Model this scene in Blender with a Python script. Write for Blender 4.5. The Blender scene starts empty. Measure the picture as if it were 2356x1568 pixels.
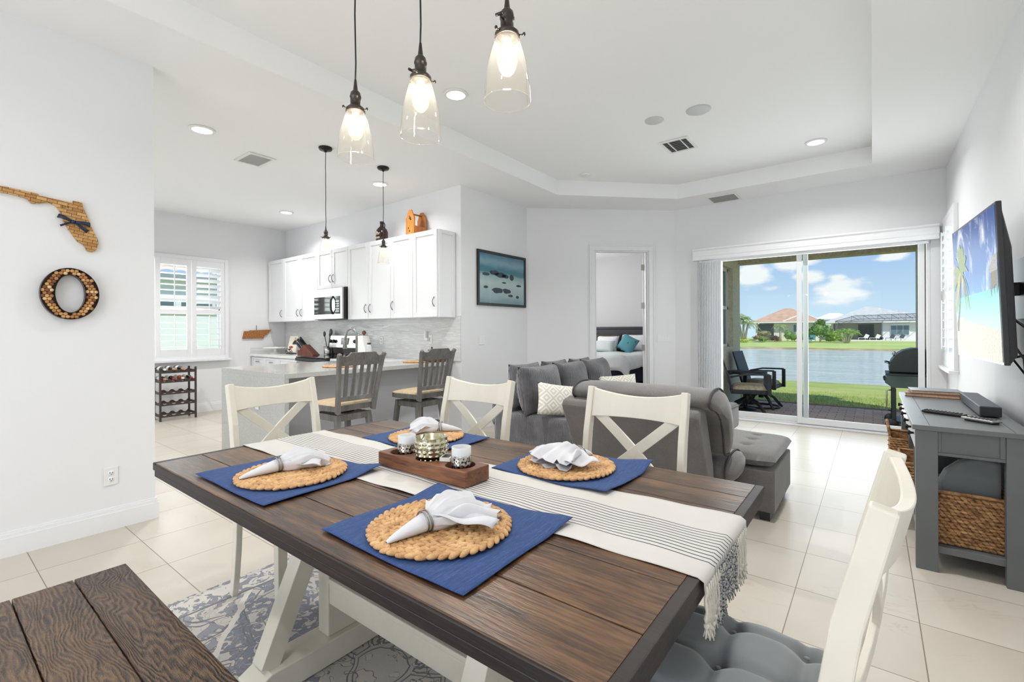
import bpy, bmesh, math, random
from mathutils import Vector, Matrix
random.seed(7)
SC = bpy.context.scene
COL = SC.collection
PI = math.pi
# ---------------------------------------------------------------- camera
HX = 830.0; FOC = 1077.0
YAW = math.atan(HX/FOC)
cam_d = bpy.data.cameras.new('camera'); cam = bpy.data.objects.new('camera', cam_d); COL.objects.link(cam)
cam_d.sensor_width = 36.0; cam_d.sensor_fit = 'HORIZONTAL'
cam_d.lens = FOC/2356.0*36.0
cam_d.shift_y = -24.0/2356.0
cam_d.clip_start = 0.05; cam_d.clip_end = 500
cam.matrix_world = Matrix.Translation((0, 0, 1.25)) @ Matrix.Rotation(YAW, 4, 'Z') @ Matrix.Rotation(PI/2, 4, 'X') @ Matrix.Rotation(-0.0045, 4, 'Z')
SC.camera = cam
# ---------------------------------------------------------------- colour
vs = SC.view_settings
SC.display_settings.display_device = 'sRGB'
vs.view_transform = 'Standard'; vs.look = 'None'; vs.gamma = 1.0; vs.use_curve_mapping = False
vs.exposure = 0.14
SC.cycles.max_bounces = 7; SC.cycles.diffuse_bounces = 4; SC.cycles.glossy_bounces = 3
SC.cycles.transmission_bounces = 6; SC.cycles.transparent_max_bounces = 16
SC.cycles.caustics_reflective = False; SC.cycles.caustics_refractive = False
SC.cycles.sample_clamp_indirect = 4.0; SC.cycles.blur_glossy = 0.5
SC.cycles.use_denoising = True; SC.cycles.use_adaptive_sampling = True; SC.cycles.adaptive_threshold = 0.03; SC.cycles.light_sampling_threshold = 0.02
# ---------------------------------------------------------------- world: blue sky with clouds
W = bpy.data.worlds.new('sky'); SC.world = W; W.use_nodes = True
nt = W.node_tree; N = nt.nodes; L = nt.links
for n in list(N): N.remove(n)
def nd(t, **k):
    n = N.new(t)
    for a, b in k.items(): setattr(n, a, b)
    return n
tc = nd('ShaderNodeTexCoord'); sep = nd('ShaderNodeSeparateXYZ'); L.new(tc.outputs['Generated'], sep.inputs[0])
gr = nd('ShaderNodeValToRGB'); L.new(sep.outputs['Z'], gr.inputs[0])
e = gr.color_ramp.elements
e[0].position = 0.0; e[0].color = (0.56, 0.71, 0.82, 1)
e[1].position = 1.0; e[1].color = (0.20, 0.34, 0.60, 1)
x = e.new(0.08); x.color = (0.43, 0.58, 0.77, 1)
x = e.new(0.18); x.color = (0.25, 0.43, 0.76, 1)
mp = nd('ShaderNodeMapping'); mp.inputs['Scale'].default_value = (1.0, 1.0, 2.3); mp.inputs['Location'].default_value = (0.37, 0.12, 0.0)
L.new(tc.outputs['Generated'], mp.inputs[0])
nz = nd('ShaderNodeTexNoise'); nz.inputs['Scale'].default_value = 17.0; nz.inputs['Detail'].default_value = 6; nz.inputs['Roughness'].default_value = 0.52
L.new(mp.outputs[0], nz.inputs['Vector'])
def blob(cx, cy, cz, sx, sz, amp):
    # one cloud bank: distance from a fixed direction in the sky
    d = Vector((cx, cy, cz)).normalized()
    sub = nd('ShaderNodeVectorMath', operation='SUBTRACT'); L.new(tc.outputs['Generated'], sub.inputs[0]); sub.inputs[1].default_value = d
    sc = nd('ShaderNodeVectorMath', operation='MULTIPLY'); L.new(sub.outputs[0], sc.inputs[0]); sc.inputs[1].default_value = (1/sx, 1/sx, 1/sz)
    ln = nd('ShaderNodeVectorMath', operation='LENGTH'); L.new(sc.outputs[0], ln.inputs[0])
    mr = nd('ShaderNodeMapRange'); L.new(ln.outputs['Value'], mr.inputs[0])
    mr.inputs[1].default_value = 0.0; mr.inputs[2].default_value = 1.25; mr.inputs[3].default_value = amp; mr.inputs[4].default_value = 0.0
    return mr.outputs[0]
acc = None
for b in [(-0.047, 0.997, 0.064, 0.060, 0.028, 0.60), (-0.05, 0.994, 0.090, 0.022, 0.014, 0.42), (-0.178, 0.979, 0.108, 0.055, 0.034, 0.62), (-0.124, 0.985, 0.122, 0.055, 0.026, 0.55), (-0.195, 0.972, 0.135, 0.040, 0.028, 0.60),
          (-0.09, 0.993, 0.092, 0.035, 0.020, 0.50), (-0.153, 0.985, 0.075, 0.030, 0.010, 0.40), (0.025, 0.993, 0.120, 0.024, 0.010, 0.55), (0.5, 1.0, 0.3, 0.25, 0.08, 0.4), (-1.0, 0.5, 0.35, 0.4, 0.12, 0.35)]:
    o = blob(*b)
    if acc is None: acc = o
    else:
        m = nd('ShaderNodeMath', operation='MAXIMUM'); L.new(acc, m.inputs[0]); L.new(o, m.inputs[1]); acc = m.outputs[0]
ad = nd('ShaderNodeMath', operation='ADD'); L.new(acc, ad.inputs[0]); L.new(nz.outputs['Fac'], ad.inputs[1])
cr = nd('ShaderNodeMapRange'); cr.interpolation_type = 'SMOOTHSTEP'; L.new(ad.outputs[0], cr.inputs[0])
cr.inputs[1].default_value = 0.66; cr.inputs[2].default_value = 0.92; cr.inputs[3].default_value = 0; cr.inputs[4].default_value = 0.95
mx = nd('ShaderNodeMix', data_type='RGBA'); L.new(cr.outputs[0], mx.inputs[0]); L.new(gr.outputs[0], mx.inputs[6]); mx.inputs[7].default_value = (0.83, 0.83, 0.84, 1)
bg = nd('ShaderNodeBackground'); L.new(mx.outputs[2], bg.inputs[0]); bg.inputs[1].default_value = 1.10
wo = nd('ShaderNodeOutputWorld'); L.new(bg.outputs[0], wo.inputs[0])
# ---------------------------------------------------------------- sun
sd = bpy.data.lights.new('sun', 'SUN'); sd.energy = 3.6; sd.angle = math.radians(1.0); sd.color = (1, 0.95, 0.88)
so = bpy.data.objects.new('sun', sd); COL.objects.link(so)
so.rotation_euler = Vector((-0.55, 0.55, -0.85)).to_track_quat('-Z', 'Y').to_euler(); so.location = (-10, -10, 20)
# ---------------------------------------------------------------- lamps of the room and added fill lights (energy tuned here)
CAN_W = 20.0; BULB_W = 10.5; WARM = (1.0, 0.985, 0.96)
def area(name, loc, size, power, col, rot=(0, 0, 0), sizey=None):
    d = bpy.data.lights.new(name, 'AREA'); d.energy = power; d.size = size; d.color = col
    if sizey: d.shape = 'RECTANGLE'; d.size_y = sizey
    else: d.shape = 'DISK'; d.spread = math.radians(140)
    o = bpy.data.objects.new(name, d); COL.objects.link(o); o.location = loc; o.rotation_euler = rot
    return o
# two fill lights added behind the camera, outside the unseen south openings
area('fill_south', (-1.6, -3.35, 1.35), 3.6, 70.0, (0.985, 0.99, 1.0), (PI/2, 0, 0), 2.1)
area('fill_dining', (-6.4, -3.35, 1.35), 3.0, 38.0, (0.985, 0.99, 1.0), (PI/2, 0, 0), 2.1)
area('daylight_slider', (-.75, 7.30, 1.25), 2.3, 48.0, (0.96, 0.98, 1.0), (-PI/2, 0, 0), 2.1)
area('daylight_kitchen', (-8.62, 2.2, 1.65), 1.8, 50.0, (0.97, 0.99, 1.0), (0, -PI/2, 0), 1.4)
area('daylight_side', (0.95, 6.6, 1.65), 1.4, 10.0, (0.97, 0.99, 1.0), (0, PI/2, 0), .75)
# ---------------------------------------------------------------- materials
MATS = {}
def srgb(c):
    return tuple(((v/255.0)/12.92 if v/255.0 <= 0.04045 else ((v/255.0+0.055)/1.055)**2.4) for v in c)
class M:
    """small node helper"""
    def __init__(s, name, col=(200, 200, 200), rough=0.6, metal=0.0, spec=0.5, **k):
        s.m = bpy.data.materials.new(name); s.m.use_nodes = True; s.t = s.m.node_tree
        s.b = s.t.nodes['Principled BSDF']; s.o = s.t.nodes['Material Output']
        s.c = srgb(col)+(1,)
        s.b.inputs['Base Color'].default_value = s.c; s.b.inputs['Roughness'].default_value = rough
        s.b.inputs['Metallic'].default_value = metal; s.b.inputs['Specular IOR Level'].default_value = spec
        for a, v in k.items(): s.b.inputs[a].default_value = v
        MATS[name] = s.m
    def n(s, t, ins=None, **k):
        n = s.t.nodes.new(t)
        for a, v in k.items(): setattr(n, a, v)
        for a, v in (ins or {}).items():
            if isinstance(v, bpy.types.NodeSocket): s.t.links.new(v, n.inputs[a])
            else: n.inputs[a].default_value = v
        return n
    def l(s, a, b): s.t.links.new(a, b)
    def obj(s): return s.n('ShaderNodeTexCoord').outputs['Object']
    def map(s, vec, scale=(1, 1, 1), loc=(0, 0, 0), rot=(0, 0, 0)):
        return s.n('ShaderNodeMapping', {'Vector': vec, 'Scale': scale, 'Location': loc, 'Rotation': rot}).outputs[0]
    def noise(s, vec, scale=5, detail=4, rough=0.5, dist=0.0):
        return s.n('ShaderNodeTexNoise', {'Vector': vec, 'Scale': scale, 'Detail': detail, 'Roughness': rough, 'Distortion': dist}).outputs['Fac']
    def ramp(s, f, stops):
        r = s.n('ShaderNodeValToRGB', {'Fac': f}); e = r.color_ramp.elements
        while len(e) > 1: e.remove(e[-1])
        e[0].position = stops[0][0]; e[0].color = srgb(stops[0][1])+(1,)
        for p, c in stops[1:]:
            x = e.new(p); x.color = srgb(c)+(1,)
        return r.outputs[0]
    def math(s, op, a, b=0.0, c=None):
        d = {0: a, 1: b}
        if c is not None: d[2] = c
        return s.n('ShaderNodeMath', d, operation=op).outputs[0]
    def mixc(s, f, a, b):
        n = s.n('ShaderNodeMix', {0: f}, data_type='RGBA')
        for i, v in ((6, a), (7, b)):
            if isinstance(v, bpy.types.NodeSocket): s.l(v, n.inputs[i])
            else: n.inputs[i].default_value = srgb(v)+(1,)
        return n.outputs[2]
    def color(s, c): s.l(c, s.b.inputs['Base Color'])
    def bump(s, h, strength=0.3, dist=0.002):
        b = s.n('ShaderNodeBump', {'Height': h, 'Strength': strength, 'Distance': dist}); s.l(b.outputs[0], s.b.inputs['Normal'])
    def sep(s, v): return s.n('ShaderNodeSeparateXYZ', {0: v}).outputs

def simple(name, col, rough=0.6, metal=0.0, var=0.0, scale=40, bump=0.0, bscale=200, **k):
    m = M(name, col, rough, metal, **k); v = m.obj()
    if var:
        f = m.noise(v, scale, 3)
        a = tuple(max(0, c*(1-var)) for c in col); b = tuple(min(255, c*(1+var)) for c in col)
        m.color(m.ramp(f, [(0.3, a), (0.7, b)]))
    if bump: m.bump(m.noise(v, bscale, 2), bump, 0.001)
    return m.m
simple('wall_paint', (234, 235, 237), 0.75, bump=0.05, bscale=300, var=0.004, scale=2)
simple('ceiling_paint', (245, 246, 246), 0.85, bump=0.12, bscale=160)
simple('panel_grey', (200, 201, 206), 0.7, var=0.005)
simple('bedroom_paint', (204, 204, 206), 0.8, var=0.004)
simple('trim_white', (236, 237, 239), 0.35, var=0.003)
simple('cabinet_white', (236, 237, 239), 0.38, var=0.003)
simple('shutter_white', (240, 241, 243), 0.4, var=0.003)
simple('black_metal', (38, 36, 35), 0.4, 0.6, var=0.05)
simple('bronze', (70, 64, 60), 0.35, 0.7, var=0.08, scale=90)
simple('steel', (190, 190, 188), 0.25, 1.0, var=0.03)
simple('nickel', (150, 148, 145), 0.3, 1.0, var=0.03)
simple('black_plastic', (28, 29, 31), 0.35, var=0.05)
simple('black_glass', (14, 14, 15), 0.06, var=0.02)
simple('white_plastic', (235, 235, 233), 0.35, var=0.003)
simple('vent_grey', (200, 204, 203), 0.5, var=0.01)
simple('dark_slot', (60, 62, 62), 0.6, var=0.02)
simple('cream_paint', (226, 222, 208), 0.38, var=0.015, scale=12)
simple('ceramic', (236, 236, 232), 0.25, var=0.005)
simple('stool_seat', (183, 163, 132), 0.75, var=0.06, scale=25, bump=0.2, bscale=300)
simple('napkin_cloth', (212, 213, 218), 0.8, var=0.01, bump=0.15, bscale=900)
simple('ribbon', (24, 34, 66), 0.4, var=0.15, scale=30)
simple('console_grey', (98, 102, 103), 0.4, var=0.03, scale=6, bump=0.04)
simple('drawer_glare', (226, 229, 232), 0.3, var=0.01)  # glare on the console drawer fronts is put into this colour
simple('tv_shell', (32, 33, 36), 0.35, var=0.05)
simple('soundbar_grey', (62, 66, 76), 0.5, var=0.04, scale=300)
simple('rack_wood', (62, 52, 48), 0.5, var=0.12, scale=30)
simple('bottle_glass', (18, 22, 20), 0.08, var=0.05)
simple('rose_glass', (150, 70, 40), 0.1, var=0.05)
simple('foil_red', (170, 30, 45), 0.3, var=0.05); simple('foil_white', (225, 225, 222), 0.3, var=0.02)
simple('foil_tan', (200, 140, 95), 0.35, var=0.05); simple('foil_black', (30, 28, 30), 0.3, var=0.05)
simple('paper_label', (228, 224, 214), 0.7, var=0.03)
simple('cushion_grey', (128, 133, 136), 0.7, var=0.05, scale=8, bump=0.1, bscale=600, **{'Sheen Weight': 0.6, 'Sheen Roughness': 0.4})
simple('patio_metal', (44, 44, 48), 0.5, 0.3, var=0.05)
simple('patio_cushion', (165, 150, 130), 0.85, var=0.12, scale=20, bump=0.4, bscale=60)
simple('grill_dark', (52, 56, 57), 0.42, 0.4, var=0.06)
simple('grill_panel', (84, 96, 92), 0.3, 0.6, var=0.1, scale=4)
simple('door_white', (228, 229, 231), 0.45, var=0.003)
simple('headboard_dark', (48, 46, 56), 0.5, var=0.06)
simple('duvet', (206, 212, 214), 0.8, var=0.03, scale=3, bump=0.9, bscale=7)
simple('pillow_white', (226, 229, 231), 0.8, var=0.02)
simple('pillow_brown', (62, 56, 50), 0.8, var=0.05)
simple('navy_cloth', (26, 36, 66), 0.8, var=0.1)
simple('book_brown', (112, 72, 58), 0.5, var=0.06); simple('book_grey', (118, 120, 128), 0.4, var=0.04)
simple('book_pages', (196, 160, 128), 0.8, var=0.08, scale=120)
simple('cooker_steel', (196, 196, 194), 0.22, 0.9, var=0.02)
simple('knob_wood', (110, 68, 40), 0.5, var=0.1)
simple('growler_glass', (46, 26, 24), 0.12, var=0.1)
simple('terracotta_soffit', (196, 186, 160), 0.85, var=0.10, scale=30, bump=0.5, bscale=80)
simple('stucco_cream', (214, 205, 185), 0.85, var=0.06, scale=30, bump=0.6, bscale=60)
simple('house_white', (232, 230, 224), 0.8, var=0.02)
simple('house_cream', (232, 226, 210), 0.8, var=0.02)
simple('roof_grey', (196, 194, 190), 0.8, var=0.07, scale=3)
simple('roof_tan', (196, 156, 130), 0.8, var=0.10, scale=1.6)
simple('roof_white', (236, 236, 236), 0.8, var=0.03)
simple('ext_dark', (86, 92, 100), 0.5, var=0.06)
simple('ext_glass', (104, 124, 128), 0.15, var=0.05)
simple('ext_frame', (238, 238, 236), 0.5, var=0.01)
simple('bronze_frame', (112, 116, 118), 0.5, var=0.03)
simple('palm_trunk', (176, 168, 150), 0.85, var=0.12, scale=8)
simple('mulch', (122, 92, 84), 0.9, var=0.2, scale=12)
simple('chair_teal', (70, 150, 160), 0.6, var=0.05)
simple('hedge_dark', (58, 84, 56), 0.9, var=0.3, scale=3)
def leafmat(name, a, b, tr=0.25):
    m = M(name, a, 0.6); v = m.obj(); m.color(m.ramp(m.noise(v, 3.0, 3), [(0.3, a), (0.7, b)])); return m.m
leafmat('leaf_green', (66, 104, 44), (128, 164, 66)); leafmat('leaf_bright', (96, 142, 48), (172, 196, 84)); leafmat('palm_leaf', (104, 130, 70), (176, 184, 112))
leafmat('leaf_red', (120, 74, 62), (168, 128, 96)); leafmat('leaf_olive', (128, 128, 96), (176, 164, 128))
leafmat('ground_cover', (150, 176, 64), (206, 206, 96))
# emissive
def emit(name, col, s):
    m = M(name, col, 0.5); m.b.inputs['Emission Color'].default_value = srgb(col)+(1,); m.b.inputs['Emission Strength'].default_value = s; return m.m
emit('lamp_glow', (255, 253, 248), 5.0); emit('filament', (255, 222, 170), 14.0)
emit('lcd_glow', (150, 156, 156), 0.05)
# thin window glass, pendant glass
def glassy(name, tint, gl, rough=0.0):
    m = M(name, (255, 255, 255)); t = m.t
    tr = m.n('ShaderNodeBsdfTransparent', {'Color': srgb(tint)+(1,)}); g = m.n('ShaderNodeBsdfGlossy', {'Roughness': rough})
    fr = m.n('ShaderNodeLayerWeight', {'Blend': gl}); mi = m.n('ShaderNodeMixShader', {0: fr.outputs['Facing'] if gl > 0.3 else fr.outputs['Fresnel'], 1: tr.outputs[0], 2: g.outputs[0]})
    m.l(mi.outputs[0], m.o.inputs['Surface']); return m.m
glassy('window_glass', (250, 253, 252), 0.12)
glassy('screen_mesh', (214, 216, 220), 0.02)
def shade_glass(name, tint, edge):
    m = M(name, (255, 255, 255))
    tr = m.n('ShaderNodeBsdfTransparent', {'Color': srgb(tint)+(1,)}); g = m.n('ShaderNodeBsdfGlossy', {'Roughness': 0.03})
    lw = m.n('ShaderNodeLayerWeight', {'Blend': 0.5}); p = m.math('POWER', lw.outputs['Facing'], 3.0); q = m.math('MULTIPLY', p, edge); q = m.math('ADD', q, 0.04)
    df = m.n('ShaderNodeBsdfTranslucent', {'Color': (1, .97, .92, 1)}); d2 = m.n('ShaderNodeMixShader', {0: 0.032, 1: tr.outputs[0], 2: df.outputs[0]})
    mi = m.n('ShaderNodeMixShader', {0: q, 1: d2.outputs[0], 2: g.outputs[0]}); m.l(mi.outputs[0], m.o.inputs['Surface']); return m.m
shade_glass('shade_glass', (252, 250, 246), 0.75)
m = M('bulb_glass', (255, 244, 226))
tr = m.n('ShaderNodeBsdfTransparent', {'Color': (1, .95, .86, 1)}); em = m.n('ShaderNodeEmission', {'Color': srgb((255, 238, 206))+(1,), 'Strength': 1.25}); mi = m.n('ShaderNodeMixShader', {0: 0.62, 1: tr.outputs[0], 2: em.outputs[0]}); m.l(mi.outputs[0], m.o.inputs['Surface'])
m = M('frosted_glass', (232, 236, 238), 0.5); m.b.inputs['Alpha'].default_value = 0.75
# floor tiles
m = M('floor_tile', (226, 216, 200), 0.3, spec=0.16); v = m.obj(); s_ = m.sep(v)
def line(m, coord, off, pitch, w):
    a = m.math('SUBTRACT', coord, off); a = m.math('DIVIDE', a, pitch); a = m.math('FRACT', a); a = m.math('SUBTRACT', a, 0.5); a = m.math('ABSOLUTE', a)
    return m.math('GREATER_THAN', a, 0.5-w/pitch/2)
g1 = line(m, s_[0], -0.300, 0.4533, 0.0042); g2 = line(m, s_[1], 2.630, 0.4415, 0.0042)
gg = m.math('MAXIMUM', g1, g2)
cell = m.n('ShaderNodeVectorMath', {0: m.map(v, (1/0.4533, 1/0.4415, 1), (0.6618, -5.957, 0))}, operation='FLOOR').outputs[0]
wn = m.n('ShaderNodeTexWhiteNoise', {'Vector': cell}).outputs
off = m.n('ShaderNodeVectorMath', {0: wn['Color'], 1: (9, 9, 9)}, operation='MULTIPLY').outputs[0]
vv = m.n('ShaderNodeVectorMath', {0: v, 1: off}, operation='ADD').outputs[0]
ve = m.noise(m.map(vv, (1, 1.6, 1), rot=(0, 0, 0.5)), 1.3, 5, 0.6, 1.1)
ve = m.math('ABSOLUTE', m.math('SUBTRACT', ve, 0.5)); 
vein = m.n('ShaderNodeMapRange', {0: ve, 1: 0.0, 2: 0.012, 3: 1.0, 4: 0.0}).outputs[0]
msk = m.n('ShaderNodeMapRange', {0: m.noise(vv, 2.3, 2), 1: 0.5, 2: 0.72, 3: 0.0, 4: 0.45}).outputs[0]
vein = m.math('MULTIPLY', vein, msk)
base = m.ramp(m.noise(vv, 1.5, 4), [(0.3, (190, 182, 170)), (0.7, (201, 194, 183))])
c = m.mixc(vein, base, (168, 152, 134)); c = m.mixc(gg, c, (134, 122, 108)); m.color(c)
m.bump(m.math('SUBTRACT', 1.0, gg), 0.3, 0.002)
# pavers
m = M('pavers', (150, 120, 110), 0.85); v = m.obj()
br = m.n('ShaderNodeTexBrick', {'Vector': v, 'Color1': srgb((186, 152, 142))+(1,), 'Color2': srgb((206, 178, 160))+(1,), 'Mortar': srgb((112, 92, 86))+(1,), 'Scale': 1.0, 'Mortar Size': 0.006, 'Brick Width': 0.22, 'Row Height': 0.12})
m.color(m.mixc(m.math('MULTIPLY', m.noise(v, 5, 3), 0.5), br.outputs['Color'], (150, 138, 138))); m.bump(br.outputs['Fac'], -0.4, 0.004)
# lawn
m = M('lawn', (160, 176, 88), 0.95); v = m.obj(); f = m.noise(v, 0.5, 5, 0.7); f2 = m.noise(v, 30, 3, 0.7)
c = m.ramp(f, [(0.3, (150, 168, 88)), (0.5, (188, 192, 104)), (0.72, (216, 206, 134))]); m.color(m.mixc(m.math('MULTIPLY', f2, 0.55), c, (120, 146, 58))); m.bump(f2, 0.8, 0.03)
m = M('far_lawn', (160, 176, 88), 0.95); v = m.obj(); f = m.noise(m.map(v, (0.25, 1, 1)), 0.5, 5, 0.7)
m.color(m.ramp(f, [(0.3, (158, 178, 96)), (0.55, (184, 196, 116)), (0.75, (200, 196, 128))]))
m = M('bank_earth', (176, 158, 116), 0.95); v = m.obj(); m.color(m.ramp(m.noise(v, 0.6, 4), [(0.35, (142, 138, 84)), (0.65, (196, 172, 132))]))
# lake
m = M('lake_water', (164, 176, 178), 0.16); v = m.obj(); w = m.noise(m.map(v, (0.28, 1.3, 1)), 2.2, 5, 0.62); m.bump(w, 0.9, 0.16)
m.color(m.ramp(m.noise(m.map(v, (0.15, 1, 1)), 0.9, 4), [(0.3, (186, 192, 186)), (0.7, (214, 218, 216))])); m.b.inputs['Roughness'].default_value = 0.12
# wood
def wood(name, dark, mid, light, axis, rough=0.4, bump=0.4, grain=34, fine=1.0):
    m = M(name, mid, rough); v = m.obj()
    sc = [1, 1, 1]; sc[axis] = 0.09
    v2 = m.map(v, tuple(sc))
    n1 = m.noise(v2, 16, 4, 0.55, 0.6); n2 = m.noise(v2, grain*4*fine, 3, 0.6, 0.1); n3 = m.noise(m.map(v, tuple(0.35 if i == axis else 1 for i in range(3))), 3.0, 3)
    f = m.math('ADD', m.math('MULTIPLY', n1, 0.45), m.math('MULTIPLY', n2, 0.42)); f = m.math('ADD', f, m.math('MULTIPLY', n3, 0.2))
    m.color(m.ramp(f, [(0.38, dark), (0.53, mid), (0.70, light)]))
    m.bump(m.math('ADD', n2, m.math('MULTIPLY', n1, 0.4)), bump, 0.0015); return m.m
wood('table_wood', (30, 21, 17), (76, 54, 38), (128, 94, 63), 0, 0.33, 0.9)
wood('table_edge', (20, 15, 14), (32, 23, 21), (48, 36, 31), 0, 0.5, 0.3)
wood('seat_wood', (44, 30, 26), (66, 46, 40), (86, 62, 52), 0, 0.35, 0.3)
wood('walnut', (66, 38, 26), (112, 70, 46), (148, 98, 66), 0, 0.42, 0.3)
wood('block_wood', (70, 32, 24), (96, 46, 34), (118, 62, 44), 2, 0.4, 0.15)
wood('pine', (150, 82, 30), (186, 112, 46), (206, 140, 70), 2, 0.35, 0.2)
wood('stool_wood', (84, 80, 76), (108, 106, 103), (126, 124, 122), 2, 0.55, 0.3)
# bench: deep cathedral grain
m = M('bench_wood', (80, 60, 46), 0.42); v = m.obj()
ds = m.noise(m.map(v, (0.32, 1, 1)), 6.5, 3, 0.5, 0.3)
vv = m.math('ADD', m.math('MULTIPLY', m.sep(v)[1], 7.0), m.math('MULTIPLY', ds, 1.9))
wv = m.math('SINE', m.math('MULTIPLY', vv, 88.0)); wn_ = m.math('MULTIPLY', m.noise(m.map(v, (0.12, 1, 1)), 160, 3), 1.0)
h = m.math('ADD', m.math('MULTIPLY', wv, 0.22), m.math('MULTIPLY', wn_, 1.0)); h = m.math('ADD', h, m.math('MULTIPLY', m.math('SUBTRACT', m.noise(m.map(v, (0.3, 1, 1)), 420, 2), 0.5), 0.5))
h2 = m.math('ADD', h, m.math('MULTIPLY', m.math('SUBTRACT', m.noise(v, 3.5, 3), 0.5), 0.8)); m.color(m.ramp(h2, [(0.10, (40, 31, 28)), (0.40, (74, 57, 46)), (0.80, (112, 88, 64))])); m.bump(h, 1.0, 0.004)
# quartz
m = M('quartz', (205, 206, 203), 0.12); v = m.obj(); f = m.noise(v, 60, 4, 0.7); m.color(m.ramp(f, [(0.35, (180, 182, 179)), (0.65, (196, 197, 195))]))
m = M('quartz_white', (236, 236, 234), 0.15); v = m.obj(); m.color(m.ramp(m.noise(v, 60, 4, 0.7), [(0.35, (230, 230, 228)), (0.65, (240, 240, 239))]))
# mosaic backsplash
m = M('mosaic', (214, 214, 212), 0.2); v = m.obj(); s_ = m.sep(v); v2 = m.n('ShaderNodeCombineXYZ', {0: s_[0], 1: s_[2], 2: 0.0}).outputs[0]
br = m.n('ShaderNodeTexBrick', {'Vector': v2, 'Color1': (0, 0, 0, 1), 'Color2': (1, 1, 1, 1), 'Mortar': (0.3, 0.3, 0.3, 1), 'Scale': 1.0, 'Mortar Size': 0.0012, 'Brick Width': 0.11, 'Row Height': 0.013, 'Bias': -0.2})
br.offset = 0.37; br.squash = 0.7; br.squash_frequency = 3
bw = m.sep(br.outputs['Color'])[0]
m.color(m.ramp(bw, [(0.0, (206, 207, 207)), (0.5, (218, 218, 216)), (0.9, (236, 238, 238)), (1.0, (246, 248, 249))]))
rr = m.n('ShaderNodeMapRange', {0: bw, 1: 0.0, 2: 1.0, 3: 0.45, 4: 0.08}).outputs[0]; m.l(rr, m.b.inputs['Roughness']); m.bump(m.math('ADD', bw, m.noise(v, 60, 2)), 0.5, 0.003)
# fabrics
m = M('grey_linen', (104, 101, 99), 0.85, **{'Sheen Weight': 0.3}); v = m.obj(); f = m.noise(m.map(v, (1, 1, 5)), 150, 2, 0.8); f2 = m.noise(v, 5, 3)
m.color(m.ramp(m.math('ADD', m.math('MULTIPLY', f, 0.7), m.math('MULTIPLY', f2, 0.3)), [(0.35, (84, 82, 82)), (0.65, (122, 119, 116))])); m.bump(f, 0.35, 0.001)
m = M('corduroy', (84, 84, 88), 0.8, **{'Sheen Weight': 0.5, 'Sheen Roughness': 0.35}); v = m.obj(); s_ = m.sep(v)
a = m.math('ADD', s_[0], m.math('MULTIPLY', s_[1], 1.0)); a = m.math('ADD', a, m.math('MULTIPLY', m.noise(v, 6, 2), 0.03))
wv = m.math('SINE', m.math('MULTIPLY', a, 2*PI/0.0145)); f2 = m.noise(v, 5, 4, 0.6)
f = m.math('ADD', m.math('MULTIPLY', wv, 0.24), f2); m.color(m.ramp(f, [(0.3, (54, 53, 56)), (0.5, (84, 83, 87)), (0.75, (122, 122, 128))])); m.bump(wv, 0.8, 0.003)
m = M('denim_blue', (48, 74, 122), 0.85); v = m.obj(); f = m.noise(m.map(v, (9, 0.5, 1)), 60, 3, 0.7); f2 = m.noise(v, 500, 1)
m.color(m.ramp(m.math('ADD', m.math('MULTIPLY', f, 0.8), m.math('MULTIPLY', f2, 0.2)), [(0.3, (32, 54, 100)), (0.55, (48, 76, 128)), (0.75, (82, 110, 158))])); m.bump(f, 0.3, 0.0006)
m = M('runner_cloth', (232, 230, 226), 0.85); v = m.obj(); s_ = m.sep(v)
st = None; y0 = 0.0
aa = m.math('FRACT', m.math('DIVIDE', m.math('ADD', s_[1], 10.0), 0.0155)); aa = m.math('LESS_THAN', aa, 0.23)
inr = m.math('LESS_THAN', m.math('ABSOLUTE', m.math('SUBTRACT', s_[1], -0.005)), 0.087)
st = m.math('MULTIPLY', aa, inr); m.color(m.mixc(st, m.ramp(m.noise(v, 4, 3), [(0.3, (200, 198, 193)), (0.7, (210, 208, 204))]), (62, 70, 88))); m.bump(m.noise(m.map(v, (1, 3, 1)), 240, 2), 0.3, 0.0006)
m = M('tassel_grey', (96, 104, 118), 0.9); m.color(m.ramp(m.noise(m.obj(), 240, 2), [(0.4, (60, 70, 90)), (0.6, (214, 212, 206))]))
simple('tassel_white', (224, 220, 210), 0.9, var=0.04, scale=200)
m = M('seagrass', (190, 150, 104), 0.65); v = m.obj(); f = m.noise(v, 26, 3, 0.6); f2 = m.noise(v, 300, 2)
m.color(m.ramp(m.math('ADD', m.math('MULTIPLY', f, 0.75), m.math('MULTIPLY', f2, 0.25)), [(0.3, (146, 104, 64)), (0.48, (196, 152, 102)), (0.68, (222, 184, 134))])); m.bump(f2, 0.3, 0.001)
m = M('basket_weave', (150, 110, 70), 0.75); v = m.obj(); f = m.noise(m.map(v, (1, 1, 2.2)), 22, 3, 0.7)
m.color(m.ramp(f, [(0.3, (74, 52, 36)), (0.46, (146, 104, 66)), (0.68, (196, 156, 108))]))
for nm_, c_ in (('cork_end', (204, 158, 102)), ('cork_end_dark', (124, 78, 52)), ('cork_end_mid', (178, 126, 74)), ('cork_end_pale', (222, 188, 140))): simple(nm_, c_, 0.8, var=0.08, scale=300, bump=0.3)
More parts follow.
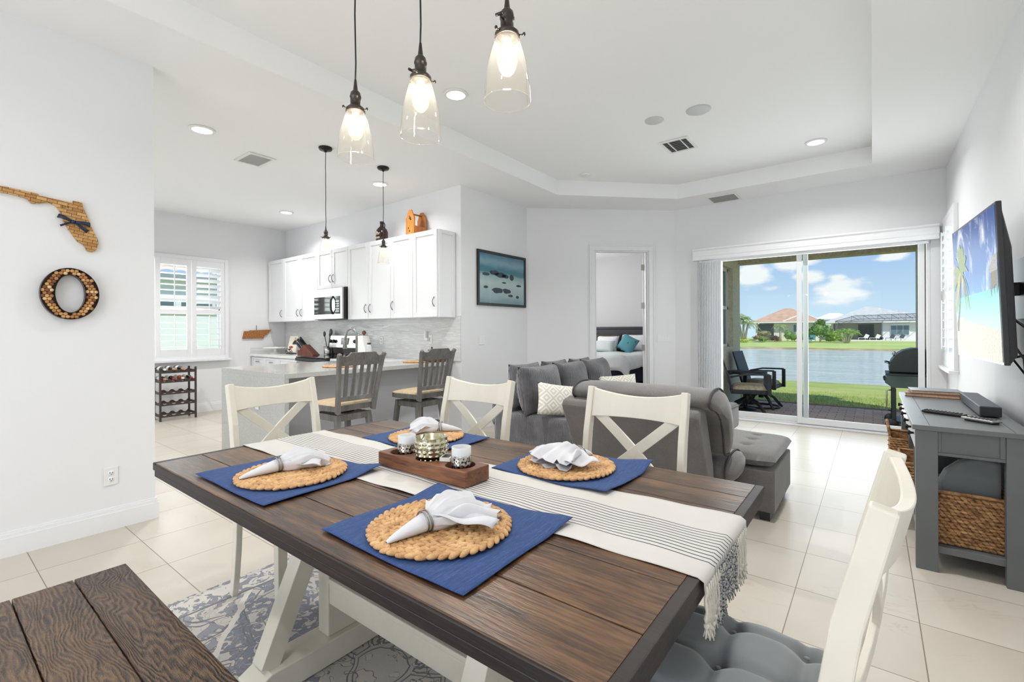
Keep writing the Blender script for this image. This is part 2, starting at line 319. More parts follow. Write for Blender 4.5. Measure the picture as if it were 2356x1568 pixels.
# corks laid as bricks
m = M('cork_rows', (196, 148, 90), 0.8); v = m.obj(); s_ = m.sep(v); v2 = m.n('ShaderNodeCombineXYZ', {0: s_[1], 1: s_[2], 2: 0.0}).outputs[0]; v2 = m.map(v2, rot=(0, 0, 0.12))
br = m.n('ShaderNodeTexBrick', {'Vector': v2, 'Color1': srgb((172, 122, 66))+(1,), 'Color2': srgb((214, 172, 112))+(1,), 'Mortar': srgb((84, 56, 30))+(1,), 'Scale': 1.0, 'Mortar Size': 0.0012, 'Brick Width': 0.045, 'Row Height': 0.019})
mk = m.math('GREATER_THAN', m.noise(m.map(v2, (1, 1.6, 1)), 120, 2, 0.7), 0.61); m.color(m.mixc(m.math('MULTIPLY', mk, 0.55), br.outputs['Color'], (90, 58, 34))); m.bump(br.outputs['Fac'], -0.6, 0.003)
m = M('cork_small', (170, 116, 64), 0.8); v = m.obj(); f = m.noise(v, 90, 3, 0.7); m.color(m.ramp(f, [(0.38, (112, 66, 32)), (0.55, (176, 118, 66)), (0.7, (206, 156, 100))])); m.bump(f, 0.6, 0.004)
# patterned cushions: nested diamonds
m = M('diamond_cloth', (226, 222, 212), 0.8); v = m.obj(); s_ = m.sep(v)
def tri(c, p): return m.math('ABSOLUTE', m.math('SUBTRACT', m.math('FRACT', m.math('DIVIDE', c, p)), 0.5))
a = m.math('ADD', tri(s_[0], 0.13), tri(s_[1], 0.13)); r = m.math('FRACT', m.math('MULTIPLY', a, 3.4)); r = m.math('LESS_THAN', r, 0.42); m.color(m.mixc(r, (204, 200, 188), (230, 228, 220)))
# teal pillow with spots
m = M('teal_cloth', (72, 130, 142), 0.8); v = m.obj(); vo = m.n('ShaderNodeTexVoronoi', {'Vector': v, 'Scale': 9.0, 'Randomness': 0.3}).outputs['Distance']; m.color(m.mixc(m.math('LESS_THAN', vo, 0.3), (84, 148, 160), (44, 92, 104)))
# silvered glass
m = M('mercury_gold', (206, 204, 170), 0.16, 1.0); v = m.obj(); f = m.noise(v, 60, 4); m.color(m.ramp(f, [(0.3, (168, 164, 118)), (0.6, (222, 222, 198))]))
m = M('mercury_dark', (150, 146, 140), 0.2, 0.9); v = m.obj(); z = m.sep(v)[2]; f = m.noise(v, 130, 4, 0.6); th = m.math('ADD', f, m.math('MULTIPLY', z, 3.6)); m.color(m.ramp(th, [(0.60, (30, 27, 26)), (0.66, (150, 140, 130)), (0.85, (206, 204, 200))]))
# rug
m = M('rug_weave', (200, 196, 190), 0.95); v = m.obj()
s_ = m.sep(v); ax = m.math('ABSOLUTE', s_[0]); ay = m.math('ABSOLUTE', s_[1]); av = m.n('ShaderNodeCombineXYZ', {0: ax, 1: ay, 2: 0.0}).outputs[0]
dn = m.n('ShaderNodeTexNoise', {'Vector': av, 'Scale': 3.0, 'Detail': 2}).outputs['Color']
wv = m.n('ShaderNodeVectorMath', {0: av, 1: m.n('ShaderNodeVectorMath', {0: dn, 1: (0.22, 0.22, 0.22)}, operation='MULTIPLY').outputs[0]}, operation='ADD').outputs[0]
vo = m.n('ShaderNodeTexVoronoi', {'Vector': wv, 'Scale': 5.2}, feature='DISTANCE_TO_EDGE').outputs['Distance']
vine = m.math('LESS_THAN', m.math('ABSOLUTE', m.math('SUBTRACT', vo, 0.045)), 0.014)
vf = m.n('ShaderNodeTexVoronoi', {'Vector': wv, 'Scale': 5.2}); dist = vf.outputs['Distance']
n1 = m.noise(av, 10.5, 1, 0.5, 2.2); leaf = m.math('GREATER_THAN', n1, 0.54); rim_ = m.math('LESS_THAN', m.math('ABSOLUTE', m.math('SUBTRACT', n1, 0.54)), 0.016)
n2 = m.noise(av, 15.0, 1, 0.4, 1.6); swirl = m.math('LESS_THAN', m.math('ABSOLUTE', m.math('SUBTRACT', n2, 0.5)), 0.012)
core = m.math('MULTIPLY', m.math('LESS_THAN', dist, 0.13), m.math('GREATER_THAN', m.math('SINE', m.math('MULTIPLY', dist, 110.0)), -0.2))
diam = m.math('ADD', m.math('MULTIPLY', ax, 0.75), ay); diam = m.math('ADD', diam, m.math('MULTIPLY', m.noise(av, 9, 2), 0.06))
med = m.math('LESS_THAN', diam, 0.92); medb = m.math('LESS_THAN', m.math('ABSOLUTE', m.math('SUBTRACT', diam, 0.92)), 0.014)
inner = m.math('LESS_THAN', diam, 0.42)
field = m.mixc(med, (206, 200, 192), (104, 112, 132)); field = m.mixc(inner, field, (196, 192, 186))
fl = m.mixc(med, (120, 126, 142), (208, 202, 194)); c = m.mixc(m.math('MULTIPLY', leaf, 0.85), field, fl)
c = m.mixc(m.math('MULTIPLY', rim_, 0.9), c, (84, 86, 98)); c = m.mixc(m.math('MULTIPLY', swirl, 0.8), c, m.mixc(med, (98, 102, 118), (206, 202, 194))); c = m.mixc(vine, c, (92, 94, 106)); c = m.mixc(m.math('MULTIPLY', core, 0.8), c, (150, 158, 160)); c = m.mixc(medb, c, (222, 216, 206))
bx_ = m.math('SUBTRACT', 1.10, ax); by_ = m.math('SUBTRACT', 0.70, ay); bd = m.math('MINIMUM', bx_, by_)
brd = m.math('LESS_THAN', bd, 0.17); bp = m.math('GREATER_THAN', m.noise(wv, 17, 3, 0.6, 1.2), 0.52); c = m.mixc(brd, c, m.mixc(bp, (208, 203, 196), (112, 116, 130)))
bl = m.math('LESS_THAN', m.math('ABSOLUTE', m.math('SUBTRACT', bd, 0.165)), 0.007); c = m.mixc(bl, c, (80, 82, 92))
ed = m.math('LESS_THAN', bd, 0.028); dots = m.math('GREATER_THAN', m.noise(v, 45, 1), 0.5); c = m.mixc(ed, c, m.mixc(dots, (196, 190, 184), (104, 106, 118)))
wear = m.noise(v, 130, 3, 0.8); c = m.mixc(m.math('MULTIPLY', wear, 0.5), c, (190, 186, 182)); m.color(c); m.bump(wear, 0.4, 0.002)
# pictures
m = M('sea_print', (70, 120, 150), 0.15); v = m.obj(); s_ = m.sep(v); f = m.noise(m.map(v, (1, 1, 2.2)), 5, 6, 0.6, 0.4)
zz = m.math('ADD', s_[2], m.math('MULTIPLY', f, 0.10))
m.color(m.ramp(m.n('ShaderNodeMapRange', {0: zz, 1: 0.0, 2: 0.72}).outputs[0], [(0.0, (110, 150, 166)), (0.2, (196, 214, 224)), (0.45, (226, 236, 240)), (0.58, (180, 208, 218)), (0.64, (84, 146, 160)), (0.70, (80, 140, 166)), (0.82, (150, 186, 208)), (1.0, (66, 118, 160))]))
simple('rock_print', (44, 62, 80), 0.3, var=0.25, scale=30)
def scr(name, fn, s=0.78):
    m = M(name, (0, 0, 0), 0.35, spec=0.08); c = fn(m); m.b.inputs['Base Color'].default_value = (0, 0, 0, 1); m.l(c, m.b.inputs['Emission Color']); m.b.inputs['Emission Strength'].default_value = s
def f_sky(m):
    v = m.obj(); s_ = m.sep(v); f = m.noise(m.map(v, (1, 1.6, 1), rot=(0.9, 0, 0)), 4.5, 6, 0.62, 0.8)
    b = m.ramp(m.n('ShaderNodeMapRange', {0: s_[2], 1: 0.30, 2: 0.79}).outputs[0], [(0, (104, 172, 216)), (0.4, (40, 110, 190)), (1, (16, 66, 150))])
    k = m.n('ShaderNodeMapRange', {0: f, 1: 0.52, 2: 0.72, 3: 0.0, 4: 0.9}).outputs[0]; return m.mixc(k, b, (244, 246, 250))
def f_sea(m):
    v = m.obj(); s_ = m.sep(v); f = m.noise(m.map(v, (1, 0.5, 3)), 9, 4)
    z = m.math('ADD', s_[2], m.math('MULTIPLY', m.math('SUBTRACT', f, 0.5), 0.05))
    return m.ramp(m.n('ShaderNodeMapRange', {0: z, 1: 0.12, 2: 0.46}).outputs[0], [(0, (226, 236, 220)), (0.35, (176, 226, 214)), (0.7, (110, 210, 206)), (1.0, (60, 184, 196))])
def f_sand(m):
    v = m.obj(); return m.ramp(m.noise(v, 90, 4, 0.7), [(0.3, (196, 186, 160)), (0.6, (234, 228, 210))])
scr('screen_sky', f_sky); scr('screen_sea', f_sea); scr('screen_sand', f_sand)
for nm, a, b in (('screen_palm', (58, 92, 22), (160, 176, 40)), ('screen_yellow', (150, 140, 30), (226, 190, 50)), ('screen_trunk', (70, 50, 36), (120, 96, 70)), ('screen_thatch', (120, 110, 104), (190, 180, 168)), ('screen_hut', (60, 60, 40), (140, 110, 60))):
    scr(nm, lambda m, a=a, b=b: m.ramp(m.noise(m.obj(), 140, 3), [(0.25, a), (0.75, b)]))
# cookbook and card
simple('cover_cream', (232, 226, 210), 0.5, var=0.03); simple('cover_red', (176, 50, 44), 0.5, var=0.1); simple('cover_dark', (44, 44, 52), 0.6, var=0.1); simple('skin_print', (222, 176, 146), 0.6, var=0.03); simple('hair_print', (206, 166, 96), 0.6, var=0.05)
simple('ink', (66, 48, 34), 0.7, var=0.05); simple('ink_light', (226, 214, 190), 0.7, var=0.03)
m = M('neighbour_tile', (214, 196, 176), 0.85); v = m.obj(); s_ = m.sep(v); m.color(m.ramp(m.noise(v, 6, 3), [(0.3, (206, 186, 164)), (0.7, (228, 214, 198))]))
simple('neighbour_wall', (240, 246, 243), 0.85, var=0.01)
# ---------------------------------------------------------------- geometry helpers
class G:
    """collects shapes, then builds ONE mesh object"""
    def __init__(s): s.v = []; s.f = []; s.mi = []; s.sm = []; s.cur = 0
    def add(s, vs_, fs, smooth=False):
        o = len(s.v); s.v += [tuple(p) for p in vs_]; s.f += [tuple(i+o for i in f) for f in fs]; s.mi += [s.cur]*len(fs); s.sm += [smooth]*len(fs); return s
    def mat(s, i): s.cur = i; return s
    def box(s, x0, x1, y0, y1, z0, z1):
        p = [(x0, y0, z0), (x1, y0, z0), (x1, y1, z0), (x0, y1, z0), (x0, y0, z1), (x1, y0, z1), (x1, y1, z1), (x0, y1, z1)]
        return s.add(p, [(0, 3, 2, 1), (4, 5, 6, 7), (0, 1, 5, 4), (1, 2, 6, 5), (2, 3, 7, 6), (3, 0, 4, 7)])
    def beam(s, a, b, w, h, up=(0, 0, 1)):
        """square bar from a to b; w across, h along up"""
        a = Vector(a); b = Vector(b); d = (b-a).normalized(); u = Vector(up); r = d.cross(u)
        if r.length < 1e-4: r = d.cross(Vector((0, 1, 0)))
        r.normalize(); u = r.cross(d).normalized(); r *= w/2; u *= h/2
        p = [a-r-u, a+r-u, a+r+u, a-r+u, b-r-u, b+r-u, b+r+u, b-r+u]
        return s.add(p, [(0, 1, 2, 3), (7, 6, 5, 4), (0, 4, 5, 1), (1, 5, 6, 2), (2, 6, 7, 3), (3, 7, 4, 0)])
    def sweep(s, pts, w, h, up=(0, 0, 1), smooth=False):
        """rectangular section along a path; w,h numbers or lists"""
        n = len(pts); P = [Vector(p) for p in pts]; V = []; F = []
        for i in range(n):
            d = (P[min(i+1, n-1)]-P[max(i-1, 0)]).normalized(); r = d.cross(Vector(up)).normalized(); u = r.cross(d).normalized()
            ww = w[i] if isinstance(w, (list, tuple)) else w; hh = h[i] if isinstance(h, (list, tuple)) else h
            V += [P[i]-r*ww/2-u*hh/2, P[i]+r*ww/2-u*hh/2, P[i]+r*ww/2+u*hh/2, P[i]-r*ww/2+u*hh/2]
        for i in range(n-1):
            for k in range(4): a = i*4+k; b = i*4+(k+1) % 4; F.append((a, a+4, b+4, b))
        F.append((0, 1, 2, 3)); F.append((n*4-1, n*4-2, n*4-3, n*4-4)); return s.add(V, F, smooth)
    def tube(s, pts, r, n=8, smooth=True, closed=False):
        P = [Vector(p) for p in pts]; m = len(P); V = []; F = []; prev = None
        for i in range(m):
            if closed: d = P[(i+1) % m]-P[i-1]
            else: d = P[min(i+1, m-1)]-P[max(i-1, 0)]
            d = d.normalized() if d.length > 0 else Vector((0, 0, 1))
            if prev is None:
                q = Vector((0, 0, 1)) if abs(d.z) < 0.9 else Vector((1, 0, 0)); a = d.cross(q).normalized()
            else: a = (prev-d*prev.dot(d)).normalized()
            prev = a; b = d.cross(a); rr = r[i] if isinstance(r, (list, tuple)) else r
            for k in range(n): t = 2*PI*k/n; V.append(P[i]+(a*math.cos(t)+b*math.sin(t))*rr)
        for i in range(m if closed else m-1):
            j = (i+1) % m
            for k in range(n): F.append((i*n+k, i*n+(k+1) % n, j*n+(k+1) % n, j*n+k))
        if not closed: F.append(tuple(range(n-1, -1, -1))); F.append(tuple((m-1)*n+k for k in range(n)))
        return s.add(V, F, smooth)
    def lathe(s, prof, c=(0, 0, 0), n=24, smooth=True, axis='z', cap=True):
        V = []; F = []; m = len(prof)
        for r, z in prof:
            for k in range(n):
                t = 2*PI*k/n; x, y = r*math.cos(t), r*math.sin(t)
                p = (x, y, z) if axis == 'z' else ((z, x, y) if axis == 'x' else (y, z, x)); V.append((p[0]+c[0], p[1]+c[1], p[2]+c[2]))
        for i in range(m-1):
            for k in range(n): F.append((i*n+k, i*n+(k+1) % n, (i+1)*n+(k+1) % n, (i+1)*n+k))
        if cap:
            if prof[0][0] > 1e-5: F.append(tuple(range(n-1, -1, -1)))
            if prof[-1][0] > 1e-5: F.append(tuple((m-1)*n+k for k in range(n)))
        return s.add(V, F, smooth)
    def prism(s, poly, z0, z1, axis='z'):
        """outline extruded: axis z -> (x,y); axis x -> (y,z); axis y -> (x,z)"""
        n = len(poly)
        def P(a, b, c): return (a, b, c) if axis == 'z' else ((c, a, b) if axis == 'x' else (a, c, b))
        V = [P(a, b, z0) for a, b in poly]+[P(a, b, z1) for a, b in poly]
        F = [tuple(range(n-1, -1, -1)), tuple(range(n, 2*n))]+[(i, (i+1) % n, (i+1) % n+n, i+n) for i in range(n)]
        return s.add(V, F)
    def ell(s, c, r, nu=10, nv=6, smooth=True, rot=None):
        V = []; F = []
        for j in range(nv+1):
            p = PI*j/nv
            for i in range(nu):
                t = 2*PI*i/nu; q = Vector((r[0]*math.sin(p)*math.cos(t), r[1]*math.sin(p)*math.sin(t), -r[2]*math.cos(p)))
                if rot is not None: q = rot @ q
                V.append(q+Vector(c))
        for j in range(nv):
            for i in range(nu): F.append((j*nu+i, j*nu+(i+1) % nu, (j+1)*nu+(i+1) % nu, (j+1)*nu+i))
        return s.add(V, F, smooth)
    def grid(s, fn, nu, nv, smooth=True):
        V = [fn(i/nu, j/nv) for j in range(nv+1) for i in range(nu+1)]
        F = [(j*(nu+1)+i, j*(nu+1)+i+1, (j+1)*(nu+1)+i+1, (j+1)*(nu+1)+i) for j in range(nv) for i in range(nu)]
        return s.add(V, F, smooth)
    def quad(s, *p): return s.add(p, [tuple(range(len(p)))])
def wloc(o):
    l = Vector((0, 0, 0))
    while o is not None: l = l+o.location; o = o.parent
    return l
def build(name, g, mats, parent=None, bevel=0.0, seg=2, sub=0, solid=0.0, origin=None, world=False, kind=None, label=None, cat=None, group=None):
    me = bpy.data.meshes.new(name)
    if parent is not None: base = wloc(parent); loc = Vector((0, 0, 0))
    elif world or kind == 'structure': base = Vector((0, 0, 0)); loc = base
    elif origin is not None: base = Vector(origin); loc = base
    else:
        xs = [p[0] for p in g.v]; ys = [p[1] for p in g.v]; zs = [p[2] for p in g.v]
        base = Vector(((min(xs)+max(xs))/2, (min(ys)+max(ys))/2, min(zs))); loc = base
    if parent is not None and origin is not None: base = Vector(origin); loc = base-wloc(parent)
    me.from_pydata([(p[0]-base.x, p[1]-base.y, p[2]-base.z) for p in g.v], [], g.f)
    ml = mats if isinstance(mats, (list, tuple)) else [mats]
    for m in ml: me.materials.append(MATS[m])
    me.polygons.foreach_set('material_index', g.mi); me.polygons.foreach_set('use_smooth', g.sm)
    bm = bmesh.new(); bm.from_mesh(me); bmesh.ops.remove_doubles(bm, verts=bm.verts, dist=1e-6) if not bevel else None; bmesh.ops.recalc_face_normals(bm, faces=bm.faces); bm.to_mesh(me); bm.free()
    me.update()
    o = bpy.data.objects.new(name, me); COL.objects.link(o); o.location = loc
    if parent is not None: o.parent = parent
    if solid:
        md = o.modifiers.new('s', 'SOLIDIFY'); md.thickness = solid; md.offset = 0
    if bevel:
        md = o.modifiers.new('b', 'BEVEL'); md.width = bevel; md.segments = seg; md.limit_method = 'ANGLE'; md.angle_limit = math.radians(35)
    if sub:
        md = o.modifiers.new('u', 'SUBSURF'); md.levels = sub; md.render_levels = sub
    if kind: o['kind'] = kind
    if label: o['label'] = label
    if cat: o['category'] = cat
    if group: o['group'] = group
    return o
def thing(name, label, cat, loc=(0, 0, 0), rz=0.0, group=None):
    o = bpy.data.objects.new(name, None); COL.objects.link(o); o.location = loc; o.rotation_euler = (0, 0, rz)
    o.empty_display_size = 0.1; o['label'] = label; o['category'] = cat
    if group: o['group'] = group
    return o
def kids(o): return [c for c in bpy.data.objects if c.parent == o]
def dup(o, loc=None, rz=None, label=None, group=None, parent=None):
    c = o.copy(); COL.objects.link(c); c.parent = parent
    for k in kids(o): dup(k, parent=c)
    if loc is not None: c.location = loc
    if rz is not None: c.rotation_euler = (c.rotation_euler[0], c.rotation_euler[1], rz)
    if label: c['label'] = label
    if group: c['group'] = group
    return c
def pillow_g(w, h, t, n=12, sag=0.0):
    """soft cushion lying in XY, thick in Z, centred"""
    g = G()
    for sg in (1, -1):
        def f(u, v, sg=sg):
            x = (u*2-1); y = (v*2-1); e = max(0.0, (1-abs(x)**2.6))*max(0.0, (1-abs(y)**2.6)); e = e**0.45
            px = x*w/2*(1-0.06*(1-abs(y)**2)*abs(x)); py = y*h/2*(1-0.06*(1-abs(x)**2)*abs(y))
            return (px, py, sg*t/2*e+sag*math.sin(x*3)*0.01)
        g.grid(f, n, n)
    return g
def xf(g, mtx):
    g.v = [tuple(mtx @ Vector(p)) for p in g.v]; return g
def strip(g, A, B, t, z0, z1):
    """wall slab from A to B (2-D), thickness t to the left of A->B"""
    A = Vector(A); B = Vector(B); d = (B-A).normalized(); n = Vector((-d.y, d.x))*t
    p = [A, B, B+n, A+n]; g.prism([(q.x, q.y) for q in p], z0, z1); return g
H = 3.04; HT = 3.235
# ================================================================ THE ROOM
g = G(); g.box(-9.0, 0.9, -6.0, 7.2, -0.12, 0.0); g.box(-12.0, -0.5, 7.2, 11.0, -0.12, 0.0) if False else None
build('floor', g, 'floor_tile', kind='structure')
g = G(); g.box(-7.6, -2.8, 7.25, 10.8, -0.12, -0.002); build('floor_bedroom', g, 'floor_tile', kind='structure')
g = G()
for p in ([(0, -3.3), (0.9, -3.3), (0.9, 7.25), (0, 7.25)], [(-2.11, 6.46), (0, 6.42), (0, 7.25), (-2.11, 7.25)],
          [(-3.29, 5.27), (-2.11, 6.46), (-2.11, 7.25), (-4.2, 7.25), (-4.2, 5.27)], [(-9.0, -3.3), (-3.25, -3.3), (-3.29, 5.27), (-9.0, 5.27)], [(-3.25, -3.3), (0, -3.3), (0, -1.3), (-3.25, -1.3)]):
    g.prism(p, H, HT+0.02)
g.box(-9.0, 0.9, -3.3, 7.25, HT, HT+0.15)
build('ceiling', g, 'ceiling_paint', kind='structure')
g = G(); g.box(-9.4, 1.3, -6.2, -3.3, 3.0, 3.2); build('ceiling_sunshade', g, 'ceiling_paint', kind='structure')  # unseen roof added to keep the sun out of the south openings
# right wall with window hole y 6.20..6.98, z .90..2.40
RX = 0.65; WY0, WY1, WZ0, WZ1 = 6.20, 6.98, 0.90, 2.40
g = G(); g.box(RX, RX+.2, -3.3, WY0, 0, HT); g.box(RX, RX+.2, WY1, 7.25, 0, HT); g.box(RX, RX+.2, WY0, WY1, 0, WZ0); g.box(RX, RX+.2, WY0, WY1, WZ1, HT)
build('wall_right', g, 'wall_paint', kind='structure')
# far wall with the sliding door hole
SX0, SX1, SZ = -2.02, 0.52, 2.36
g = G(); g.box(-2.36, SX0, 7.07, 7.27, 0, HT); g.box(SX1, RX+.2, 7.07, 7.27, 0, HT); g.box(SX0, SX1, 7.07, 7.27, SZ, HT)
build('wall_far', g, 'wall_paint', kind='structure')
# diagonal wall with the bedroom doorway
DA = Vector((-3.97, 5.585)); DB = Vector((-2.35, 7.07)); DD = (DB-DA).normalized(); DN = Vector((-DD.y, DD.x))
def dp(s_, off=0.0): return DA+DD*s_+DN*off
g = G(); strip(g, dp(-0.05), dp(0.97), 0.13, 0, HT); strip(g, dp(1.79), dp((DB-DA).length), 0.13, 0, HT); strip(g, dp(0.97), dp(1.79), 0.13, 2.43, HT)
build('wall_diagonal', g, 'wall_paint', kind='structure')
g = G(); g.box(-4.13, -4.0, 4.17, 5.565, 0, HT); build('wall_picture', g, 'wall_paint', kind='structure')
g = G(); g.box(-8.4, -4.13, 4.17, 4.30, 0, HT); build('wall_kitchen', g, 'wall_paint', kind='structure')
# kitchen/dining left wall with window hole
KX = -8.32; KY0, KY1, KZ0, KZ1 = 1.30, 3.16, 0.88, 2.36
g = G(); g.box(KX-.2, KX, -3.3, KY0, 0, HT); g.box(KX-.2, KX, KY1, 4.3, 0, HT); g.box(KX-.2, KX, KY0, KY1, 0, KZ0); g.box(KX-.2, KX, KY0, KY1, KZ1, HT)
build('wall_left', g, 'wall_paint', kind='structure')
g = G(); g.box(-3.97, -3.84, -3.3, 1.03, 0, H+.05); build('wall_partition', g, 'wall_paint', kind='structure')
# unseen south wall; its two wide openings are added to let light in
g = G(); g.box(-8.5, -8.0, -3.3, -3.15, 0, HT); g.box(-4.8, -3.5, -3.3, -3.15, 0, HT); g.box(0.3, 0.85, -3.3, -3.15, 0, HT)
g.box(-8.0, -4.8, -3.3, -3.15, 2.45, HT); g.box(-3.5, 0.3, -3.3, -3.15, 2.45, HT); build('wall_south', g, 'wall_paint', kind='structure')
# baseboards: tall with a stepped top
def baseb(name, segs):
    g = G()
    for A, B in segs:
        for t, z0, z1 in ((0.016, 0, 0.105), (0.011, .105, 0.125), (0.006, .125, 0.137)): strip(g, A, B, t, z0, z1)
    build(name, g, 'trim_white', kind='structure')
baseb('baseboard_partition', [((-3.84, 1.03), (-3.84, -3.15)), ((-3.97, 1.03), (-3.824, 1.03))])
baseb('baseboard_right', [((RX, 3.0), (RX, 7.07)), ((RX, -3.1), (RX, 3.0))])
baseb('baseboard_left', [((KX, 3.5), (KX, -3.1))])
baseb('baseboard_picture', [((-4.0, 5.58), (-4.0, 4.25))])
baseb('baseboard_diagonal', [((dp(0.89).x, dp(0.89).y), (dp(0).x, dp(0).y)), ((dp(2.19).x, dp(2.19).y), (dp(1.88).x, dp(1.88).y))])
baseb('baseboard_far', [((SX0, 7.07), (-2.35, 7.07))])
# bedroom shell
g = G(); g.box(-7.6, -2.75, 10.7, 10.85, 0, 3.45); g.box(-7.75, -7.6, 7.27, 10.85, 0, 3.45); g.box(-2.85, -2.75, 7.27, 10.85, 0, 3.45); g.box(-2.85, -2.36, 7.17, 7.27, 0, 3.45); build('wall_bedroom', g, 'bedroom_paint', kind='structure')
g = G(); g.box(-7.7, -2.36, 4.3, 7.27, 3.42, 3.5); g.box(-7.7, -2.78, 7.27, 10.8, 3.42, 3.5); g.box(-7.7, -2.78, 9.9, 10.8, 3.05, 3.45); build('ceiling_bedroom', g, 'ceiling_paint', kind='structure')
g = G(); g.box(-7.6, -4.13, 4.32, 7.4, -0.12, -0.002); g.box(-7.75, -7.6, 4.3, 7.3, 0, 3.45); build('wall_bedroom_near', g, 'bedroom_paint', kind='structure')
area('bedroom_fill', (-6.9, 8.4, 2.1), 1.4, 80.0, (1.0, 0.985, 0.97), (0, -PI/2, 0), 1.5)  # area light added inside the windowless bedroom shell to brighten it
# doorway casing, jambs and the open door leaf
def M2(o3, ang):  # frame along the diagonal wall
    return Matrix.Translation(o3) @ Matrix.Rotation(ang, 4, 'Z')
DANG = math.atan2(DD.y, DD.x); DM = M2((DA.x, DA.y, 0), DANG)
g = G()
for x0, x1, z0, z1 in ((0.905, 0.97, 0, 2.43), (1.79, 1.855, 0, 2.43), (0.905, 1.855, 2.43, 2.495)):
    g.box(x0, x1, -0.018, 0.0, z0, z1)
for x0, x1, z0, z1 in ((0.885, 0.905, 0, 2.515), (1.855, 1.875, 0, 2.515), (0.905, 1.855, 2.495, 2.515)):
    g.box(x0, x1, -0.026, 0.0, z0, z1)
g.box(0.97, 0.985, 0, 0.13, 0, 2.43); g.box(1.775, 1.79, 0, 0.13, 0, 2.43); g.box(0.97, 1.79, 0, 0.13, 2.415, 2.43)
g.box(1.755, 1.775, 0.04, 0.085, 0, 2.415); g.box(0.985, 1.0, 0.04, 0.085, 0, 2.415)
xf(g, DM); build('trim_doorway', g, 'trim_white', kind='structure', bevel=0.003)
hp = DM @ Vector((1.772, 0.128, 0)); dv = Vector((-0.40, 0.96, 0)).normalized()
g = G(); g.beam((0, 0, 1.21), (0.78, 0, 1.21), 0.036, 2.40); xf(g, Matrix.Translation((hp.x, hp.y, 0)) @ Matrix.Rotation(math.atan2(dv.y, dv.x), 4, 'Z'))
door = build('door_1', g, 'door_white', kind='structure', bevel=0.002)
for z in (0.35, 0.98, 1.62, 2.2):
    g = G(); g.box(-0.006, 0.004, -0.035, 0.035, z-0.045, z+0.045); g.tube([(0.0, -0.03, z-.05), (0.0, -0.03, z+.05)], 0.008); xf(g, Matrix.Translation((hp.x-0.012, hp.y-0.012, 0)) @ Matrix.Rotation(math.atan2(dv.y, dv.x), 4, 'Z')); build('hinge', g, 'nickel', door)
# ---------------------------------------------------------------- windows with plantation shutters
def shutter_window(name, axis_x, inward, y0, y1, z0, z1, npan, zmid, pitch, tilts, glass_x):
    """window on a wall x=axis_x; inward = +1/-1 direction into the room"""
    g = G(); w = 0.055
    xa, xb = sorted((axis_x, axis_x+inward*0.035))
    for a in ((y0-w, y0, z0-w, z1+w), (y1, y1+w, z0-w, z1+w), (y0, y1, z1, z1+w), (y0, y1, z0-w, z0)): g.box(xa, xb, *a)
    r = build(name, g, 'shutter_white', kind='structure', bevel=0.004)
    g = G(); g.box(*sorted((axis_x, axis_x+inward*0.075)), y0-w-.03, y1+w+.03, z0-w-.03, z0-w); build('window_sill', g, 'trim_white', r, bevel=0.004)
    g = G(); fx = sorted((glass_x-0.02, glass_x+0.02))
    for a in ((y0, y0+.04, z0, z1), (y1-.04, y1, z0, z1), (y0, y1, z1-.04, z1), (y0, y1, z0, z0+.04), (y0, y1, (z0+z1)/2-.02, (z0+z1)/2+.02), ((y0+y1)/2-.02, (y0+y1)/2+.02, z0, z1)): g.box(*fx, *a)
    build('window_frame', g, 'trim_white', r)
    g = G(); g.box(glass_x-.003, glass_x+.003, y0, y1, z0, z1); build('pane', g, 'window_glass', r)
    pw = (y1-y0)/npan; cx = axis_x+inward*0.018
    for i in range(npan):
        a, b = y0+i*pw+.003, y0+(i+1)*pw-.003; st = 0.062
        g = G(); X = (cx-.015, cx+.015)
        g.box(*X, a, a+st, z0, z1); g.box(*X, b-st, b, z0, z1); g.box(*X, a+st, b-st, z1-.10, z1); g.box(*X, a+st, b-st, z0, z0+.11); g.box(*X, a+st, b-st, zmid-.03, zmid+.03)
        pf = build('shutter_panel', g, 'shutter_white', r, bevel=0.003)
        for (za, zb, tl) in ((z0+.11, zmid-.03, tilts[i][0]), (zmid+.03, z1-.10, tilts[i][1])):
            g = G(); n = int((zb-za)/pitch); p = (zb-za)/n
            for k in range(n):
                z = za+(k+.5)*p; c_, s_ = math.cos(tl), math.sin(tl); hw = 0.042
                g.prism([(cx+inward*(-c_*hw), z-s_*hw-.004), (cx+inward*(c_*hw), z+s_*hw-.004), (cx+inward*(c_*hw), z+s_*hw+.004), (cx+inward*(-c_*hw), z-s_*hw+.004)], a+st, b-st, 'y') 
            build('louvers', g, 'shutter_white', pf)
            g = G(); ym = (a+b)/2; g.box(*sorted((cx+inward*.042*math.cos(tl), cx+inward*(.042*math.cos(tl)+.01))), ym-.006, ym+.006, za+.02, zb-.02); build('tilt_rod', g, 'shutter_white', pf)
    return r
shutter_window('window_1', KX, 1, KY0, KY1, KZ0, KZ1, 4, 1.56, 0.082, [(0.1, 0.1), (0.1, 0.1), (0.08, 0.08), (0.08, 0.5)], KX-0.14)
shutter_window('window_2', RX, -1, WY0, WY1, WZ0, WZ1, 2, 1.60, 0.082, [(0.05, 0.05), (0.05, 0.05)], RX+.14)
